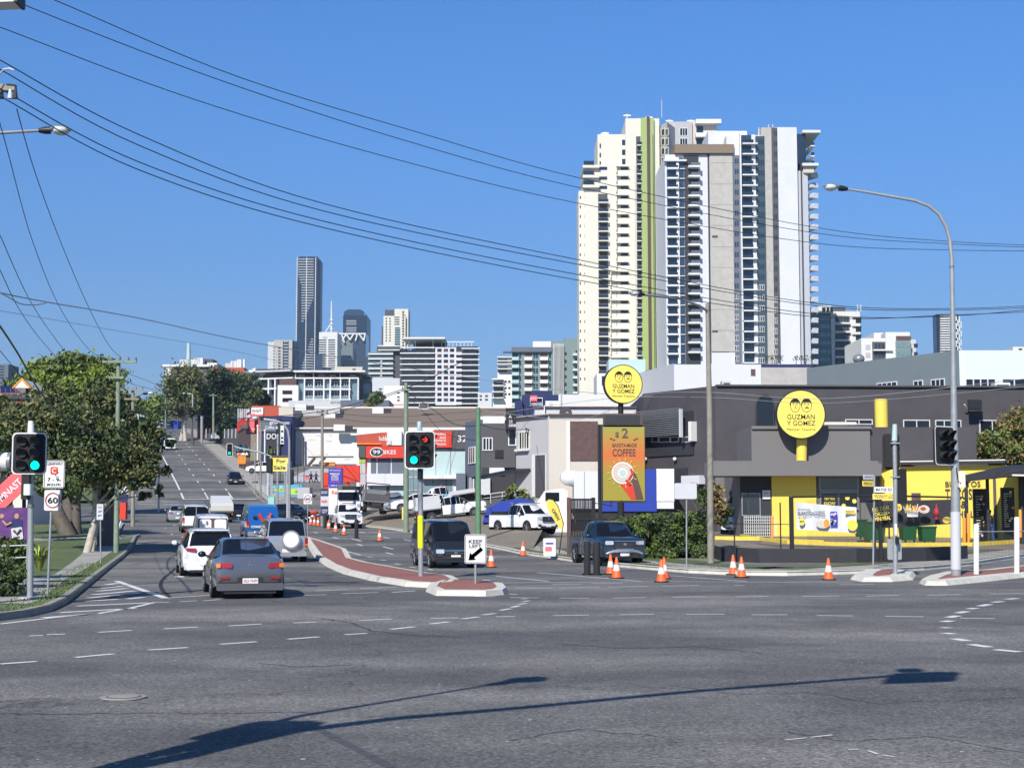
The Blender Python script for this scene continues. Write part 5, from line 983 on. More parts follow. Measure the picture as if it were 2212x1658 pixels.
# ------------------------------------------------------------------ vegetation
import numpy as np
def foliage(rs, blobs, n, leaf, mats, squash=.8, hollow=.55):
    """many leaf-sized faces in clumps; blobs = [(centre, (rx,ry,rz))]"""
    rg = np.random.default_rng(rs); mb = MB()
    vol = np.array([b[1][0]*b[1][1]*b[1][2] for b in blobs])**.67; vol /= vol.sum()
    for (c, r), fr in zip(blobs, vol):
        k = max(8, int(n*fr)); clumps = max(3, k//80)
        d = rg.normal(size=(clumps,3)); d /= np.linalg.norm(d, axis=1)[:,None]
        cc = np.array(c)+d*np.array(r)*(hollow+(1-hollow)*rg.random((clumps,1))**.5)
        cs = min(r)*.29*(.6+.9*rg.random(clumps))
        which = rg.integers(0, clumps, k)
        p = cc[which]+rg.normal(size=(k,3))*cs[which][:,None]*np.array([1,1,squash])
        a = rg.normal(size=(k,3)); a /= np.linalg.norm(a, axis=1)[:,None]; b = np.cross(a, rg.normal(size=(k,3))); b /= np.linalg.norm(b, axis=1)[:,None]
        s = leaf*(.6+.8*rg.random(k))[:,None]
        q = np.stack([p-a*s, p+b*s*.5, p+a*s, p-b*s*.5], 1).reshape(-1,3)
        o = len(mb.v); mb.v += [tuple(v) for v in q.tolist()]
        cm = rg.integers(0, len(mats), clumps)
        ids = [mb.mi(m) for m in mats]
        mb.f += [[o+4*i, o+4*i+1, o+4*i+2, o+4*i+3] for i in range(k)]
        mb.m += [ids[cm[w]] if rg_ > .15 else ids[0] for w, rg_ in zip(which, rg.random(k))]; mb.sm += [False]*k
    return mb
def tree(lab, base, trunk_r, blobs, n, leaf, mats, bark='bark', seed=1, name='tree', cat='tree', group=None, trunks=None, squash=.8):
    t = thing(name, lab, cat, base, group); mb = MB(); random.seed(seed); base = Vector(base)
    if trunks is None: trunks = [(base, trunk_r)]
    for b, r in trunks:
        b = Vector(b); top = sum((Vector(c) for c, _ in blobs), Vector())/len(blobs)
        pts = [b-Vector((0,0,.2))]+[b.lerp(top, f_)+Vector((random.uniform(-.25,.25),random.uniform(-.25,.25),0))*r*3 for f_ in (.3,.6,.9)]
        mb.tube(pts, [r*1.25,r,r*.75,r*.4], bark, 8)
        for c, rr in random.sample(blobs, min(len(blobs), 6)): m_ = pts[1].lerp(pts[2], random.random()); mb.tube([m_, m_.lerp(Vector(c), .5)+Vector((0,0,-.1*rr[2])), c], [r*.5,r*.32,r*.12], bark, 6)
    mb.obj('trunk', t); foliage(seed, blobs, n, leaf, mats, squash).obj('crown', t); return t
def pb(x, y, rpx, Y, rz=None, ry=None):   # blob measured in view units
    k = Y/F; p = P(x, y, Y); return (tuple(p), (rpx*k, (ry or rpx)*k*.9, (rz or rpx)*k))
def blobs(Y, L, jy=2.5, seed=0):
    random.seed(seed+11); return [(lambda q: ((q[0][0], q[0][1]+random.uniform(-jy,jy), q[0][2]), q[1]))(pb(x, y, r, Y, rz)) for x, y, r, rz in L]
g0 = lambda x, Y, dz=.13: (PX(x, Y, 1110), Y, T(Y)+dz)
tree('broad bright green fig tree crown rising behind the roadside trees at left', g0(150,150), .6, blobs(150, [(100,820,42,38),(150,805,48,40),(200,815,45,38),(230,840,30,34),(75,850,32,30),(130,850,45,32),(185,860,45,30),(240,870,25,25)], 4, 1), 30000, .26, ['leafbright','leafbright','leafmid'], seed=1, squash=.6)
tree('large olive paperbark tree hanging over the left footpath with pale twin trunk', g0(193,74), .32, blobs(74, [(150,930,70,50),(215,935,45,50),(110,890,50,45),(190,880,55,45),(60,930,55,50),(255,975,42,48),(200,1000,55,45),(140,1010,55,40),(300,960,38,50),(330,1000,26,38),(325,930,22,25),(285,1010,40,32),(345,985,12,30),(90,980,45,38),(250,905,30,30),(235,1040,32,25),(165,1050,40,25),(120,1045,35,22),(315,1040,22,22),(345,1015,12,14),(335,1060,10,14),(300,1068,12,12),(180,850,18,12),(275,915,14,14),(355,960,8,12),(50,885,16,14),(255,880,12,12),(210,860,12,10),(230,1075,18,12)], 2.0, 2), 46000, .12, ['leafdark','leafolive','leafmid','leafolive'], bark='barkpale', seed=2, trunks=[(g0(188,73), .17), (g0(200,74), .10), (g0(205,76), .07)])
tree('dark leafy tree standing behind the signal at the left edge', g0(150,95), .45, blobs(95, [(30,960,50,50),(80,905,42,34),(100,990,50,45),(50,1020,50,30),(0,915,38,34),(160,960,45,45),(-30,870,30,22)], 3, 3), 26000, .15, ['leafdark','leafolive','leafmid'], seed=3)
tree('bare brownish tree at the left edge behind the green signal', g0(10,84), .2, blobs(84, [(5,940,40,40),(30,980,30,35),(-20,960,40,50)], 2, 4), 3500, .2, ['leafgrey','leafrust','leafgrey'], seed=4)
tree('thick dark trunked tree on the lawn behind the clearway sign', g0(165,96), .32, blobs(96, [(160,1000,45,35),(130,1020,35,25),(190,1020,35,28),(150,965,40,30)], 2, 5), 12000, .14, ['leafdark','leafmid'], seed=5)
tree('tall gum tree with pale leaning trunks beside the top of the road', g0(395,318), .8, blobs(318, [(395,830,34,32),(375,855,20,30),(410,860,24,30),(385,885,22,16),(400,806,24,14),(372,830,16,20),(418,838,18,22),(425,870,14,20)], 5, 6), 18000, .32, ['leafolive','leafgrey','leafmid'], bark='barkpale', seed=6, trunks=[(g0(388,318), .42), (g0(397,317), .36)])
tree('small round grey green tree beside the lamp post up the hill', g0(414,300), .25, blobs(300, [(414,885,10,13)], 1, 7), 900, .35, ['leafgrey','leafdark'], seed=7)
tree('dark pine tree with rusty top beside the hillside shops', g0(475,330), .7, blobs(330, [(470,845,26,30),(495,830,26,26),(520,845,26,26),(540,860,22,24),(455,870,20,24),(505,870,30,26),(480,815,22,16),(490,895,26,20),(530,885,22,20),(455,905,16,18)], 6, 8), 22000, .36, ['leafpine','leafdark','leafpine','leafolive'], seed=8)
tree('rust tinged tree top in front of the red brick building', g0(478,345), .4, blobs(345, [(485,808,24,9),(505,812,20,9),(470,815,15,10)], 4, 9), 2200, .5, ['leafrust','leafgrey','leafdark'], seed=9)
tree('dark dense tree right of the hillside pines, beside the white framed office', g0(545,352), .6, blobs(352, [(548,840,22,26),(562,860,14,22),(530,830,22,16),(570,885,22,14),(545,885,25,18)], 5, 10), 6000, .5, ['leafpine','leafdark'], seed=10)
tree('lime green tree at the left of the hilltop road', g0(330,400), .5, blobs(400, [(325,870,26,18),(345,880,16,20),(305,880,20,16),(335,890,20,14)], 5, 11), 4500, .5, ['leaflime','leafbright','leafmid'], seed=11)
tree('dark tree mass above the shops left of the red corner shop', g0(500,300), .5, blobs(300, [(500,905,18,20),(480,925,14,14),(512,930,10,14)], 4, 12), 3500, .45, ['leafpine','leafdark'], seed=12)
tree('bushy palm like tree in front of the dark balcony block', g0(808,300), .3, blobs(300, [(805,858,16,12),(795,868,10,8),(816,868,10,9)], 2, 13), 1300, .5, ['leafolive','leafmid'], seed=13)
tree('flowering green and rust tree above the canopy at the right edge', g0(2200,96), .16, blobs(96, [(2150,975,42,22),(2190,945,40,30),(2230,920,45,35),(2130,960,25,20),(2240,980,50,22),(2175,990,40,14)], 1.2, 14), 16000, .13, ['leafrust','leafmid','leaflime','leafolive'], seed=14)
tree('dark shrub tree behind the hedge beside the white box sign', g0(1520,76), .08, blobs(76, [(1490,1065,16,18),(1530,1080,22,24),(1560,1110,18,20),(1545,1060,14,16)], .8, 15), 2600, .13, ['leafdark','leafmid','leafrust'], seed=15, name='shrub', cat='shrub')
tree('shrub growing against the charcoal hall beside the restaurant entry', g0(1590,96,.5), .06, blobs(96, [(1592,1070,13,12),(1600,1085,12,12)], .8, 16), 900, .14, ['leafmid','leafdark'], seed=16, name='shrub', cat='shrub')
tree('bushes under the black awning of the beige building', (PX(1115,102),102,1.2), .03, blobs(102, [(1110,1060,18,14),(1130,1078,20,12),(1095,1075,14,10),(1110,1092,22,12),(1130,1098,18,10)], .8, 17), 1600, .2, ['leafolive','leafmid','leafbright'], seed=17, name='shrub', cat='shrub')
tree('leafy dark shrub below the handrail at the left edge', g0(10,36), .05, blobs(36, [(0,1240,35,32),(35,1255,26,24),(-20,1215,35,30),(5,1262,38,16)], .4, 18), 5000, .055, ['leafmid','leafdark','leafmid'], seed=18, name='shrub', cat='shrub')
tree('leafy green shrub behind the handrail at the left edge', g0(15,40), .05, blobs(40, [(5,1185,30,20),(40,1190,28,22),(60,1215,16,26),(-20,1180,30,20)], .4, 19), 4200, .07, ['leafmid','leafolive','leaflime'], seed=19, name='shrub', cat='shrub')
# hedge
Yh = 66; L = []
for x in range(1335, 1535, 17):
    for y in (1125, 1150, 1175, 1195): L.append((x, y+(8 if x < 1360 else 0)-(x > 1500)*4, 14, 16))
t = thing('hedge', 'thick clipped green hedge behind the parked blue grey pickup', 'hedge', g0(1430,Yh)); foliage(21, blobs(Yh, L, .9, 21), 36000, .07, ['leafmid','leafdark','leaflime','leafmid'], .9, .6).obj('foliage', t)
mb = MB(); 
for x in range(1340, 1530, 20): mb.tube([g0(x,Yh), P(x,1130,Yh)], .05, 'bark', 5)
mb.obj('stems', t)['kind'] = 'stuff'
for lab, x, y, Y, n_, sc_ in (('strappy flax plant with long pale leaves behind the left signal pole', 85, 1232, 39, 46, 1.0),):
    mb = MB(); random.seed(5); b = G(x, y, .13); 
    for i in range(n_):
        a = random.uniform(0, 6.28); l = random.uniform(.5,1.05)*sc_; d = Vector((math.cos(a), math.sin(a), 0)); m_ = random.choice(['leafmid','leafolive','leafbright','limegreen']); s_ = Vector((-d.y, d.x, 0))*.035
        p0, p1, p2 = b+d*.05, b+d*l*.35+Vector((0,0,l*.75)), b+d*l*.75+Vector((0,0,l*.95)); mb.add([p0-s_,p0+s_,p1+s_,p1-s_,p2], [(0,1,2,3),(3,2,4)], m_)
    one(mb, 'flax_plant', lab, 'plant', b)
random.seed(9); mb = MB()
for i in range(2200):
    if i % 3: 
        Y = random.uniform(30, 60); X = np.interp(Y, [p[1] for p in LK], [p[0] for p in LK])-random.uniform(.15, 1.2)
    else: j = random.uniform(7, 12.9); a_, b_ = R2[int(j)], R2[int(j)+1]; f_ = j-int(j); X = a_[0]+(b_[0]-a_[0])*f_+random.uniform(-.2,.2); Y = a_[1]+(b_[1]-a_[1])*f_+random.uniform(2.6,4.1)
    h = random.uniform(.02,.07); a = random.uniform(0,3.14); dx, dy = math.cos(a)*.02, math.sin(a)*.02; z = T(Y)+.13
    mb.add([(X-dx,Y-dy,z),(X+dx,Y+dy,z),(X+random.uniform(-.04,.04),Y,z+h)], [(0,1,2)], random.choice(['grass','leafmid','leaflime']))
tag(mb.obj('grass_tufts'), 'tufts of grass growing on the verges along the kerbs', 'grass', kind='stuff')

# ------------------------------------------------------------------ poles, lamps, wires
def tubeobj(name, parent, pts, r, m, n=10): mb = MB(); mb.tube(pts, r, m, n); return mb.obj(name, parent)
def lamp_head(parent, p, d, s=1.0):   # cobra head pointing along d
    d = Vector(d).normalized(); u = Vector((0,0,1)); sd = d.cross(u); p = Vector(p)
    mb = MB(); mb.tube([p-d*.05*s, p+d*.12*s, p+d*.26*s], [.06*s,.10*s,.10*s], 'black', 10); mb.obj('lamp_neck', parent)
    mb = MB(); n = 10; rings = []
    for i, (x, w_, h_, z_) in enumerate(((.26,.10,.09,0),(.36,.15,.12,.02),(.55,.165,.12,.02),(.72,.13,.09,.0),(.80,.05,.04,-.02))):
        rings += [p+d*x*s+sd*(w_*s*math.cos(2*math.pi*j/n))+u*((h_*math.sin(2*math.pi*j/n) if math.sin(2*math.pi*j/n) > 0 else .02*math.sin(2*math.pi*j/n))+z_)*s for j in range(n)]
    fs = [(i*n+j, i*n+(j+1) % n, (i+1)*n+(j+1) % n, (i+1)*n+j) for i in range(4) for j in range(n)]
    mb.add(rings, fs, 'lamp', True); mb.add(rings[-n:], [tuple(range(n))], 'lamp'); h = mb.obj('lamp_head', parent)
    mb = MB(); mb.ball(p+d*.54*s-u*.02*s, (.22*s,.22*s,.12*s), 'lens', 12, 8); o = mb.obj('lens', h, None)
    o.parent = h
def power_pole(x, ybase, ytop, Y, m, lab, cats=(), r=.15, arm=None, lean=0):
    b = P(x+lean, ybase, Y); tp = P(x, ytop, Y); t = thing('power_pole', lab, 'power pole', b, 'timber power poles along the roads')
    tubeobj('post', t, [b-Vector((0,0,.3)), b.lerp(tp, .5), tp], [r,r*.9,r*.72], m)
    for (ya, x0, x1, ins) in cats:
        a, c = P(x0, ya, Y), P(x1, ya, Y); mb = MB(); mb.box(min(a.x,c.x), max(a.x,c.x), Y-r-.12, Y-r, a.z-.06, a.z+.06, m); mb.obj('crossarm', t)
        for q in ins:
            p = P(q, ya, Y); mb = MB(); mb.tube([(p.x,Y-r-.06,a.z+.06),(p.x,Y-r-.06,a.z+.22)], [.045,.03], 'charcoal2', 6); mb.obj('insulator', t)
    return t
power_pole(256, 1197, 772, 73, 'timber', 'pale green timber power pole with long crossarm beside the left kerb', [(782,224,297,(226,244,262,280,296)),(816,238,270,(242,268))], .14, lean=-5)
t = power_pole(287, 1128, 838, 112, 'timberbrown', 'brown timber power pole behind the left roadside tree carrying a street light', [(842,262,312,(264,278,296,310)),(862,270,302,(272,300))], .16)
p = P(300, 852, 111.5); tubeobj('arm', t, [P(288,858,112), P(310,850,111)], .05, 'galv', 6); lamp_head(t, P(310,850,111), (1,-.1,.1), 1.1)
power_pole(1033, 1150, 880, 86, 'timbergreen', 'dark green timber power pole in front of the blue grey building', [], .17, lean=0)
power_pole(877, 1147, 826, 102, 'timber', 'tall greenish timber power pole right of the bike shop windows', [(842,868,886,(870,884))], .19)
power_pole(696, 1135, 885, 118, 'timberbrown', 'timber power pole with transformer brackets behind the white pickup', [(892,684,710,(686,696,708))], .14)
power_pole(461, 944, 850, 300, 'timber', 'green timber power pole beside the dark trees up the hill', [(854,452,470,(453,469))], .24)
power_pole(563, 1065, 905, 178, 'timberbrown', 'weathered timber pole on the far street corner left of the for sale sign', [], .12)
t = thing('power_pole', 'timber crossarm with white insulators cut off by the upper left edge', 'power pole', (-12.4,31,0), 'timber power poles along the roads')
tubeobj('post', t, [(-12.4,31,-.3),(-12.4,31,13.5)], [.2,.15], 'timberbrown'); mb = MB(); a = P(35,192,30.8); mb.box(-14, a.x, 30.7, 30.85, a.z-.06, a.z+.08, 'timberbrown'); mb.obj('crossarm', t)
for x in (3, 22, 33): p = P(x, 205, 30.6); mb = MB(); mb.tube([(p.x,30.6,p.z+.12),(p.x,30.6,p.z-.08)], [.03,.06], 'lens' if x == 22 else 'charcoal', 8); mb.obj('insulator', t)
mb = MB(); mb.tube([P(0,160,30.5), P(8,150,30.4), P(20,148,30.3), P(30,152,30.3)], .02, 'lightgrey', 5); mb.obj('cable_loop', t)
# street lamps
t = thing('street_lamp', 'grey cobra street lamp reaching in from the upper left edge', 'street lamp', (-14.5,36,.1), 'cobra head street lamps')
a = P(88, 282, 37); tubeobj('pole', t, [(-14.5,36,0),(-14.5,36,11.2),(-14.2,36.1,11.45),(a.x,37,a.z)], [.09,.07,.05,.04], 'galv'); lamp_head(t, a, (1,.05,.03), .95)
b = P(2065,1242,48); b.z = .13; t = thing('street_lamp', 'tall galvanised street lamp with long curved arm carrying a side-on signal', 'street lamp', b, 'cobra head street lamps')
C = [P(x, y, 48) for x, y in ((2061,920),(2056,560),(2052,520),(2044,490),(2028,462),(2005,444),(1975,433),(1930,425),(1880,416),(1828,408))]
tubeobj('pole', t, [b, P(2064,1050,48), C[0]]+C[1:3], [.155,.15,.11,.07,.07], 'galv', 12); tubeobj('arm', t, C[2:], [.065,.06,.06,.055,.055,.05,.045,.04], 'galv', 10)
mb = MB(); q = P(2056,578,48); mb.tube([q, q+Vector((0,0,.06))], .085, 'galvdark', 10); mb.obj('joint_collar', t); mb = MB(); q0, q1 = P(2065,1062,48), P(2065,1236,48); mb.tube([q1+Vector((0,0,.1)), P(2064,1105,48)], .162, 'lightgrey', 14); mb.obj('painted_sleeve', t)
lamp_head(t, C[-1], (-1,0,.12), .95)
mb = MB(); mb.tube([P(2066,1010,47.8), P(2070,1040,47.7), P(2075,1044,47.7), P(2078,1030,47.8)], .02, 'black', 6); mb.obj('cable', t)
b = P(1535,1190,60); b.z = .13; t = thing('street_lamp', 'brownish street lamp with straight arm standing behind the hedge', 'street lamp', b, 'cobra head street lamps')
tubeobj('pole', t, [b, P(1533,900,60), P(1528,655,60)], [.14,.12,.08], 'timberbrown', 10); tubeobj('arm', t, [P(1529,672,60), P(1510,660,59.5), P(1470,645,58.5), P(1385,636,56)], [.06,.055,.05,.045], 'galv', 8); lamp_head(t, P(1390,636,56), (-1,-.6,.05), .8)
def hill_lamp(lab, x, yb, yt, Y, pts, r=.1):
    b = P(x, yb, Y); b.z = T(Y)+.1; t = thing('street_lamp', lab, 'street lamp', b, 'cobra head street lamps'); tubeobj('pole', t, [b]+[P(*q, Y) for q in pts], r, 'galv', 8); e = P(*pts[-1], Y); d = e-P(*pts[-2], Y); lamp_head(t, e, d, 1.3)
hill_lamp('curved galvanised street lamp in front of the coffee shop', 625, 1145, 905, 118, [(625,950),(622,930),(612,914),(596,909),(570,905)], .1)
hill_lamp('grey street lamp with flat arm beside the hilltop gum trees', 416, 948, 851, 300, [(416,852),(412,851),(405,850)], .16)
hill_lamp('slim street lamp by the dark pines up the hill', 401, 945, 838, 330, [(401,848),(398,846),(385,845)], .14)
hill_lamp('pale street lamp pole at the far top of the road', 357, 955, 842, 380, [(357,843),(352,841),(345,842)], .16)
for lab, x, yb, yt, Y, r in (('galvanised pole standing left of the curved lamp on the far corner', 584, 1120, 990, 140, .1), ('white bare pole among the hillside shops', 436, 938, 900, 310, .3), ('thin pale pole beside the hillside hedge', 551, 1032, 960, 190, .07), ('thick grey post left of the for sale sign', 600, 1050, 940, 150, .11)):
    b = P(x, yb, Y); b.z = T(Y)+.1; mb = MB(); mb.tube([b, P(x, yt, Y)], r, 'galv', 8); mb.tube([P(x, yt, Y), P(x, yt, Y)+Vector((0,0,.1))], r*1.1, 'lightgrey', 8); one(mb, 'pole', lab, 'pole', b)
# wires: every span is a cable of its own
def wire(lab, pts, r=.0115, m='wire', group='overhead cables'):
    P3 = [P(*p) for p in pts]; out = []
    n = len(P3)
    for i in range(n-1):
        p0, p1, p2, p3 = P3[max(i-1,0)], P3[i], P3[i+1], P3[min(i+2,n-1)]
        for j in range(8):
            s = j/8; out.append(.5*((2*p1)+(p2-p0)*s+(2*p0-5*p1+4*p2-p3)*s*s+(3*p1-p0-3*p2+p3)*s**3))
    out.append(P3[-1]); mb = MB(); mb.tube(out, r, m, 5); one(mb, 'power_line', lab, 'cable', out[0], group)
wire('highest overhead cable crossing the sky from top left', [(60,-25,31),(150,14,31.5),(520,168,36),(900,285,42),(1254,385,48),(1760,491,54),(2060,522,57),(2320,532,60)])
wire('second overhead cable from the top, starting at the corner lamp fixture', [(-60,-45,31),(50,10,31.5),(480,175,36),(880,305,42),(1254,406,48),(1760,503,54),(2060,527,57),(2320,537,60)])
wire('third overhead cable from the top, entering at the upper left edge', [(-60,38,31),(0,59,31.5),(420,215,36),(840,340,42),(1254,440,48),(1760,525,54),(2060,540,57),(2320,542,60)])
for i, (a, lab) in enumerate(((0,'upper cable of the lower four spanning the whole sky'),(17,'second cable of the lower four spanning the sky'),(62,'third cable of the lower four, tied to the cut-off crossarm'),(78,'lowest of the four thick cables, tied to the cut-off crossarm'))):
    k = [0,.75,1.6,2.3][i]
    wire(lab, [(-60,100+a,30),(0,[130,150,192,208][i],30.5),(300,[291,314,350,367][i],34),(700,[440,456,478,492][i],40),(1254,[562,572,594,606][i],48),(1760,[655,660,678,684][i],56),(2060,[666,669,682,680][i],60),(2320,[655,660,657,668][i],64)], .0135)
wire('cable drooping from the left edge below the street lamp toward the skyline', [(-40,620,40),(0,632,42),(100,652,48),(300,687,58),(560,742,75),(880,795,100),(1300,850,104),(1700,857,110),(2212,830,115)], .02, 'wirepale')
wire('short pale cable loop hanging at the left edge above the trees', [(-10,628,41),(15,640,41.3),(45,656,42.5),(80,658,44),(105,652,46)], .016, 'wirepale')
wire('faint cable running low across the sky to the far office', [(-40,665,60),(0,671,62),(200,705,75),(560,770,110),(800,840,130)], .012, 'wirepale')
wire('steep cable from the crossarm down to the left power pole', [(-20,200,30),(12,310,35),(70,520,45),(130,665,58),(190,752,70),(238,782,73)])
wire('second steep cable falling to the left power pole, farther right', [(36,235,30.7),(75,370,37),(130,520,46),(190,660,57),(235,745,67),(262,772,73)])
wire('third steep cable at the left edge falling to the crossarm', [(-20,470,36),(0,508,38),(60,640,48),(110,718,60),(160,775,70),(225,785,73)])
wire('fourth steep cable, lowest at the left edge, ending behind the fig tree', [(-20,550,36),(0,583,38),(40,665,46),(90,735,58),(140,780,70),(226,783,73)])
wire('thick black service cable sagging across the left trees to the power pole', [(-20,680,32),(0,704,34),(40,765,40),(90,850,50),(150,910,60),(200,935,68),(235,938,72),(252,925,73)], .028, 'black')
wire('thin cable at the far left edge above the house roof', [(-10,745,40),(0,757,42),(40,805,52),(90,860,66)], .012)
wire('cable from the left power pole across to the second pole, upper', [(262,800,73),(300,815,85),(390,845,130),(461,856,300)], .012)
wire('cable from the left power pole to the hillside, lower', [(262,818,73),(320,838,90),(460,868,180),(700,885,118)], .012)
wire('dark cable rising from the transformer pole to the upper right', [(500,905,118),(696,888,118),(877,838,102),(1000,780,95)], .03, 'black')
wire('second dark cable sagging from the hillside to the transformer pole', [(420,895,200),(560,910,150),(700,896,118),(877,842,102)], .026, 'black')
wire('dark cable falling from the tall timber pole to the green pole', [(877,845,102),(930,880,98),(980,915,92),(1033,920,86)], .022, 'black')
wire('lower dark cable from the tall timber pole toward the bike shop sign', [(877,850,102),(920,895,98),(960,935,94),(1033,952,86)], .018)
wire('cable from the green pole to the beige building bracket', [(1033,915,86),(1080,927,92),(1145,927,104)], .02)
wire('cable crossing in front of the charcoal hall, upper', [(1033,885,86),(1250,905,85),(1390,855,80),(1530,847,75),(1800,860,75),(2212,818,75)], .015, 'wirepale')
wire('cable crossing in front of the charcoal hall, lower', [(1033,900,86),(1300,862,85),(1530,858,75),(1800,870,75),(2212,835,75)], .012, 'wirepale')
wire('long thin cable over the brown warehouse roof, upper', [(696,890,118),(850,900,125),(1030,888,135),(1200,880,135)], .014)
wire('long thin cable over the brown warehouse roof, lower', [(696,900,118),(850,915,125),(1030,905,135),(1120,905,135)], .014)
wire('two-house service cable beside the white wall', [(640,945,200),(700,1000,170),(760,1010,140),(785,1000,134)], .014)

# ------------------------------------------------------------------ traffic signals
def signal(root, O, d, cols=2, lit=None, red=None, s=1.0, w=None, h=None, name='signal_head'):
    """target board with white border, lantern openings and visors; d = right direction as seen from the front"""
    U = Vector(d).normalized(); W = Vector((0,0,1)); N = U.cross(W); O = Vector(O)
    w = w or (.86 if cols == 2 else .5)*s; h = h or 1.12*s
    mb = MB(); mb.plate(O, U, W, w, h, .03, 'white', .12*s, 'blackmatt'); mb.plate(O+N*.012, U, W, w-.07*s, h-.07*s, .03, 'blackmatt', .1*s); b = mb.obj(name, root)
    xs = (-.17*s,.17*s) if cols == 2 else (0,)
    for ci, x in enumerate(xs):
        for ri in range(3):
            y = (.31-.31*ri)*s; c = O+U*x+W*y+N*.05; on = lit == (ci, ri); isred = red == (ci, ri)
            mb = MB(); mb.disc(c, U, W, .115*s, .06, 'litgreen' if on else 'black', 'black', n=20); mb.obj('lens', b)
            mb = MB(); n = 14; R = .13*s; ring = []
            for i in range(n+1):
                a = math.radians(-35+250*i/n); q = U*R*math.cos(a)+W*R*math.sin(a); L = .10+.14*max(0, math.sin(a)); ring += [c+q, c+q*1.02+N*L*s]
            mb.add(ring, [(2*i,2*i+2,2*i+3,2*i+1) for i in range(n)], 'blackmatt'); mb.obj('visor', b)
            if isred:
                mb = MB(); q = c+N*.034
                mb.tube([q-U*.08*s, q+U*.06*s], .012*s, 'litred', 5); mb.tube([q+W*.07*s, q+U*.075*s, q-W*.07*s], .014*s, 'litred', 5); mb.obj('red_arrow', b)
    mb = MB(); mb.plate(O-N*.09, U, W, w*.75, h*.88, .14, 'blackmatt', .05); mb.obj('housing', b)
    return b
SIGG = 'traffic signals of the near junction'
b = P(65,1297,35); b.z = .13
t = thing('traffic_signal', 'galvanised signal pole at left kerb with green light beside the sixty sign', 'traffic signal', b, SIGG)
tubeobj('pole', t, [b, P(67,912,35)], [.075,.065], 'galv', 12); tubeobj('cap', t, [P(67,935,35), P(67,909,35)], [.085,.065], 'white', 12)
signal(t, P(63.5,979,34.8), (1,.08,0), 2, lit=(1,2), w=.80, h=.98, s=.9); mb = MB(); a = P(57,1050,34.9); mb.plate(a, (1,0,0), (0,0,1), .18, .62, .2, 'black', .03); mb.obj('side_lantern', t)
mb = MB(); a = P(62,1057,34.7); mb.plate(a, (1,0,0), (0,0,1), .2, .26, .12, 'offwhite', .02); mb.obj('control_box', t); tubeobj('clamp', t, [P(66.5,1095,35), P(66.5,1090,35)], .09, 'galvdark', 10); mb = MB(); mb.tube([b, b+Vector((0,0,.04))], .28, 'concrete', 12); mb.obj('footing', t)
b = P(909,1249,47.5); b.z = .14
t = thing('traffic_signal', 'median signal pole with yellow band, red arrow and green light', 'traffic signal', b, SIGG)
tubeobj('pole', t, [b, P(908,1010,47.5)], .082, 'galv', 12); tubeobj('pole', t, [P(908,1012,47.5), P(907,930,47.5)], .07, 'galv', 12); tubeobj('cap', t, [P(907,932,47.5), P(906,910,47.5)], [.09,.075], 'tealpale', 12); tubeobj('reflective_band', t, [P(908.5,1183,47.5), P(908,1113,47.5)], .092, 'hiviz', 14)
mb = MB(); a = P(908,1035,47.4); mb.tube([a+Vector((0,0,.5)), a], .09, 'black', 8); mb.obj('bracket', t)
signal(t, P(907,971,47.2), (1,-.12,0), 2, lit=(0,2), red=(1,0), w=.98, h=1.2, s=1.05)
h2 = signal(t, P(926,969,47.8), (.35,1,0), 1, w=.5, h=1.15, name='side_head')
b = P(1934,1242,49); b.z = .14
t = thing('traffic_signal', 'signal pole on right island seen from behind with pale cap and push button', 'traffic signal', b, SIGG)
tubeobj('pole', t, [b, P(1934,1040,49), P(1932,950,49)], .075, 'galv', 12); tubeobj('cap', t, [P(1932,952,49), P(1933,916,49)], [.1,.075], 'tealpale', 12)
signal(t, P(1925,975,49.15), (-1,.15,0), 1, w=.56, h=1.18); mb = MB(); mb.plate(P(1944,1050,49.1), (1,0,0), (0,0,1), .38, 1.15, .3, 'black', .05); mb.obj('side_lantern', t)
for y in (957,1030): mb = MB(); a = P(1933,y,48.9); mb.tube([a-Vector((.14,0,0)), a+Vector((.16,0,0))], .03, 'galv', 6); mb.obj('bracket', t)
mb = MB(); mb.plate(P(1938,1167,48.88), (1,0,0), (0,0,1), .12, .24, .08, 'black', .03); mb.obj('push_button', t); mb = MB(); mb.plate(P(1932,1186,49.15), (1,0,0), (0,0,1), .47, .68, .03, 'galv', .06); mb.obj('sign_back', t); mb = MB(); mb.plate(P(1935,1143,48.9), (1,0,0), (0,0,1), .08, .38, .02, 'white'); mb.obj('sticker', t)
t = COL.objects.get('street_lamp.001') 
hd = signal(t, P(2040,962,47.6), (.80,.60,0), 2, w=1.0, h=1.26, s=1.1); mb = MB(); mb.plate(P(2076,1035,47.8), (1,0,0), (0,0,1), .22, .52, .2, 'cream', .02); mb.obj('control_box', t)
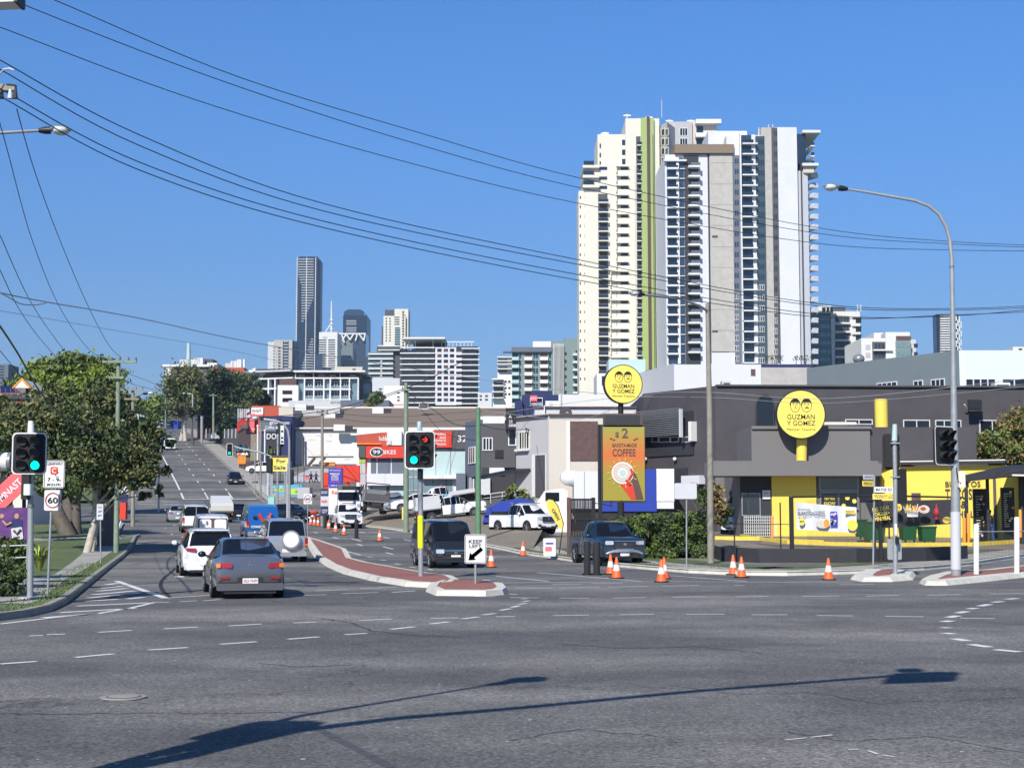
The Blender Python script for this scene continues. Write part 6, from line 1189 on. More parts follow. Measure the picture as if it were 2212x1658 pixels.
# far signals
def mastsig(lab, xh, yh, pts, Yh, xb, yb, hh=46, single=True, green=True):
    b = P(xb, yb, Yh); b.z = T(Yh)+.12; t = thing('traffic_signal', lab, 'traffic signal', b, 'traffic signals of the far junction')
    tubeobj('pole', t, [b]+[P(*q, Yh) for q in pts], [.11]*2+[.09]*(len(pts)-1), 'galv', 8); signal(t, P(xh, yh, Yh-.3), (1,0,0), 1, lit=(0,2) if green else None, w=.62, h=1.3, s=1.1); return t
mastsig('far signal with green light hung from a curved mast arm over the road', 496, 971, [(616,1030),(613,1008),(600,990),(560,976),(520,968),(500,962)], 150, 617, 1112)
mastsig('far signal with green light half hidden by the left roadside tree', 343, 988, [(343,960)], 160, 343, 1080)
for x, yb, yt, lab in ((622,1120,1000,'dark back-turned signal left of the parked motorbikes'),(586,1122,1020,'back-turned signal with green wrapped base on the far corner')):
    Y = 128; b = P(x, yb, Y); b.z = T(Y)+.1; t = thing('traffic_signal', lab, 'traffic signal', b, 'traffic signals of the far junction'); tubeobj('pole', t, [b, P(x, yt, Y)], .07, 'galv', 8); signal(t, P(x+6 if x > 600 else x-4, 1030 if x > 600 else 1005, Y-.1), (-1,0,0), 1, w=.55, h=1.3)
    if x < 600: mb = MB(); q = P(586, 1088, Y); mb.box(q.x-.25, q.x+.28, Y-.2, Y+.2, P(0,1095,Y).z, P(0,1073,Y).z, 'aqua'); mb.obj('wrap', t)
# near lamp and mast arm signal standing left of the view: their shadows fall across the foreground
te = math.tan(SUN_EL)
def cast(x, y, h): g = G(x, y); return Vector((g.x-SDX*h/te, g.y-SDY*h/te, h))
pb_ = cast(285,1655,3.6); pb_.z = 0
t = thing('mast_arm_signal', 'mast arm signal pole left of the view whose shadow crosses the near asphalt', 'traffic signal', pb_)
tip = cast(1925,1459,7.6); up = [pb_, pb_+Vector((0,0,3.6)), cast(400,1632,4.4), cast(520,1603,5.1), cast(640,1577,5.7), cast(860,1550,6.4), cast(1100,1530,6.8), cast(1500,1492,7.2), tip, cast(2040,1456,7.6)]
tubeobj('mast', t, up, [.14,.13,.13,.12,.11,.10,.09,.085,.075,.07], 'galv', 12); signal(t, cast(1992,1463,7.6), (.95,.3,0), 2, w=1.05, h=.95, s=.85); mb = MB(); mb.plate(cast(1965,1447,8.0), (1,.3,0), (0,0,1), .3, .25, .2, 'black'); mb.obj('camera_box', t)
q2 = cast(255,1650,3.8); q2.z = 0; t = thing('street_lamp', 'street lamp left of the view whose thin arm shadow falls on the near asphalt', 'street lamp', q2, 'cobra head street lamps'); hp = (G(690,1546).y-q2.y)*te/SDY; e_ = cast(1060,1478,hp+.9)
tubeobj('pole', t, [q2, q2+Vector((0,0,4.2)), q2+Vector((0,0,hp)), e_], [.13,.11,.06,.04], 'galv', 10); lamp_head(t, e_, (e_.x-q2.x, e_.y-q2.y, .3), 1.2)
signal(t, q2+Vector((.25,.3,hp-1.1)), (1,.0,0), 2, w=.8, h=1.0); signal(t, q2+Vector((.2,.2,hp-1.6)), (.3,1,0), 1)
a = P(-20,9,30.5); b_ = P(37,4,30.5); t = thing('light_fixture', 'boxy white light fixture cut off by the upper left corner', 'light fixture', (-12.3,31,12.4)); mb = MB(); mb.hexa([(-12,30.3,a.z-.08),(b_.x,30.3,b_.z-.06),(b_.x,30.8,b_.z-.06),(-12,30.8,a.z-.08),(-12,30.3,a.z+.1),(b_.x,30.3,b_.z+.12),(b_.x,30.8,b_.z+.12),(-12,30.8,a.z+.1)], 'towerwhite'); mb.obj('housing', t); mb = MB(); mb.box(b_.x, b_.x+.07, 30.28, 30.82, b_.z-.07, b_.z+.13, 'black'); mb.obj('end_cap', t); mb = MB(); mb.tube([(-12.4,31,a.z),(-11.9,30.6,a.z)], .05, 'galv', 6); mb.obj('bracket', t)

# ------------------------------------------------------------------ signs
def sign(name, lab, x, yb, Y, plates, r=.03, ztop=None, m='galv', group=None, cat='sign', lean=0, dz=.13):
    b = P(x+lean, yb, Y); b.z = T(Y)+dz; top = P(x, min(p[1]-p[3]/2 for p in plates)+3, Y)
    t = thing(name, lab, cat, b, group); tubeobj('post', t, [b, top], r, m, 8)
    k = Y/F; out = []
    for (px_, py_, w_, h_, mm, rr) in plates:
        mb = MB(); mb.plate(P(px_, py_, Y-.05), (1,0,0), (0,0,1), w_*k, h_*k, .025, mm, rr, 'galvdark'); out.append(mb.obj('panel', t))
    return t
X6s, U_, W_ = None, (1,0,0), (0,0,1)
def st(t, s, x, y, h, Y, m='black', w=None, bold=.01): text(t, s, P(x, y, Y-.07), U_, W_, h*Y/F, m, w*Y/F if w else None, bold=bold)
t = sign('road_sign', 'leaning post with clearway sign above a round sixty speed sign', 115, 1277, 36.5, [(117,1024,46,60,'white',.05),(114,1080,36,44,'white',.04)], lean=-12)
mb = MB(); c = P(117,1024,36.43); k = 36.5/F
for dx, dy, w_, h_ in ((0,28,42,1),(0,-28,42,1),(-21,0,1,56),(21,0,1,56)): mb.plate(c+Vector((dx*k,0,dy*k)), U_, W_, w_*k, h_*k, .004, 'black')
mb.plate(P(117,1016,36.43), U_, W_, 16*k, 16*k, .006, 'red', .04); mb.obj('sign_marks', t); st(t,'CLEARWAY',117,1001,5.5,36.5,w=38); st(t,'C',117,1016,11,36.4,'white',bold=.015); st(t,'7 - 9',115,1035,7.5,36.5,w=24); st(t,'AM',129,1037,2.5,36.5); st(t,'MON-FRI',116,1046,5,36.5,w=29)
mb = MB(); mb.ring(P(114,1080,36.43), Vector(U_), Vector(W_), 16.5*k, 14.3*k, 'taillight'); mb.obj('red_ring', t); st(t,'60',114,1080,13,36.5,w=22,bold=.02)
t = sign('road_sign', 'round sixty speed sign on thin pole on the median behind the spare wheel car', 665, 1160, 93, [(665,1077,18,22,'white',.05)], lean=-1); k = 93/F; mb = MB(); mb.ring(P(665,1077,92.93), Vector(U_), Vector(W_), 8.3*k, 7.0*k, 'taillight'); mb.obj('red_ring', t); st(t,'60',665,1077,6.5,93,w=10.5,bold=.02)
t = sign('road_sign', 'white keep left sign with black arrow on the median nose', 1027, 1265, 42.5, [(1027,1185,46,62,'white',.05)], .035); k = 42.5/F; mb = MB(); c = P(1027,1185,42.43)
for dx, dy, w_, h_ in ((0,29,42,1),(0,-29,42,1),(-21,0,1,58),(21,0,1,58)): mb.plate(c+Vector((dx*k,0,dy*k)), U_, W_, w_*k, h_*k, .004, 'black')
mb.obj('sign_border', t); mb = MB(); a, b2 = P(1041,1184,42.42), P(1018,1203,42.42); d = (b2-a).normalized(); n_ = Vector((-d.z,0,d.x)); mb.add([a+n_*.05,a-n_*.05,b2-n_*.05,b2+n_*.05], [(0,1,2,3),(3,2,1,0)], 'black'); mb.add([b2+n_*.13-d*.06,b2-n_*.13-d*.06,P(1012,1209,42.42)], [(0,1,2),(2,1,0)], 'black'); mb.obj('arrow', t)
st(t,'KEEP',1027,1169,7.5,42.5,w=29,bold=.01); st(t,'LEFT',1027,1178.5,7.5,42.5,w=26,bold=.01)
t = sign('road_sign', 'blank grey back of a sign in front of the hedge', 1483, 1215, 56, [(1481,1060,48,34,'lightgrey',.06)], .03)
t = sign('road_sign', 'small parking sign post on the left footpath before the power pole', 217, 1225, 60, [(216,1105,14,34,'lightgrey',.03)], .03); [st(t, s_, 216, y_, 3.5, 60, 'red' if i_ == 0 else 'signblue', 8) for i_, (s_, y_) in enumerate((('C',1095),('2P',1104),('P',1113)))]
b = P(1886,1228,54); b.z = .14; t = thing('street_name_sign', 'street name post with Mayne Rd blade and yellow traffic area plates', 'street sign', b); tubeobj('post', t, [b, P(1889,1028,54)], .035, 'galv', 8); k = 54/F
for (x, y, w_, h_, m_, d_, s_, c_, hh) in ((1909,1057,40,12,'white',(1,0,0),'MAYNE RD','black',6.5),(1911,1072,52,12,'signyellow',(1,0,0),'BRISBANE CITY\nTRAFFIC AREA','charcoal2',8),(1876,1030,26,11,'lightgrey',(.8,.6,0),'ABBOTSFORD RD','charcoal2',3),(1875,1044,28,12,'signyellow',(.8,.6,0),'BRISBANE CITY\nTRAFFIC AREA','charcoal2',6)):
    U = Vector(d_).normalized(); mb = MB(); c = P(x, y, 53.9); mb.plate(c, U, W_, w_*k/abs(U.x), h_*k, .03, m_, .01); o = mb.obj('sign_blade', t); text(t, s_, c+U.cross(Vector(W_))*.016, U, W_, hh*k, c_, w_*k*.86/abs(U.x), off=.004, bold=.01)
t = thing('sale_sign', 'yellow for sale board with brown top strip on two posts', 'sign', (PX(604,128),128,T(128)+.1)); k = 128/F; mb = MB(); mb.plate(P(604,1001,128), U_, W_, 38*k, 33*k, .08, 'signyellow', 0, 'lightgrey'); mb.obj('panel', t); mb = MB(); mb.plate(P(604,985,127.9), U_, W_, 36*k, 4*k, .03, 'rust'); mb.obj('top_strip', t)
for x in (588,620): tubeobj('post', t, [P(x,1118,128), P(x,985,128)], .05, 'lightgrey', 6)
text(t,'For',P(607,995,127.93),U_,W_,8*k,'charcoal2',20*k,bold=.02); text(t,'Sale',P(604,1009,127.93),U_,W_,8*k,'charcoal2',26*k,bold=.02)
XN = lambda cx: (780+cx/11.84)*.864; YN = lambda cy: (1150+cy/11.84)*.864
t = thing('pylon_sign', 'tall purple and white pylon sign for an appliance factory outlet', 'sign', (PX(720,112),112,T(112)+.5)); k = 112/F
mb = MB(); mb.plate(P((XN(500)+XN(905))/2,(YN(235)+YN(710))/2,112), U_, W_, (XN(905)-XN(500))*k, (YN(710)-YN(235))*k, .5, 'signblue', 0, 'purple'); mb.obj('purple_panel', t)
mb = MB(); mb.plate(P(XN(628),(YN(710)+YN(1600))/2,112), U_, W_, (XN(757)-XN(500))*k, (YN(1600)-YN(710))*k, .4, 'offwhite'); mb.obj('white_panel', t); mb = MB(); mb.plate(P(XN(628),YN(752),111.75), U_, W_, (XN(757)-XN(500))*k, 7*k, .05, 'signblue'); mb.obj('blue_strip', t)
for s_, y, h_, w_, c_ in (('APPLIANCES',300,3.5,24,'lightgrey'),("BRISBANE'S",398,3.6,21,'white'),('LARGEST',458,3.4,16,'white'),('FACTORY',516,3.4,16,'white'),('OUTLET!',577,3.4,16,'white'),('appliances online',640,2.5,20,'pink')): text(t, s_, P(XN(680),YN(y),111.72), U_, W_, h_*k, c_, w_*k, bold=.015)
text(t,'OVER 20',P(XN(650),YN(750),111.7),U_,W_,3*k,'white',14*k,bold=.02); text(t,'Re',P(XN(665),YN(950),111.77),U_,W_,8*k,'coneorange',11*k,bold=.02)
t = thing('pylon_sign', 'narrow white and navy pylon sign left of the purple factory outlet pylon', 'sign', (PX(696,115),115,T(115)+.4)); k = 115/F
for y0, y1, m_, s_, c_ in ((840,1060,'navy','BLIND','lightgrey'),(1065,1360,'lightgrey','Italk','red'),(1365,1650,'navy','WINE\nBUY','lightgrey')): mb = MB(); c = P(XN(378),(YN(y0)+YN(y1))/2,115); mb.plate(c, U_, W_, (XN(495)-XN(265))*k, (YN(y1)-YN(y0)-.3)*k, .3, m_); mb.obj('panel', t); text(t, s_, c-Vector((0,.16,0)), U_, W_, (8 if '\n' in s_ else 6)*k, c_, 13*k, bold=.02)
t = thing('box_sign', 'plain bright red sign box on a pole in front of the bike shop', 'sign', (PX(752,125),125,T(125)+1)); k = 125/F; mb = MB(); mb.plate(P(752.5,1023,125), U_, W_, 50*k, 36*k, .5, 'red'); mb.obj('panel', t); tubeobj('post', t, [P(752,1110,125), P(752,1041,125)], .12, 'red', 8); mb = MB(); mb.plate(P(762,1062,124.5), U_, W_, 44*k, 24*k, .4, 'black'); mb.obj('black_panel', t); mb = MB(); mb.plate(P(752,1079,124.6), U_, W_, 48*k, 8*k, .3, 'white'); mb.obj('white_strip', t); text(t,'NO LIMITS',P(752,1079,124.4),U_,W_,3.5*k,'charcoal',24*k)
mb = MB(); k = 126/F; mb.plate(P(703,1045,126), U_, W_, 12*k, 50*k, .3, 'red'); t = one(mb, 'banner_sign', 'narrow red sign panel left of the purple pylon', 'sign', (PX(703,126),126,T(126)+1)); 
# feather flag and A-frame
b = P(1208,1168,72); b.z = T(72)+.13; t = thing('feather_flag', 'yellow feather flag reading open beside the black gate', 'flag', b); k = 72/F
pts = [(1180,1082),(1186,1078),(1195,1080),(1204,1092),(1211,1110),(1217,1135),(1214,1146),(1205,1135),(1192,1115),(1182,1097)]; mb = MB(); q = [P(x,y,72) for x, y in pts]; mb.add([p-Vector((0,.02,0)) for p in q]+[p+Vector((0,.02,0)) for p in q], [tuple(range(9,-1,-1)), tuple(range(10,20))]+[(i,(i+1)%10,10+(i+1)%10,10+i) for i in range(10)], 'yellow'); mb.obj('flag', t); tubeobj('pole', t, [b, P(1214,1150,72), P(1217,1130,72), P(1205,1092,72), P(1194,1078,72), P(1184,1076,72)], .025, 'black', 6)
text(t,'OPEN',P(1200,1110,71.95),Vector((.5,0,-.87)),Vector((.87,0,.5)),7*k,'charcoal2',26*k,bold=.01)
b = P(1187,1189,67.5); b.z = T(67)+.13; t = thing('a_frame_sign', 'white A-frame board standing on the footpath beside the gate', 'sign board', b); k = 67.5/F
for s_ in (-1,1): mb = MB(); mb.plate(b+Vector((0,s_*.15,.42)), (1,0,0), (0,-s_*-.28,1) if s_ > 0 else (0,.28,1), 26*k, 39*k, .03, 'offwhite', .03, 'charcoal2'); mb.obj('board', t)
mb = MB(); mb.plate(b+Vector((-.05,-.2,.35)), (1,0,0), (0,.28,1), .3, .2, .01, 'pink', .02); mb.plate(b+Vector((0,-.13,.6)), (1,0,0), (0,.28,1), .35, .08, .01, 'signblue'); mb.obj('print', t)

# ------------------------------------------------------------------ restaurant pylon
Yp = 72; k = Yp/F; b = P(1341,1180,Yp); b.z = T(Yp)+.13
t = thing('pylon_sign', 'restaurant pylon with round yellow sign above a two dollar coffee billboard', 'sign', b); tubeobj('column', t, [b, P(1341,1080,Yp)], .16, 'blackmatt', 8); tubeobj('column', t, [P(1341,920,Yp+.1), P(1341,868,Yp+.1)], .13, 'black', 8)
gyg(t, P(1345,830,Yp), 42.5*k, (1,.14,0)); mb = MB(); mb.plate(P(1344,906,Yp), U_, W_, 82*k, 25*k, .5, 'rust', 0, 'charcoal'); mb.obj('brown_box', t); mb = MB(); mb.plate(P(1344,906,Yp-.26), U_, W_, 76*k, 20*k, .02, 'charcoal'); mb.obj('brown_panel', t)
mb = MB(); mb.plate(P(1343,1001,Yp+.15), U_, W_, 100*k, 168*k, .55, 'charcoal'); mb.plate(P(1296,1001,Yp), (.3,1,0), W_, .5, 168*k, .1, 'blackmatt'); mb.obj('billboard_frame', t)
def grad(name, c1, c2, c3, axis=2, lo=0, hi=1):
    m = mat(name, c1, rough=.5, var=.03); n = m.node_tree; bs = n.nodes['Principled BSDF']; tc = n.nodes.new('ShaderNodeTexCoord'); s_ = n.nodes.new('ShaderNodeSeparateXYZ'); n.links.new(tc.outputs['Generated'], s_.inputs[0]); cr = n.nodes.new('ShaderNodeValToRGB')
    cr.color_ramp.elements[0].color = c1+(1,); cr.color_ramp.elements[1].color = c3+(1,); cr.color_ramp.elements[1].position = 1; e = cr.color_ramp.elements.new(.62); e.color = c2+(1,); e = cr.color_ramp.elements.new(.35); e.color = c1+(1,); n.links.new(s_.outputs[axis], cr.inputs[0]); n.links.new(cr.outputs[0], bs.inputs['Base Color'])
grad('billboardprint', (.32,.26,.03), (.60,.14,.03), (.30,.31,.05))
mb = MB(); mb.plate(P(1347.5,1001,Yp-.14), U_, W_, 90*k, 159*k, .02, 'billboardprint'); mb.obj('billboard_print', t)
yy = Yp-.165; st2 = lambda s_, x, y, h_, w_, m_='rust', bo=.015: text(t, s_, P(x, y, yy), U_, W_, h_*k, m_, w_*k, bold=bo, off=.004)
st2('$', 1333, 939, 13, 8); st2('2', 1350, 935, 21, 14, bo=.015); st2('BARISTA-MADE', 1349, 961, 8, 52); st2('COFFEE', 1348, 977, 16, 50, bo=.015)
mb = MB()
for sx in (-1,1): pts = [P(1348+sx*(20+i*1.3), 948+2.2*math.sin(i*.8), yy-.01) for i in range(9)]; mb.tube(pts, .018, 'rust', 5)
mb.obj('flourish', t)
c = P(1345,1021,yy-.01)
mb = MB()
for i in range(14):
    a = 2*math.pi*i/14; mb.tube([c+Vector((math.cos(a)*26*k,0,math.sin(a)*26*k)), c+Vector((math.cos(a)*33*k,0,math.sin(a)*33*k))], .016, 'signyellow', 4)
mb.obj('sun_rays', t)
mb = MB(); arm = [(1356,1040),(1372,1050),(1380,1078),(1363,1078),(1352,1062),(1340,1046)]; sl = [(1366,1010),(1376,1030),(1383,1050),(1390,1078),(1374,1078),(1368,1050),(1360,1030)]; q = [P(x,y,yy-.008) for x, y in arm]; mb.add(q, [tuple(range(5,-1,-1))], 'red'); q = [P(x,y,yy-.012) for x, y in sl]; mb.add(q, [tuple(range(6,-1,-1))], 'rust')
for x0, y0, x1, y1 in ((1366,1022,1358,1036),(1362,1012,1368,1024),(1352,1036,1362,1046)): mb.tube([P(x0,y0,yy-.02), P(x1,y1,yy-.02)], .07, 'red', 6)
mb.obj('hand_print', t)
mb = MB()
for r_, m_, o_ in ((24,'offwhite',.02),(20,'amber',.024),(19,'beige',.027),(10.5,'offwhite',.032),(7,'tealpale',.036)): mb.disc(c-Vector((0,o_,0)), U_, W_, r_*k, .004, m_)
mb.obj('cup_print', t)
# ------------------------------------------------------------------ fence, gate, banners, bins, bollards, cones
Yf = 62; t = thing('fence', 'black steel fence on dark mesh base around the restaurant corner', 'fence', (PX(1545,Yf),Yf,T(Yf)+.13))
FP = [(1538,1185,66),(1560,1190,62),(1640,1192,60.5),(1850,1194,60.5),(2000,1188,62),(2090,1180,65)]
mb = MB()
for (a, _, ya), (b_, _, yb_) in zip(FP, FP[1:]):
    q0, q1 = Vector((PX(a,ya,1180),ya,T(ya)+.1)), Vector((PX(b_,yb_,1180),yb_,T(yb_)+.1)); z = Vector((0,0,.6)); n_ = Vector((0,.06,0)); mb.hexa([q0,q1,q1+n_,q0+n_,q0+z,q1+z,q1+z+n_,q0+z+n_], 'charcoal')
mb.obj('base_screen', t)
for x, yt, w_ in ((1587,1120,.05),(1687,1085,.05),(1711,1072,.16),(1891,1110,.06),(1903,1070,.14),(1922,1085,.05)):
    yq = 61; p0, p1 = P(x,1200,yq), P(x,yt,yq); p0.z = T(yq)+.1; mb = MB(); mb.box(p0.x-w_/2, p0.x+w_/2, yq-w_/2, yq+w_/2, p0.z, p1.z, 'blackmatt'); mb.obj('post', t)
mb = MB(); mb.tube([P(1711,1073,61), P(1905,1070,61), P(2080,1074,64)], .045, 'blackmatt', 6); mb.obj('top_rail', t); mb = MB(); mb.tube([P(1545,1130,61), P(1711,1132,61)], .015, 'blackmatt', 5); mb.obj('top_rail', t)
mb = MB()
for i in range(60):
    x = 1745+i*2.6
    if x < 1900: mb.tube([P(x,1078,61.02), P(x,1192,61.02)], .004, 'wire', 3, False)
    mb.tube([P(1910+i*3,1078,61.4+i*.04), P(1910+i*3,1190,61.4+i*.04)], .004, 'wire', 3, False)
o = mb.obj('mesh', t); o['kind'] = 'stuff'
def banner(lab, pts, Y, m, sag=.05):
    (x0,y0),(x1,y1),(x2,y2),(x3,y3) = pts; n = 14; mb = MB(); vs = []
    for i in range(n+1):
        f_ = i/n; a = P(x0+(x1-x0)*f_, y0+(y1-y0)*f_+8*sag*60*f_*(1-f_)*.1, Y+.06*math.sin(f_*19)); b_ = P(x3+(x2-x3)*f_, y3+(y2-y3)*f_, Y+.08*math.sin(f_*15+1)); mm_ = a.lerp(b_, .5)+Vector((0,.05*math.sin(f_*11),0)); vs += [a, mm_, b_]
    fs = [(3*i+j, 3*i+j+1, 3*i+4+j, 3*i+3+j) for i in range(n) for j in range(2)]; mb.add(vs, fs, m, True); bk = [v+Vector((0,.02,0)) for v in vs]; mb.add(bk, [f_[::-1] for f_ in fs], m, True)
    t = thing('banner', lab, 'banner', (vs[2].x, Y, vs[2].z)); mb.obj('cloth', t); return t
Yb_ = 60.8; k = Yb_/F
t = banner('white burrito and coffee banner tied to the black fence', [(X5(700),Y5(1010)),(X5(1198),Y5(1052)),(X5(1195),Y5(1268)),(X5(700),Y5(1235))], Yb_, 'towerwhite')
def bt(t, s_, x, y, h_, w_, m_, rot=0, bo=.02): U = Vector((math.cos(rot),0,math.sin(rot))); W = Vector((-math.sin(rot),0,math.cos(rot))); text(t, s_, P(x, y, Yb_-.14), U, W, h_*k, m_, w_*k, bold=bo)
bt(t,'BACON & EGG',X5(765),Y5(1072),4.5,26,'charcoal',-.02); bt(t,'BURRITO+COFFEE',X5(825),Y5(1103),9,58,'charcoal',.02,.015)
def bd(t, x, y, rx, ry, m_, name='printed_disc', o=.13): mb = MB(); mb.disc(P(x,y,Yb_-o), U_, W_, rx*k, .006, m_, n=24, ry=ry*k); mb.obj(name, t)
bd(t, X5(745), Y5(1170), 6.5, 8.5, 'yellow'); bt(t,'$8.50',X5(745),Y5(1170),4,9,'charcoal'); bd(t, X5(1165), Y5(1200), 11, 12, 'yellow'); bd(t, X5(920), Y5(1195), 15, 8, 'beige'); bd(t, X5(950), Y5(1185), 6, 9, 'orange', 'printed_food', .14)
mb = MB(); q = P(X5(1010),Y5(1150),Yb_-.14); mb.plate(q, U_, W_, 15*k, 32*k, .006, 'signblue', .03); [mb.disc(q+Vector((random.uniform(-.1,.1),-.01,random.uniform(-.25,.25))), U_, W_, .05, .005, random.choice(['offwhite','skyblue','purple']), n=8) for _ in range(14)]; mb.obj('printed_drink', t)
mb = MB(); mb.plate(P(X5(1145),Y5(1092),Yb_-.14), (1,0,-.05), (.05,0,1), 22*k, 8*k, .006, 'yellow'); mb.obj('printed_label', t); bt(t,'BRING THIS\nIN FOR IT',X5(1145),Y5(1092),5.5,18,'charcoal')
t = banner('black chicken meal banner sagging on the black fence', [(X6b(205),Y6b(900)),(X6b(930),Y6b(888)),(X6b(935),Y6b(1090)),(X6b(300),Y6b(1130))], Yb_+.4, 'charcoal')
for s_, x, y, w_ in (('BIG DEAL',342,965,38),('CHICKEN +',350,1005,32),('MINI MEAL',355,1045,34)): bt(t, s_, X6b(x), Y6b(y), 8.5, w_, 'signyellow', .12, .015)
bd(t, X6b(478), Y6b(955), 9, 9, 'yellow'); bt(t,'$10',X6b(478),Y6b(955),6,11,'charcoal',0,.015); bd(t, X6b(885), Y6b(1058), 9, 7, 'yellow', o=.16)
mb = MB(); random.seed(4)
for i in range(26): x = random.uniform(535,660); mb.tube([P(X6b(x), Y6b(1000), Yb_-.16), P(X6b(x+random.uniform(-20,20)), Y6b(random.uniform(925,965)), Yb_-.18)], .022, random.choice(['yellow','cream','orange']), 4)
mb.plate(P(X6b(602),Y6b(1005),Yb_-.17), U_, W_, 24*k, 14*k, .01, 'offwhite', .04); mb.obj('printed_fries', t); bd(t, X6b(697), Y6b(970), 12, 9, 'beige', 'printed_food', .17); bd(t, X6b(690), Y6b(965), 6, 4, 'redbrick', 'printed_food', .18)
mb = MB(); mb.tube([P(X6b(800),Y6b(925),Yb_-.16), P(X6b(800),Y6b(955),Yb_-.16), P(X6b(800),Y6b(970),Yb_-.16), P(X6b(800),Y6b(1050),Yb_-.16)], [.03,.04,.11,.12], 'platered', 8); mb.obj('printed_bottle', t)
# gate
Yg = 68; t = thing('gate', 'tall black steel gate standing open left of the billboard', 'gate', (PX(1232,Yg),Yg,T(Yg)+.13))
for x in (1229,1282,1297): mb = MB(); p0, p1 = P(x,1190,Yg), P(x,1074 if x < 1290 else 1082,Yg); p0.z = T(Yg)+.1; mb.box(p0.x-.09, p0.x+.09, Yg-.09, Yg+.09, p0.z, p1.z, 'rust' if x < 1240 else 'blackmatt'); mb.obj('gate_post', t)
for i in range(14): x = 1234+i*3.4; mb = MB(); mb.tube([P(x,1183,Yg), P(x,1078,Yg+.02)], .028, 'blackmatt', 4); mb.obj('bar', t)
for y in (1078,1122,1180): mb = MB(); mb.tube([P(1229,y,Yg), P(1283,y,Yg)], .04, 'blackmatt', 5); mb.obj('gate_rail', t)
mb = MB(); mb.tube([P(1284,1086,Yg), P(1322,1092,Yg)], .02, 'blackmatt', 4); mb.tube([P(1320,1096,Yg), P(1320,1080,Yg)], .02, 'blackmatt', 4); mb.obj('barbed_rail', t)
# handrail and banners at the left edge
b = P(59,1235,38); b.z = .13; t = thing('handrail', 'galvanised handrail among the shrubs at the left edge', 'handrail', b)
for y in (1177,1203): tubeobj('rail', t, [P(-60,y+4,38), P(60,y,38)], .022, 'galv', 6)
for x in (4,59): q = P(x,1238,38); q.z = .13; tubeobj('post', t, [q, P(x,1177,38)], .022, 'galv', 6)
q = P(20,1085,44); t = thing('banner', 'slanted red gymnastics banner with white letters at the left edge', 'banner', (q.x,44,.2)); k = 44/F; d = Vector((.72,0,.69)).normalized(); n_ = Vector((-d.z,0,d.x)); c = P(4.5,1073,44)
mb = MB(); mb.plate(c, d, n_, 132*k, 44*k, .05, 'pink', .0, 'pink'); mb.obj('panel', t); text(t,'GYMNAST',P(14,1066,44)-Vector((0,.03,0)),d,n_,15*k,'white',84*k,bold=.015)
mb = MB(); mb.box(P(-60,0,44.3).x, P(55,0,44.3).x, 44.3, 44.5, P(0,1095,44.3).z, P(0,1030,44.3).z, 'black'); mb.box(P(30,0,44.2).x, P(60,0,44.2).x, 44.2, 44.28, P(0,1150,44.2).z, P(0,1090,44.2).z, 'offwhite'); mb.obj('backing', t)
tubeobj('post', t, [P(52,1170,44.4), P(52,1030,44.4)], .06, 'black', 6); tubeobj('post', t, [P(-30,1170,44.4), P(-30,1030,44.4)], .06, 'black', 6)
q = P(30,1170,42); t = thing('poster_board', 'purple poster board with sporty figure print under the slanted banner', 'poster', (q.x,42,.2)); k = 42/F; mb = MB(); mb.plate(P(12,1133,42), U_, W_, 96*k, 74*k, .05, 'purple', 0, 'charcoal'); mb.obj('panel', t); mb = MB(); mb.disc(P(36,1114,41.96), U_, W_, 5*k, .004, 'skin', n=12, ry=6*k); mb.plate(P(36,1135,41.96), U_, W_, 24*k, 28*k, .006, 'navy', .05); mb.tube([P(26,1128,41.95), P(14,1134,41.95), P(6,1124,41.95)], .04, 'skin', 5); mb.disc(P(4,1114,41.96), U_, W_, 5*k, .006, 'skin', n=12); mb.obj('printed_figure', t)
mb = MB(); mb.plate(P(37,1152,41.94), (1,0,.15), (-.15,0,1), 24*k, 26*k, .01, 'lightgrey', .03); mb.tube([P(30,1145,41.92), P(37,1153,41.92), P(45,1143,41.92)], .035, 'rust', 5); mb.tube([P(33,1160,41.92), P(42,1159,41.92)], .02, 'rust', 5); mb.obj('printed_card', t)
for x in (0,50): tubeobj('post', t, [P(x,1190,42.1), P(x,1110,42.1)], .04, 'charcoal', 6)
mb = MB(); q0, q1 = P(-60,997,39), P(25,997,39); mb.tube([q0,q1], .245, 'offwhite', 16); mb.tube([q1-Vector((.07,0,0)), q1+Vector((.02,0,0))], .255, 'galvdark', 16); mb.tube([(q0.x+.3,39,q0.z),(q0.x+.3,39,.1)], .08, 'galv', 8); one(mb, 'white_pipe', 'thick white horizontal tube ending beside the left signal board', 'pipe', (q0.x,39,.1))
t, f, *_ = building('house', 'house gable with orange trim and dark solar panels behind the left trees', 'house', -60, 62, 852, 118, depth=8, m='cream', mtop='tile', zb=.9)
mb = MB(); p = [P(-60,870,117), P(75,870,117), P(60,838,121), P(-60,838,121)]; mb.add(p, [(0,1,2,3)], 'tile'); mb.obj('roof', t)
for i in range(5): mb = MB(); x = 4+11*i; q = [P(x,852,116.9+0), P(x+10,852,116.9), P(x+10,836,118.9), P(x,836,118.9)]; q2_ = [P(x,834,119), P(x+10,834,119), P(x+10,826,120), P(x,826,120)]; mb.add([v+Vector((0,-.3,.1)) for v in q], [(0,1,2,3)], 'solar'); mb.tube([q[0],q[3]], .03, 'lightgrey', 4); mb.obj('solar_panel', t)
mb = MB(); p = [P(28,838,118), P(47,818,118), P(66,838,118)]; mb.add(p+[v+Vector((0,4,0)) for v in p], [(0,2,1),(0,1,4,3),(1,2,5,4)], 'cream'); mb.tube([p[0],p[1],p[2]], .09, 'orange', 4); mb.obj('gable', t)
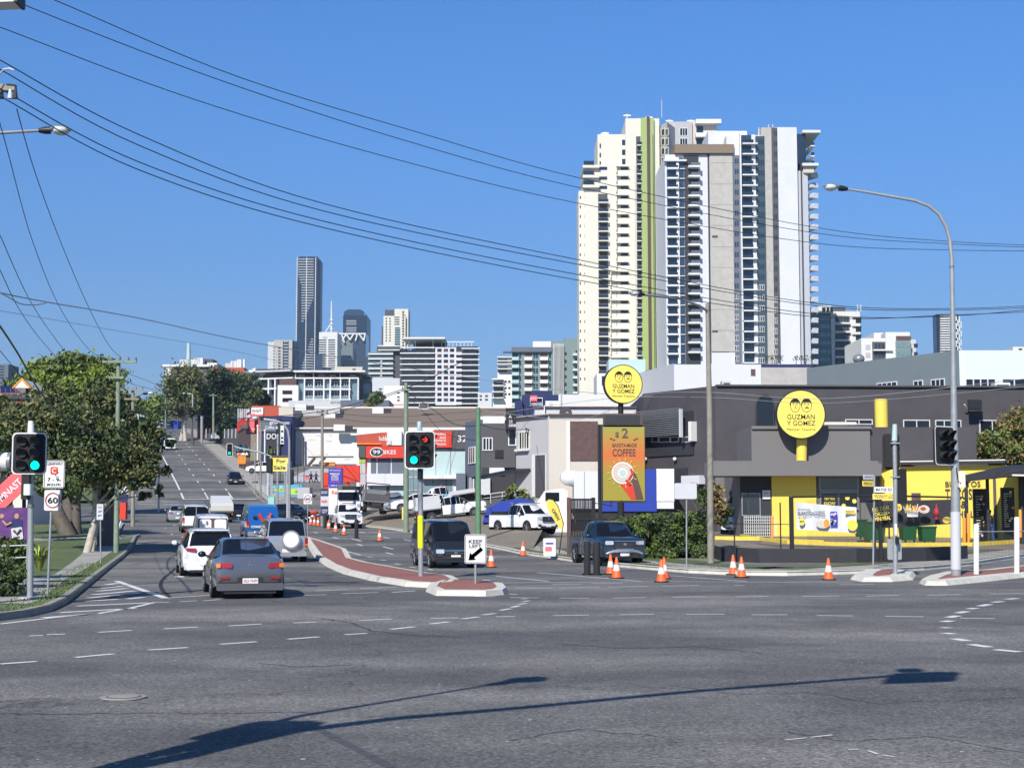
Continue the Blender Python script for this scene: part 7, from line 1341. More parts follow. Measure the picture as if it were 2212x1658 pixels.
mb = MB(); Y = 84; a = P(265,1062,Y); mb.box(a.x-.25, a.x+.25, Y-.2, Y+.2, T(Y)+1.0, P(0,1060,Y).z, 'red'); t = thing('pillar_sign', 'red box sign with dark blue panel and white posts on the left footpath', 'sign', (a.x,Y,T(Y)+.13)); mb = MB(); k = Y/F; mb.plate(P(267,1103,Y), U_, W_, 13*k, 36*k, .4, 'red'); mb.obj('red_box', t); mb = MB(); mb.plate(P(268,1073,Y), U_, W_, 15*k, 30*k, .15, 'navy'); mb.obj('blue_panel', t); mb = MB(); q = [P(257,1062,Y-.1), P(268,1045,Y-.1), P(278,1060,Y-.1), P(278,1066,Y-.1), P(257,1068,Y-.1)]; mb.add(q, [(4,3,2,1,0)], 'white'); mb.add([v+Vector((0,.1,0)) for v in q], [(0,1,2,3,4)], 'white'); mb.obj('white_top', t)
for x, m_ in ((265,'black'),(275,'white')): tubeobj('post', t, [Vector((P(x,0,Y).x,Y,T(Y)+.1)), P(x,1080,Y)], .05, m_, 6)
t = thing('bus_shelter', 'dark narrow shelter box behind the tree trunks on the left footpath', 'shelter', g0(223,80)); mb = MB(); q = P(222,1060,80); mb.box(q.x-.25, q.x+.35, 80, 81.5, T(80), q.z, 'charcoal2'); mb.obj('box', t); mb = MB(); mb.box(q.x-.35, q.x+.45, 79.9, 81.6, q.z, q.z+.1, 'black'); mb.obj('roof', t)
# bins
def bin_(lab, x0, x1, y0, y1, Y):
    a, b_, c = P(x0,y1,Y), P(x1,y1,Y), P(x0,y0,Y); w_ = b_.x-a.x; h_ = c.z-a.z; t = thing('wheelie_bin', lab, 'bin', (a.x+w_/2,Y,a.z), 'green bins behind the banners'); mb = MB(); i_ = w_*.06
    mb.hexa([(a.x+i_,Y,a.z+.12),(b_.x-i_,Y,a.z+.12),(b_.x-i_,Y+.8,a.z+.12),(a.x+i_,Y+.8,a.z+.12),(a.x,Y-.1,c.z-.1),(b_.x,Y-.1,c.z-.1),(b_.x,Y+.9,c.z-.1),(a.x,Y+.9,c.z-.1)], 'bin'); mb.obj('tub', t); mb = MB(); mb.box(a.x-.03, b_.x+.03, Y-.14, Y+.92, c.z-.1, c.z-.02, 'bin'); mb.obj('lid', t)
    for s_ in (a.x+.15, b_.x-.15): mb = MB(); mb.tube([(s_-.03,Y+.02,a.z+.08),(s_+.03,Y+.02,a.z+.08)], .08, 'tyre', 10); mb.obj('wheel', t)
bin_('large green bin behind the gap between the two banners', X5(1205)+2, X6b(195)+8, 1120, 1164, 84); bin_('green bin partly behind the black banner, middle of the row', X6b(200)+5, X6b(380), 1125, 1171, 82); bin_('second green bin under the black banner', X6b(520), X6b(640), 1130, 1171, 81); bin_('right end green bin with white sticker under the black banner', X6b(680), X6b(800), 1135, 1174, 80)
# bollards
def bollard(lab, x, yb, yt, r, m, Y=None, group=None, cap=None, dz=0):
    b = G(x, yb, dz) if Y is None else P(x, yb, Y); Y = b.y; tp = P(x, yt, Y); mb = MB(); mb.tube([b, tp-Vector((0,0,.03)), tp], [r,r,r*.85], m, 12); t = thing('bollard', lab, 'bollard', b, group); mb.obj('post', t)
    if cap: mb = MB(); mb.tube([b, b+Vector((0,0,.05))], r*1.6, cap, 12); mb.obj('base', t)
    return t
bollard('left black flexible bollard of the pair in front of the pickup', 1268.5, 1241, 1169, .115, 'blackmatt', group='black flexible bollards', cap='black'); bollard('right black flexible bollard of the pair in front of the pickup', 1289, 1241, 1170, .115, 'blackmatt', group='black flexible bollards', cap='black'); bollard('single black flexible bollard beside the white pickup', 770, 1162, 1121, .12, 'blackmatt', group='black flexible bollards', cap='black'); bollard('black flexible bollard behind the row of cones left of the white pickup', 702, 1140, 1110, .11, 'blackmatt', group='black flexible bollards', cap='black')
bollard('white post on the right island nearest the big lamp pole', 2109, 1243, 1131, .09, 'white', 49, 'white island posts'); bollard('white post on the right island at the frame edge', 2196.5, 1238, 1116, .09, 'white', 50, 'white island posts')
bollard('yellow bollard at the left end of the menu boards', 2083, 1178, 1118, .09, 'orange', 80); bollard('yellow bollard beside the first menu board', 2092, 1176, 1108, .09, 'orange', 81); bollard('short orange bollard behind the white posts at the right edge', 2204, 1160, 1100, .09, 'orange', 82); bollard('orange bollard at the yellow restaurant wall corner', 1668, 1165, 1113, .08, 'orange', 86); bollard('thin yellow post in front of the timber pole by the bike shop', 871, 1122, 1095, .1, 'yellow', 108)
t = thing('wire_fence', 'low wire fence with dark top rail behind the white posts', 'fence', (PX(2120,64),64,.15)); tubeobj('rail', t, [P(2112,1148,64), P(2320,1145,64)], .03, 'galvdark', 6); mb = MB()
for i in range(70): mb.tube([P(2112+i*3,1148,64), P(2112+i*3,1200,64)], .004, 'wire', 3, False)
mb.obj('mesh', t)['kind'] = 'stuff'
# cones
cone = thing('traffic_cone', 'traffic cone', 'traffic cone', (0,0,0), 'orange and white traffic cones'); mb = MB(); mb.tube([(0,0,.03),(0,0,.26)], [.165,.115], 'coneorange', 18); mb.tube([(0,0,.46),(0,0,.69),(0,0,.70)], [.078,.03,.02], 'coneorange', 18); mb.obj('body', cone); mb = MB(); mb.tube([(0,0,.26),(0,0,.46)], [.116,.079], 'conewhite', 18, False); mb.obj('white_band', cone); mb = MB(); mb.plate((0,0,.02), (1,0,0), (0,1,0), .40, .40, .04, 'black', .05); mb.obj('base', cone)
CN = [(1790,1252,'cone standing alone in front of the fence near the right island'),(1602,1247,'front cone of the pair left of the lone right cone'),(1584,1241,'rear cone of the pair in front of the black fence'),(1429,1257,'large cone in front of another below the grey sign back'),(1435,1250,'cone hidden behind the cone below the grey sign back'),(1332,1249,'front cone of the pair beside the black bollards'),(1319,1240,'rear cone of the pair under the pickup number plate'),(1130,1200,'cone near the kerb left of the A-frame board'),(1061,1225,'cone right of the keep left sign'),(820,1168,'cone alone in the lane right of the white pickup'),(743,1155,'nearest cone in front of the white pickup'),(725,1149,'second cone in front of the white pickup'),(710,1143,'cone beside the black bollard left of the white pickup'),(687,1135,'right cone of three in front of the dark car'),(679,1134,'middle cone of three in front of the dark car'),(671,1133,'left cone of three in front of the dark car'),(604,1138,'cone behind the silver car with the spare wheel'),(514,984,'cone at the lower hillside barrier'),(475,946,'cone at the upper hillside barrier')]
for i, (x, y, lab) in enumerate(CN):
    g_ = G(x, y); 
    if i == 0: cone.location = g_; cone['label'] = 'orange and white '+lab
    else: dup(cone, None, g_, i*.4, 'orange and white '+lab)
for x, y, lab in ((530,983,'white and orange road barrier blocking the lane beside the lower hillside cone'),(485,944,'white and orange road barrier farther up the hill')):
    g_ = G(x, y); t = thing('road_barrier', lab, 'barrier', g_, 'road barriers on the hill'); mb = MB(); mb.plate(g_+Vector((0,0,.75)), U_, W_, 1.3, .9, .1, 'offwhite', .1); mb.obj('panel', t); mb = MB(); mb.box(g_.x-1, g_.x+1, g_.y-.4, g_.y+.2, g_.z+.05, g_.z+.32, 'white'); mb.obj('base', t); mb = MB(); mb.box(g_.x-1.1, g_.x-.75, g_.y-.45, g_.y-.2, g_.z, g_.z+1.2, 'coneorange'); mb.obj('orange_end', t)

t = thing('handrail', 'pale pipe railing on the low wall below the black awning', 'handrail', P(1060,1085,105))
tubeobj('rail', t, [P(1045,1068,105), P(1143,1055,104)], .035, 'lightgrey', 6); tubeobj('rail', t, [P(1045,1076,105), P(1143,1064,104)], .025, 'lightgrey', 6)
for x in (1060,1085,1112,1140): tubeobj('post', t, [P(x,1086,104.6), P(x,1055+(1143-x)*.12,104.6)], .03, 'lightgrey', 6)
for x0, y0, x1, y1, Y, m_, lab in ((1560,822,1580,832,108,'lightgrey','small grey roof unit on the charcoal hall near its left corner'),(2150,826,2182,836,109,'offwhite','white roof unit on the charcoal hall near the right edge'),(905,868,925,880,262,'lightgrey','pale roof unit on the brown warehouse ridge')):
    mb = MB(); a, b_ = P(x0,y1+4,Y), P(x1,y0,Y); mb.box(a.x,b_.x,Y,Y+1,a.z,b_.z,m_); mb.box(a.x+.1,b_.x-.1,Y-.02,Y,a.z+.2,b_.z-.15,'charcoal2'); one(mb, 'roof_unit', lab, 'air conditioner', a)
# ------------------------------------------------------------------ vehicles
for nm, c in (('pgrey',(.16,.16,.18)),('pwhite',(.78,.78,.78)),('psilver',(.42,.43,.45)),('pblue',(.02,.16,.46)),('pdark',(.018,.021,.028)),('pslate',(.035,.042,.05)),('pnavy',(.03,.055,.10)),('pteal',(.04,.22,.30)),('pcream',(.60,.58,.50))):
    mat(nm, c, rough=.25, metal=0 if nm in ('pwhite','pcream') else .55, var=.03, coat=.9)
mat('plastic', (.022,.022,.024), rough=.6)
PRO = {  # y, z bottom, z belt, z top, half width belt, half width top   (unit length/width/height), glass = (rear pane, first side, last side, windscreen)
 'sedan': ([(-.5,.28,.42,.50,.84,.74),(-.485,.18,.60,.70,.93,.80),(-.39,.14,.65,.73,.99,.80),(-.20,.14,.66,.975,1,.70),(.0,.14,.65,1,1,.70),(.11,.14,.64,.965,1,.68),(.27,.14,.62,.69,.99,.82),(.44,.14,.53,.59,.95,.78),(.5,.16,.43,.48,.84,.68)], 2, (2,6), 5),
 'hatch': ([(-.5,.25,.40,.48,.86,.78),(-.487,.16,.62,.68,.95,.82),(-.41,.14,.65,.93,.98,.70),(-.25,.14,.65,.985,1,.71),(.0,.14,.64,1,1,.71),(.11,.14,.63,.965,1,.69),(.28,.14,.61,.68,.99,.82),(.45,.14,.53,.59,.95,.78),(.5,.16,.43,.48,.84,.68)], 1, (1,6), 5),
 'suv': ([(-.5,.24,.44,.50,.88,.80),(-.49,.17,.58,.635,.96,.80),(-.425,.15,.63,.93,.99,.70),(-.27,.15,.64,.985,1,.72),(.0,.15,.63,1,1,.72),(.10,.15,.62,.96,1,.70),(.27,.15,.60,.67,.99,.84),(.46,.15,.55,.60,.96,.80),(.5,.17,.48,.52,.87,.72)], 1, (1,6), 5),
 'wagon': ([(-.5,.26,.54,.57,.93,.88),(-.495,.20,.58,.61,.97,.88),(-.47,.18,.60,.96,.98,.80),(-.3,.18,.60,1,1,.80),(.0,.18,.60,1,1,.80),(.10,.18,.60,.96,1,.78),(.20,.18,.58,.64,.99,.86),(.45,.19,.56,.60,.96,.84),(.5,.26,.48,.52,.9,.78)], 1, (1,6), 5),
 'van': ([(-.5,.16,.50,.54,.95,.92),(-.495,.13,.54,.57,.98,.92),(-.465,.12,.56,.95,.99,.84),(-.3,.12,.56,1,1,.86),(.05,.12,.56,1,1,.86),(.24,.12,.55,.965,1,.82),(.40,.12,.49,.56,.98,.88),(.48,.12,.42,.47,.95,.86),(.5,.13,.37,.41,.90,.80)], 1, (1,6), 5),
 'ute': ([(-.13,.22,.60,.62,.97,.92),(-.125,.2,.62,.66,.97,.90),(-.09,.2,.62,.97,.98,.72),(.0,.2,.62,1,1,.74),(.08,.2,.62,1,1,.73),(.13,.2,.61,.96,1,.71),(.245,.2,.60,.66,1,.86),(.47,.18,.585,.635,.98,.86),(.5,.20,.545,.58,.93,.80)], 1, (1,6), 5)}
def car(name, lab, cat, kind, L, W, Ht, paint, px, py, end='rear', rz=15.2, rear=None, front=None, pos=None, tilt=0, roll=0, r=.34, plate=True, plate_text=None, tail='amber', rails=False, group='vehicles on the road', mirror=None, solid=False):
    t = thing(name, lab, cat, (0,0,0), group)
    st, rw, (s0, s1), ws = PRO[kind]; w = W/2
    body, glass = MB(), MB(); rings = []
    for (y, zb, zs, zt, wb, wt) in st:
        y *= L; zb *= Ht; zs *= Ht; zt *= Ht; wb *= w; wt *= w
        half = [(0,zb),(wb*.86,zb),(wb*.985,zb+.06),(wb*1.0,zb+(zs-zb)*.45),(wb*.995,zb+(zs-zb)*.78),(wb*.95,zs),(wt*1.0,zt-.07*min(1,(zt-zs)/.2)),(wt*.84,zt-.012),(0,zt+.006)]
        rings.append([Vector((x,y,z)) for x, z in half]+[Vector((-x,y,z)) for x, z in half[-2:0:-1]])
    n = len(rings[0])
    def pane(q, k1, out):
        c = sum(q, Vector())/len(q); q = [c+(v-c)*k1 for v in q]; nn = (q[1]-q[0]).cross(q[-1]-q[0]).normalized()
        if nn.dot(c-Vector((0, c.y*.8, Ht*.6))) < 0: nn = -nn
        return [v+nn*out for v in q]
    for i in range(len(rings)-1):
        for j in range(n):
            k = (j+1) % n; q = [rings[i][j], rings[i][k], rings[i+1][k], rings[i+1][j]]
            if j in (5, n-6) and s0 <= i < s1 and max((st[i][3]-st[i][2])*Ht, (st[i+1][3]-st[i+1][2])*Ht) > .12 and not (solid and i in (2,3)):
                glass.add(pane(q, .94, .008), [(0,1,2,3)], 'carglass')
            body.add(q, [(0,1,2,3)], paint if j not in (0, n-1, 1, n-2) else 'plastic', True)
        if (i == rw and not solid) or i == ws:
            q = [rings[i][6], rings[i][7], rings[i][9], rings[i][10], rings[i+1][10], rings[i+1][9], rings[i+1][7], rings[i+1][6]]
            glass.add(pane(q, .93, .03), [tuple(range(8))], 'carglass')
    body.add(rings[0], [tuple(range(n))], paint); body.add(rings[-1], [tuple(range(n-1,-1,-1))], paint)
    o = body.obj('body', t)
    bm_ = o.data; 
    import bmesh
    bb = bmesh.new(); bb.from_mesh(bm_); bmesh.ops.remove_doubles(bb, verts=bb.verts, dist=.0005); bmesh.ops.recalc_face_normals(bb, faces=bb.faces); bb.to_mesh(bm_); bb.free()
    for p in bm_.polygons: p.use_smooth = True
    ed = o.modifiers.new('edge', 'EDGE_SPLIT'); ed.split_angle = math.radians(38)
    glass.obj('windows', t)
    yr, yf = st[0][0]*L, st[-1][0]*L
    # wheels and arches
    yw = (-.30*L, .315*L) if kind != 'van' else (-.27*L, .33*L)
    for yy in yw:
        for sx in (-1, 1):
            x = sx*(w-.115); wm = MB(); wm.tube([(x-.11*sx,yy,r),(x+.11*sx,yy,r)], r, 'tyre', 20); wh = wm.obj('wheel', t)
            wm = MB(); wm.tube([(x+.10*sx,yy,r),(x+.118*sx,yy,r)], [r*.66,r*.62], 'rim', 14); [wm.tube([(x+.119*sx,yy,r),(x+.121*sx,yy+math.cos(a)*r*.6,r+math.sin(a)*r*.6)], .03, 'galvdark', 4) for a in (0,1.26,2.5,3.77,5.03)]; wm.obj('rim', wh)
            am = MB(); am.disc((sx*(w*.99), yy, r*1.02), (0,sx,0), (0,0,1), r*1.13, .03, 'plastic', n=20); am.obj('wheel_arch', t)
    # tray
    if kind == 'ute' and rear != 'flat':
        zt = Ht*.62; tb = MB(); y0, y1 = -.5*L, -.13*L
        tb.hexa([(-w*.95,y0,Ht*.22),(w*.95,y0,Ht*.22),(w*.97,y1,Ht*.22),(-w*.97,y1,Ht*.22),(-w*.93,y0,zt),(w*.93,y0,zt),(w*.93,y1,zt),(-w*.93,y1,zt)], paint); tb.box(-w*.8,w*.8,y0+.08,y1-.05,zt-.01,zt+.01,'plastic'); tb.obj('tray', t)
    if kind == 'ute' and rear == 'flat':
        zt = Ht*.5; tb = MB(); tb.box(-w,w,-.52*L,-.15*L,zt,zt+.08,'galvdark'); tb.box(-w*.4,w*.4,-.5*L,-.15*L,.45,zt,'plastic'); tb.obj('tray', t)
        for x0, x1, y0, y1 in ((-w,-w+.04,-.52*L,-.15*L),(w-.04,w,-.52*L,-.15*L),(-w+.04,w-.04,-.52*L,-.52*L+.04)): q = MB(); q.box(x0,x1,y0,y1,zt+.08,zt+.38,'lightgrey'); q.obj('tray_side', t)
    # rear face
    if end == 'rear' or pos:
        yb = -.5*L; zl = Ht*(.55 if kind in ('sedan','hatch','suv') else .42)
        for sx in (-1, 1):
            q = MB()
            if kind in ('sedan','suv','hatch'): q.plate((sx*w*.70, yb*.987-.005, zl), (1,sx*.25,0), (0,.12,1), w*.42, Ht*.08, .06, 'taillight', .03); q.plate((sx*w*(.86 if tail == 'amber' else .6), yb*.985-.008, zl), (1,sx*.35,0), (0,.12,1), w*.12, Ht*.07, .075, tail if tail == 'amber' else 'taillight', .02)
            else: q.plate((sx*w*.90, yb-.012, Ht*.46), (1,sx*.2,0), (0,0,1), w*.14, Ht*.20, .04, 'taillight', .02); q.plate((sx*w*.90, yb-.016, Ht*.40), (1,sx*.2,0), (0,0,1), w*.12, Ht*.04, .05, 'amber', .01)
            q.obj('taillight', t)
        q = MB(); q.plate((0, yb-.02, Ht*.20), (1,0,0), (0,0,1), W*.92, Ht*.12, .10, paint if kind in ('sedan','suv','hatch') else ('psilver' if paint in ('pblue','psilver') else 'plastic'), .05); q.obj('bumper', t)
        if kind in ('sedan','suv','hatch'): q = MB(); q.plate((0, yb+.02, Ht*.125), (1,0,0), (0,0,1), W*.72, Ht*.07, .10, 'plastic', .03); q.obj('diffuser', t)
        if plate: q = MB(); q.plate((0, yb-.065, Ht*.30 if kind == 'sedan' else Ht*.27), (1,0,0), (0,0,1), .38, .13, .012, 'plate', .01); pl = q.obj('number_plate', t); plate_text and text(t, plate_text, (0, yb-.073, Ht*.30 if kind == 'sedan' else Ht*.27), (1,0,0), (0,0,1), .075, 'platered', .33)
        if kind in ('suv','hatch'): q = MB(); q.plate((0, st[2][0]*L*1.02, Ht*.945), (1,0,0), (0,-1,.25), w*1.25, .2, .03, paint, .03); q.obj('spoiler', t)
    if end == 'front' or pos:
        yb = .5*L; zl = st[-1][2]*Ht-.03
        for sx in (-1, 1):
            q = MB(); q.plate((sx*w*.68, yb-.02, zl), (-1,-sx*-.2,0), (0,-.1,1), w*.36, Ht*.085, .12, 'headlight', .04); q.obj('headlight', t)
            q = MB(); q.plate((sx*w*.68, yb, Ht*.29), (-1,sx*.3,0), (0,0,1), w*.22, Ht*.07, .06, 'plastic', .03); q.obj('fog_light', t)
        q = MB(); q.plate((0, yb, zl-(.03 if kind != 'ute' else .08)), (-1,0,0), (0,-.1,1), w*.92, Ht*(.11 if kind != 'ute' else .19), .07, 'plastic', .04); gr = q.obj('grille', t)
        q = MB(); q.plate((0, yb+.03, zl+(.03 if kind != 'ute' else .07)), (-1,0,0), (0,-.1,1), w*.95, .035, .05, 'chrome'); kind == 'ute' and q.plate((0, yb+.03, zl-.25), (-1,0,0), (0,-.1,1), w*.8, .04, .05, 'chrome'); q.disc((0, yb+.05, zl-.05), (-1,0,0), (0,0,1), .07, .02, 'chrome', n=14, ry=.05); q.obj('grille_trim', t)
        q = MB(); q.plate((0, yb, Ht*.235), (-1,0,0), (0,0,1), W*.62, Ht*.07, .06, 'plastic', .04); q.obj('lower_intake', t)
        if plate: q = MB(); q.plate((0, yb+.03, Ht*.27), (-1,0,0), (0,0,1), .38, .11, .012, 'plate'); q.obj('number_plate', t)
    # mirrors
    for sx in (-1, 1):
        ym = st[6][0]*L-.32; q = MB(); q.ball((sx*(w+.10), ym, Ht*(st[6][2]+.07)), (.11,.07,.085), mirror or paint, 10, 6); q.tube([(sx*w*.93, ym, Ht*(st[6][2]+.03)),(sx*(w+.05), ym, Ht*(st[6][2]+.06))], .03, 'plastic', 5); q.obj('mirror', t)
    if rails:
        for sx in (-1,1): q = MB(); q.tube([(sx*w*.66,-.36*L,Ht*.99),(sx*w*.66,-.3*L,Ht*1.035),(sx*w*.66,.05*L,Ht*1.035),(sx*w*.66,.09*L,Ht*.985)], .02, 'galv', 5); q.obj('roof_rail', t)
    a = math.radians(rz); d = Vector((-math.sin(a), math.cos(a), 0))
    if pos is not None: loc = Vector(pos)
    else:
        g_ = G(px, py); loc = g_+d*(L/2-.6)*(1 if end == 'rear' else -1)
        loc.z = T(loc.y)
    s_ = (T(loc.y+1)-T(loc.y-1))/2 if pos is None else 0
    t.location = loc; t.rotation_euler = (math.atan(s_)*(1 if d.y > 0 else -1)*abs(d.y)+math.radians(tilt), math.radians(roll), a)
    return t
# queue heading away
s = car('sedan', 'dark grey metallic sedan nearest the camera, rear view at the stop line', 'car', 'sedan', 4.55, 1.80, 1.50, 'pgrey', 535, 1290, plate_text='053·YHM', mirror='pdark')
mb = MB(); mb.tube([(.52,-2.30,.28),(.52,-2.2,.28)], .05, 'chrome', 10); mb.obj('exhaust', s); mb = MB(); mb.tube([(0,-.9,1.47),(0,-1.02,1.68)], .008, 'black', 4); mb.obj('aerial', s); mb = MB()
for a in (90,210,330): r_ = math.radians(a); c = Vector((math.cos(r_)*.035,-2.255,.86+math.sin(r_)*.035)); mb.plate(c, (math.cos(r_),0,math.sin(r_)), (-math.sin(r_),0,math.cos(r_)), .06, .035, .01, 'chrome')
mb.obj('badge', s); mb = MB(); mb.plate((0,-2.265,.56), (1,0,0), (0,0,1), 1.1, .012, .01, 'plastic'); mb.plate((0,-2.27,.44), (1,0,0), (0,0,1), .62, .2, .06, 'plastic', .03); mb.obj('plate_recess', s)
for sx in (-1,1): mb = MB(); mb.plate((sx*.62,-2.30,.52), (1,0,0), (0,0,1), .22, .05, .02, 'taillight'); mb.obj('reflector', s)
car('suv', 'white rounded luxury suv with slim dark red taillights left of the grey sedan', 'car', 'suv', 4.68, 1.93, 1.62, 'pwhite', 452, 1243, tail='red', r=.37)
s = car('delivery_van', 'small white van with two white screened rear windows behind the white suv', 'van', 'van', 4.25, 1.83, 1.90, 'pwhite', 457, 1190, solid=True)
for sx in (-1,1): mb = MB(); mb.plate((sx*.38,-2.155,1.40), (1,0,0), (0,.16,1), .60, .55, .03, 'plate', .12); mb.obj('window_screen', s)
mb = MB(); mb.plate((0,-2.125,1.40), (1,0,0), (0,.16,1), 1.5, .66, .03, 'rust', .08); mb.obj('rear_window', s)
s = car('suv', 'silver four wheel drive with round spare wheel cover on its rear door', 'car', 'wagon', 4.75, 1.89, 1.88, 'psilver', 615, 1213, tail='red', r=.39, rails=True)
mb = MB(); mb.disc((.16,-2.50,.98), (1,0,0), (0,0,1), .40, .22, 'psilver', n=28); mb.disc((.16,-2.62,.98), (1,0,0), (0,0,1), .33, .03, 'pwhite', n=28); mb.obj('spare_wheel_cover', s)
s = car('panel_van', 'bright blue high roof van painted with a large red figure', 'van', 'van', 4.9, 2.0, 2.15, 'pblue', 566, 1167, r=.35, solid=True)
mb = MB(); y = -2.50
for a, b in (((-.36,1.62),(-.12,1.15)),((.36,1.62),(.15,1.15)),((-.1,1.18),(.14,1.18)),((-.02,1.2),(.02,.4))): mb.tube([(a[0]+.1,y,a[1]),(b[0]+.1,y,b[1])], .10, 'red', 6)
mb.plate((.1,y-.08,1.0), (1,0,0), (0,0,1), .34, .09, .03, 'white'); mb.plate((.1,y-.08,.62), (1,0,0), (0,0,1), .3, .08, .03, 'white'); mb.obj('printed_figure', s); text(s, 'CONNECT', (-.35,y-.05,.85), (1,0,0), (0,0,1), .15, 'white', .75, bold=.03); mb = MB(); mb.plate((-.5,y,1.4), (1,0,0), (0,0,1), .22, .16, .05, 'black', .04); mb.obj('camera', s)
s = car('four_wheel_drive', 'boxy white four wheel drive with barn doors in the middle of the queue', 'car', 'wagon', 4.9, 1.88, 1.9, 'pwhite', 422, 1150, r=.4, tail='red'); mb = MB(); mb.box(-.03,.03,-2.48,-2.44,.8,1.75,'psilver'); mb.box(-.8,-.06,-2.47,-2.43,1.2,1.66,'carglass'); mb.box(.06,.8,-2.47,-2.43,1.2,1.66,'carglass'); mb.obj('barn_door_glass', s)
car('hatchback', 'silver hatchback at the left front of the queue', 'car', 'hatch', 4.2, 1.75, 1.5, 'psilver', 383, 1127, tail='red')
s = car('flatbed_truck', 'white truck with pale grey covered tray in the middle of the queue', 'truck', 'ute', 5.6, 1.95, 1.85, 'pwhite', 478, 1128, rear='flat', r=.38); mb = MB(); mb.hexa([(-.98,-2.9,1.5),(.98,-2.9,1.5),(.92,-.5,1.75),(-.92,-.5,1.75),(-.94,-2.85,1.75),(.94,-2.85,1.75),(.85,-.5,2.35),(-.85,-.5,2.35)], 'lightgrey'); mb.obj('tray_cover', s); mb = MB(); mb.box(-.98,.98,-2.95,-2.88,1.05,1.5,'pcream'); mb.obj('tailgate', s)
car('hatchback', 'black car just right of the covered tray truck in the queue', 'car', 'suv', 4.3, 1.78, 1.55, 'pdark', 514, 1122, tail='red')
# oncoming
car('people_mover', 'dark slate people mover coming toward the keep left sign', 'van', 'van', 4.75, 1.80, 1.88, 'pslate', 977, 1226, end='front', rz=195, r=.33)
s = car('pickup', 'dark blue grey dual cab pickup with chrome grille in front of the hedge', 'pickup', 'ute', 5.3, 1.87, 1.80, 'pnavy', 1340, 1222, end='front', rz=193, r=.39); mb = MB(); mb.tube([(-.75,2.60,.52),(-.45,2.68,.62),(.45,2.68,.62),(.75,2.60,.52)], .07, 'psilver', 6); mb.obj('bumper_bar', s)
mb = MB(); mb.tube([(.90,-.3,1.15),(.90,-.55,.75),(.91,-.62,.4)], .03, 'chrome', 5); mb.obj('side_step', s)
car('pickup', 'white dual cab pickup with headlights toward the camera beside the row of cones', 'pickup', 'ute', 5.2, 1.84, 1.82, 'pwhite', 755, 1141, end='front', rz=195, r=.38)
car('suv', 'black car turning out at the far junction behind the sixty sign', 'car', 'suv', 4.5, 1.85, 1.6, 'pdark', 650, 1126, end='front', rz=222)
car('hatchback', 'dark small car coming down the hill in the kerb lane', 'car', 'hatch', 4.2, 1.95, 1.65, 'pdark', 508, 1046, end='front', rz=195)
def boxtruck(lab, px, py, rz, L=6, W=2.2, Ht=2.6, box=None, pos=None, name='truck'):
    t = thing(name, lab, 'truck', (0,0,0), 'vehicles on the road'); w = W/2; c = MB(); y1 = L/2; y0 = L/2-1.7
    c.hexa([(-w,y0,.5),(w,y0,.5),(w,y1,.5),(-w,y1,.5),(-w*.95,y0,Ht*.88),(w*.95,y0,Ht*.88),(w*.92,y1-.45,Ht*.88),(-w*.92,y1-.45,Ht*.88)], 'pwhite'); c.obj('cab', t)
    c = MB(); c.add([(-w*.84,y1-.07,1.30),(w*.84,y1-.07,1.30),(w*.82,y1-.37,2.12*Ht/2.6),(-w*.82,y1-.37,2.12*Ht/2.6)], [(3,2,1,0)], 'carglass'); [c.add([(sx*w*1.0,y0+.3,1.35),(sx*w*1.0,y1-.3,1.35),(sx*w*.975,y1-.5,2.1*Ht/2.6),(sx*w*.975,y0+.3,2.1*Ht/2.6)], [(0,1,2,3) if sx > 0 else (3,2,1,0)], 'carglass') for sx in (-1,1)]; c.obj('windows', t)
    c = MB(); c.box(-w*.5,w*.5,y1-.02,y1+.03,.85,1.05,'plastic'); c.obj('grille', t); c = MB(); c.box(-w,w,y1-.1,y1+.08,.4,.68,'pwhite'); c.obj('bumper', t)
    for sx in (-1,1): c = MB(); c.plate((sx*w*.78,y1+.03,.88), (-1,0,0), (0,0,1), .3, .2, .05, 'headlight', .04); c.obj('headlight', t); c = MB(); c.box(sx*(w+.15)-.08,sx*(w+.15)+.08,y1-.3,y1-.2,1.4,1.85,'black'); c.obj('mirror', t)
    c = MB(); c.box(-w*.4,w*.4,-L/2,y0,.55,.8,'plastic'); c.obj('chassis', t); c = MB()
    if box: c.box(-w,w,-L/2,y0-.15,.85,box,'white'); c.obj('cargo_box', t)
    else: c.box(-w,w,-L/2,y0-.15,.85,1.0,'galvdark'); c.box(-w,w,y0-.25,y0-.18,1.0,Ht*.9,'galvdark'); c.obj('tray', t)
    for yy in (-L/2+1.2, y1-.8):
        for sx in (-1,1): wm = MB(); x = sx*(w-.16); wm.tube([(x-.14,yy,.42),(x+.14,yy,.42)], .42, 'tyre', 18); wm.tube([(x+.145*sx,yy,.42),(x+.15*sx,yy,.42)], .2, 'rim', 10); wm.obj('wheel', t)
    a = math.radians(rz); d = Vector((-math.sin(a), math.cos(a), 0))
    if pos is None: g_ = G(px, py); loc = g_-d*(L/2-.5); loc.z = T(loc.y); sl = (T(loc.y+1)-T(loc.y-1))/2
    else: loc, sl = Vector(pos), 0
    t.location = loc; t.rotation_euler = (-math.atan(sl), 0, a); return t
boxtruck('white tray truck coming down the hill near the top of the road', 366, 972, 195)
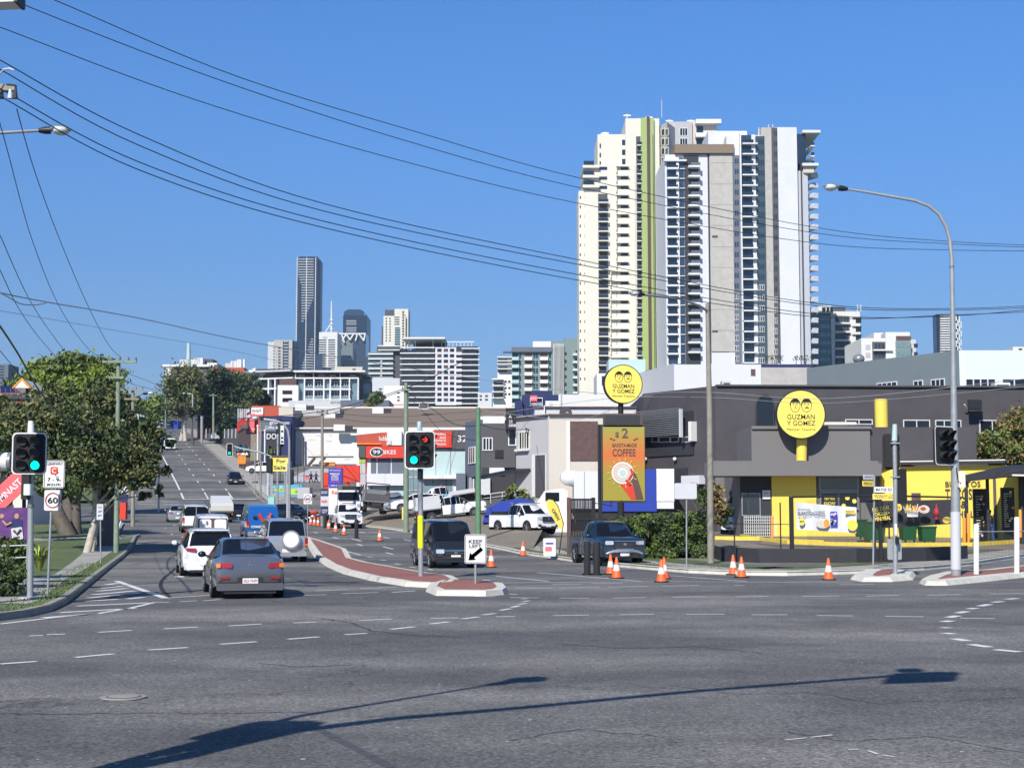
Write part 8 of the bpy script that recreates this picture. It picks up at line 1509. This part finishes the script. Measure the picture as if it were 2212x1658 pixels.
# parked up the hill
def parked(name, lab, kind, L, W, Ht, paint, px, y, Y, rz, tilt=0, roll=0, r=.34, dz=0, **kw): p = P(px, y, Y); return car(name, lab, 'car' if name != 'pickup' else 'pickup', kind, L, W, Ht, paint, 0, 0, 'both', rz, pos=(p.x,Y,p.z+dz), tilt=tilt, roll=roll, r=r, group='parked vehicles', **kw)
parked('hatchback', 'pale blue hatchback parked beside the hillside hedge', 'hatch', 4.2, 1.75, 1.5, 'pteal', 523, 978, 262, 200)
parked('suv', 'white suv parked left of the other white car up the hill', 'suv', 4.4, 1.8, 1.6, 'pwhite', 464, 951, 305, 195)
parked('suv', 'white suv parked right of its twin behind the hillside hedge', 'suv', 4.4, 1.8, 1.6, 'pcream', 488, 949, 308, 195)
parked('wagon', 'white wagon parked side-on below the coffee shop', 'hatch', 4.5, 1.8, 1.6, 'pwhite', 566, 1022, 206, 100)
parked('sedan', 'small white car at the very top of the road, left one', 'sedan', 4.4, 1.8, 1.5, 'pwhite', 347, 920, 405, 110); parked('sedan', 'small white car at the very top of the road, right one', 'sedan', 4.4, 1.8, 1.5, 'pwhite', 361, 922, 405, 100)
# sloping used vehicle yard
yf_ = [G(700,1124,.13), G(790,1133,.13), G(896,1146,.13), G(990,1162,.13), G(1088,1180,.13), G(1150,1186,.13)]
yb_ = [P(690,1108,128), P(770,1100,132), P(880,1092,131), P(1005,1088,128), P(1110,1096,116), P(1190,1110,104)]
mb = MB()
for i in range(5):
    for j in range(4): q = [yf_[i].lerp(yb_[i],j/4), yf_[i+1].lerp(yb_[i+1],j/4), yf_[i+1].lerp(yb_[i+1],(j+1)/4), yf_[i].lerp(yb_[i],(j+1)/4)]; mb.add(q, [(0,1,2,3)], 'dirt')
mb.obj('sloping_yard')['kind'] = 'structure'
parked('suv', 'silver grey suv parked nose out on the sloping yard under the bike shop', 'suv', 4.5, 1.85, 1.65, 'psilver', 850, 1108, 118, 188, roll=6)
s = parked('wagon', 'white car with dark front behind the median signal pole in the yard', 'hatch', 4.4, 1.8, 1.5, 'pwhite', 905, 1109, 116, 80, tilt=0, roll=0, dz=.1)
s.rotation_euler = (0, math.radians(0), math.radians(95))
s = parked('pickup', 'white dual cab pickup with light blue stripe parked side-on uphill in the yard', 'ute', 5.3, 1.85, 1.85, 'pwhite', 955, 1100, 119, 80, rear='flat'); s.rotation_euler = (math.radians(-9), 0, math.radians(97)); mb = MB(); [mb.box(sx*.93-.015,sx*.93+.015,-.6,1.4,.98,1.15,'skyblue') for sx in (-1,1)]; mb.obj('blue_stripe', s); mb = MB(); mb.tube([(-.8,-.2,1.92),(.8,-.2,1.92)], .04, 'red', 5); mb.obj('roof_bar', s)
s = parked('pickup', 'white single cab pickup with high grey tray sides parked on the slope', 'ute', 5.2, 1.85, 1.75, 'pwhite', 975, 1121, 111, 270, rear='flat'); s.rotation_euler = (math.radians(7), 0, math.radians(-80)); mb = MB(); mb.box(-.9,.9,-2.6,-.8,1.25,1.9,'lightgrey'); mb.obj('tray_cage', s)
s = parked('pickup', 'white pickup with dark canopy glass parked right of the green pole', 'ute', 5.2, 1.87, 1.85, 'pwhite', 1132, 1153, 92, 214, dz=.02, r=.4); mb = MB(); mb.box(-.80,.80,-2.5,-.75,1.1,1.38,'plastic'); mb.obj('canopy', s); mb = MB(); mb.tube([(-.8,.6,1.88),(.8,.6,1.88)], .03, 'galv', 5); mb.tube([(-.8,-.4,1.88),(.8,-.4,1.88)], .03, 'galv', 5); mb.obj('roof_rack', s)
s = boxtruck('dark dropside truck with ladder rack parked on the sloping yard', 0, 0, 170, 5, 1.9, 2.1, pos=tuple(P(806,1108,118))); mb = MB(); mb.tube([(-.9,-2.4,1.2),(-.9,-2.4,2.3),(.9,-2.4,2.3),(.9,-2.4,1.2)], .05, 'rust', 6); mb.box(-.95,.95,-2.5,-2.4,.95,1.5,'charcoal2'); mb.obj('ladder_rack', s); s.rotation_euler = (0, math.radians(5), math.radians(10))
boxtruck('white truck with yellow trim behind the white pickup by the cones', 0, 0, 193, 5.5, 2.1, 2.4, pos=tuple(P(745,1113,126)))
t = thing('cargo_truck', 'large white truck with side-on cab, wind fairing and blue curtain behind the billboard', 'truck', (PX(1200,99),99,T(99)+.1), 'parked vehicles'); Yt = 99; k = Yt/F
def pbox(name, x0, y0, x1, y1, ya, yb2, m, par=t): mb = MB(); a = P(x0,y1,ya); b = P(x1,y0,ya); mb.box(a.x,b.x,ya,yb2,a.z,b.z,m); return mb.obj(name, par)
mb = MB(); pr = [(1160,1150),(1160,1085),(1176,1060),(1215,1054),(1226,1060),(1226,1150)]; q = [P(x,y,Yt) for x, y in pr]; mb.add(q+[v+Vector((0,2.4,0)) for v in q], [tuple(range(5,-1,-1)), tuple(range(6,12))]+[(i,(i+1)%6,6+(i+1)%6,6+i) for i in range(6)], 'pwhite'); mb.obj('cab', t)
pbox('side_window', 1178, 1063, 1208, 1082, Yt-.03, Yt, 'carglass'); mb = MB(); q = [P(1163,1086,Yt-.01), P(1176,1064,Yt-.01)]; mb.add([q[0]-Vector((.02,0,0)), q[1]-Vector((.02,0,0)), q[1]+Vector((-.02,2.3,0)), q[0]+Vector((-.02,2.3,0))], [(0,1,2,3)], 'carglass'); mb.obj('windscreen', t)
mb = MB(); q = [(1211,1035),(1214,1022),(1224,1015),(1243,1016),(1243,1050),(1222,1046)]; q = [P(x,y,Yt+.2) for x, y in q]; mb.add(q+[v+Vector((0,2,0)) for v in q], [tuple(range(5,-1,-1)), tuple(range(6,12))]+[(i,(i+1)%6,6+(i+1)%6,6+i) for i in range(6)], 'white', True); mb.obj('wind_fairing', t)
pbox('cargo_box', 1240, 1017, 1455, 1098, Yt, Yt+2.4, 'towerwhite'); pbox('blue_curtain', 1394, 1013, 1418, 1104, Yt-.05, Yt, 'blue'); pbox('blue_curtain', 1296, 1084, 1417, 1104, Yt-.06, Yt-.005, 'blue'); pbox('white_curtain', 1418, 1012, 1456, 1082, Yt-.05, Yt, 'white'); pbox('chassis', 1230, 1098, 1455, 1108, Yt+.3, Yt+2, 'plastic')
for x in (1262,): pbox('panel_seam', x, 1018, x+.7, 1097, Yt-.02, Yt, 'galvdark')
for x in (1180,1300,1330,1440): mb = MB(); q = P(x,1128,Yt); mb.tube([(q.x,Yt-.02,T(Yt)+.6),(q.x,Yt+.28,T(Yt)+.6)], .5, 'tyre', 16); mb.obj('wheel', t)
t = thing('skip_bin', 'dark blue covered skip bin with sloping lid left of the white pickup', 'skip bin', P(1095,1120,99)); mb = MB(); q = [(1042,1128),(1052,1098),(1080,1083),(1125,1074),(1150,1080),(1158,1092),(1158,1128)]; q = [P(x,y,99) for x, y in q]; nq = len(q); mb.add(q+[v+Vector((0,2.2,0)) for v in q], [tuple(range(nq-1,-1,-1)), tuple(range(nq,2*nq))]+[(i,(i+1)%nq,nq+(i+1)%nq,nq+i) for i in range(nq)], 'blue'); mb.obj('bin_body', t); mb = MB(); mb.tube([P(1042,1113,98.9), P(1158,1108,98.9)], .04, 'navy', 5); mb.obj('rim', t)
s = car('suv', 'white car waiting behind the restaurant entry post', 'car', 'suv', 4.4, 1.85, 1.6, 'pwhite', 0, 0, 'both', 165, pos=(PX(1592,97),97,T(97)+.12), group='parked vehicles')
# motorcycle
p = P(676,1108,128); t = thing('motorcycle', 'silver and red motorcycle parked on the corner left of the white pylon', 'motorcycle', (p.x,128,T(128)+.05)); z = T(128)+.05
for dx in (-.7,.7): mb = MB(); n = 16; q = [(p.x+dx+.32*math.cos(a), 128, z+.32+.32*math.sin(a)) for a in [2*math.pi*i/n for i in range(n+1)]]; mb.tube(q, .06, 'tyre', 6, False); mb.obj('wheel', t)
mb = MB(); mb.ball((p.x+.1,128,z+.85), (.38,.2,.2), 'red'); mb.obj('tank', t); mb = MB(); mb.ball((p.x-.45,128,z+.85), (.4,.16,.1), 'black'); mb.obj('seat', t); mb = MB(); mb.ball((p.x,128,z+.5), (.3,.18,.22), 'rim'); mb.tube([(p.x+.7,128,z+.32),(p.x+.45,128,z+1.0)], .04, 'chrome', 6); mb.tube([(p.x-.7,128,z+.32),(p.x,128,z+.5)], .04, 'chrome', 6); mb.obj('frame', t); mb = MB(); mb.tube([(p.x+.4,127.65,z+1.1),(p.x+.45,128,z+1.02),(p.x+.4,128.35,z+1.1)], .02, 'chrome', 6); mb.obj('handlebar', t); mb = MB(); mb.ball((p.x+.62,128,z+.92), .1, 'headlight'); mb.obj('headlight', t)

# ------------------------------------------------------------------ people
def person(lab, base, h, rz, shirt, legs, stride=.3, arms=(.25,-.2), bend=0, group=None):
    t = thing('person', lab, 'person', base, group); s = h/1.75; mh = MB()
    hip = .92*s; sh = 1.43*s
    J = {'pel':(0,0,hip),'chest':(0,.02+bend*.5,1.25*s),'neck':(0,.0+bend,1.48*s),'head':(0,.03+bend,1.63*s)}
    V = [J['pel'],J['chest'],J['neck'],J['head'],(0,.03+bend,1.70*s)]; E = [(0,1),(1,2),(2,3),(3,4)]; R = [.13*s,.15*s,.055*s,.095*s,.07*s]
    def chain(st_, pts, rad):
        pr_ = st_
        for p_, r_ in zip(pts, rad): V.append(p_); R.append(r_); E.append((pr_, len(V)-1)); pr_ = len(V)-1
    L_ = {}; 
    for sx, dy in ((-1,stride),(1,-stride)):
        k1 = (sx*.10*s, dy*.45, .50*s); an = (sx*.10*s, dy*.9-(.06 if dy < 0 else 0), .09*s); chain(0, [(sx*.10*s,0,hip-.05*s), k1, an, (an[0], an[1]+.15*s, .04*s)], [.10*s,.06*s,.042*s,.035*s]); L_[sx] = [(sx*.10*s,0,hip), k1, an]
    A_ = {}
    for sx, dy in zip((-1,1), arms):
        el = (sx*.24*s, dy*.6+bend*.5, 1.14*s); wr = (sx*.24*s, dy*1.5+.05+bend, .92*s+abs(dy)*.3); chain(1, [(sx*.18*s,bend*.8,1.42*s), el, wr], [.06*s,.04*s,.03*s]); b0 = len(V)-1
        for f_ in range(5): a_ = -.04+.02*f_; chain(b0, [(wr[0]+(f_-2)*.012*s, wr[1]+.03, wr[2]-.06*s), (wr[0]+(f_-2)*.014*s, wr[1]+.04+a_*.2, wr[2]-(.11-.01*abs(f_-2))*s)], [.011*s,.009*s])
        A_[sx] = [(sx*.17*s,bend*.8,1.42*s), el, (wr[0],wr[1],wr[2]+.03)]
    me = bpy.data.meshes.new('body'); me.from_pydata(V, E, []); o = bpy.data.objects.new('body', me); COL.objects.link(o); o.parent = t
    m_ = o.modifiers.new('skin', 'SKIN'); 
    if not me.skin_vertices: 
        bpy.context.view_layer.objects.active = o
    if me.skin_vertices:
        for sv, r_ in zip(me.skin_vertices[0].data, R): sv.radius = (r_, r_)
        me.skin_vertices[0].data[0].use_root = True
    o.modifiers.new('sub', 'SUBSURF').levels = 1; me.materials.append(M['skin'])
    ORIG[t.as_pointer()] = Vector((0,0,0))
    mb = MB(); mb.tube([(0,0,hip-.03*s),(0,.01,1.1*s),(0,.02+bend*.5,1.3*s),(0,bend,1.46*s)], [.155*s,.15*s,.185*s,.08*s], shirt, 12)
    for sx in (-1,1): mb.tube(A_[sx], [.075*s,.055*s,.045*s], shirt, 8)
    mb.obj('shirt', t); mb = MB()
    for sx in (-1,1): mb.tube([(0,0,hip+.03*s)]+L_[sx], [.10*s,.12*s,.08*s,.06*s], legs, 8)
    mb.tube([(0,0,hip-.08*s),(0,0,hip+.06*s)], [.15*s,.16*s], legs, 12); mb.obj('trousers', t)
    mb = MB(); mb.ball((0,.01+bend,1.69*s), (.088*s,.10*s,.085*s), 'hair', 12, 8); mb.obj('hair', t)
    mb = MB(); mb.ball((-.035*s,.125*s+bend,1.645*s), .012*s, 'black'); mb.ball((.035*s,.125*s+bend,1.645*s), .012*s, 'black'); mb.tube([(0,.12*s+bend,1.65*s),(0,.15*s+bend,1.61*s)], .012*s, 'skin', 5); mb.tube([(-.025*s,.12*s+bend,1.575*s),(.025*s,.12*s+bend,1.575*s)], .008*s, 'platered', 5); mb.obj('face', t)
    for sx in (-1,1): mb = MB(); q = L_[sx][2]; mb.ball((q[0],q[1]+.06*s,.045*s), (.05*s,.14*s,.05*s), 'black', 8, 6); mb.obj('shoe', t)
    t.rotation_euler = (0,0,math.radians(rz)); return t
bs = P(672,1044.5,207); bs2 = P(683,1044.5,207)
t = person('person in blue shirt and dark trousers walking on the concrete ramp with a red bag', (bs.x,206.8,bs.z), 1.72, 70, 'navy', 'black'); mb = MB(); q = P(665,1030,206.5); mb2 = MB(); mb2.box(q.x-.35,q.x+.15,206.3,206.6,q.z-.4,q.z+.2,'pink'); one(mb2, 'bag', 'bright red bag carried beside the walking person on the ramp', 'bag', q)
person('person in dark red top walking second on the concrete ramp', (bs2.x,206.8,bs2.z), 1.72, 75, 'rust', 'black')
bc = P(2141,1178,83.2); person('person in black top and blue jeans standing at the menu board', (bc.x,83.2,.2+T(83)), 1.78, 20, 'black', 'jeans', stride=.06, arms=(.12,.3), bend=.03)
# ------------------------------------------------------------------ air
m = bpy.data.materials.new('air'); m.use_nodes = True; n = m.node_tree; n.nodes.remove(n.nodes['Principled BSDF'])
pv = n.nodes.new('ShaderNodeVolumePrincipled'); pv.inputs['Density'].default_value = .00013; pv.inputs['Color'].default_value = (.60,.80,1,1); pv.inputs['Anisotropy'].default_value = .2
n.links.new(pv.outputs[0], n.nodes['Material Output'].inputs['Volume']); M['air'] = m
mb = MB(); mb.box(-3100, 3100, -150, 3100, -3, 420, 'air'); hz = mb.obj('haze'); hz['kind'] = 'stuff'
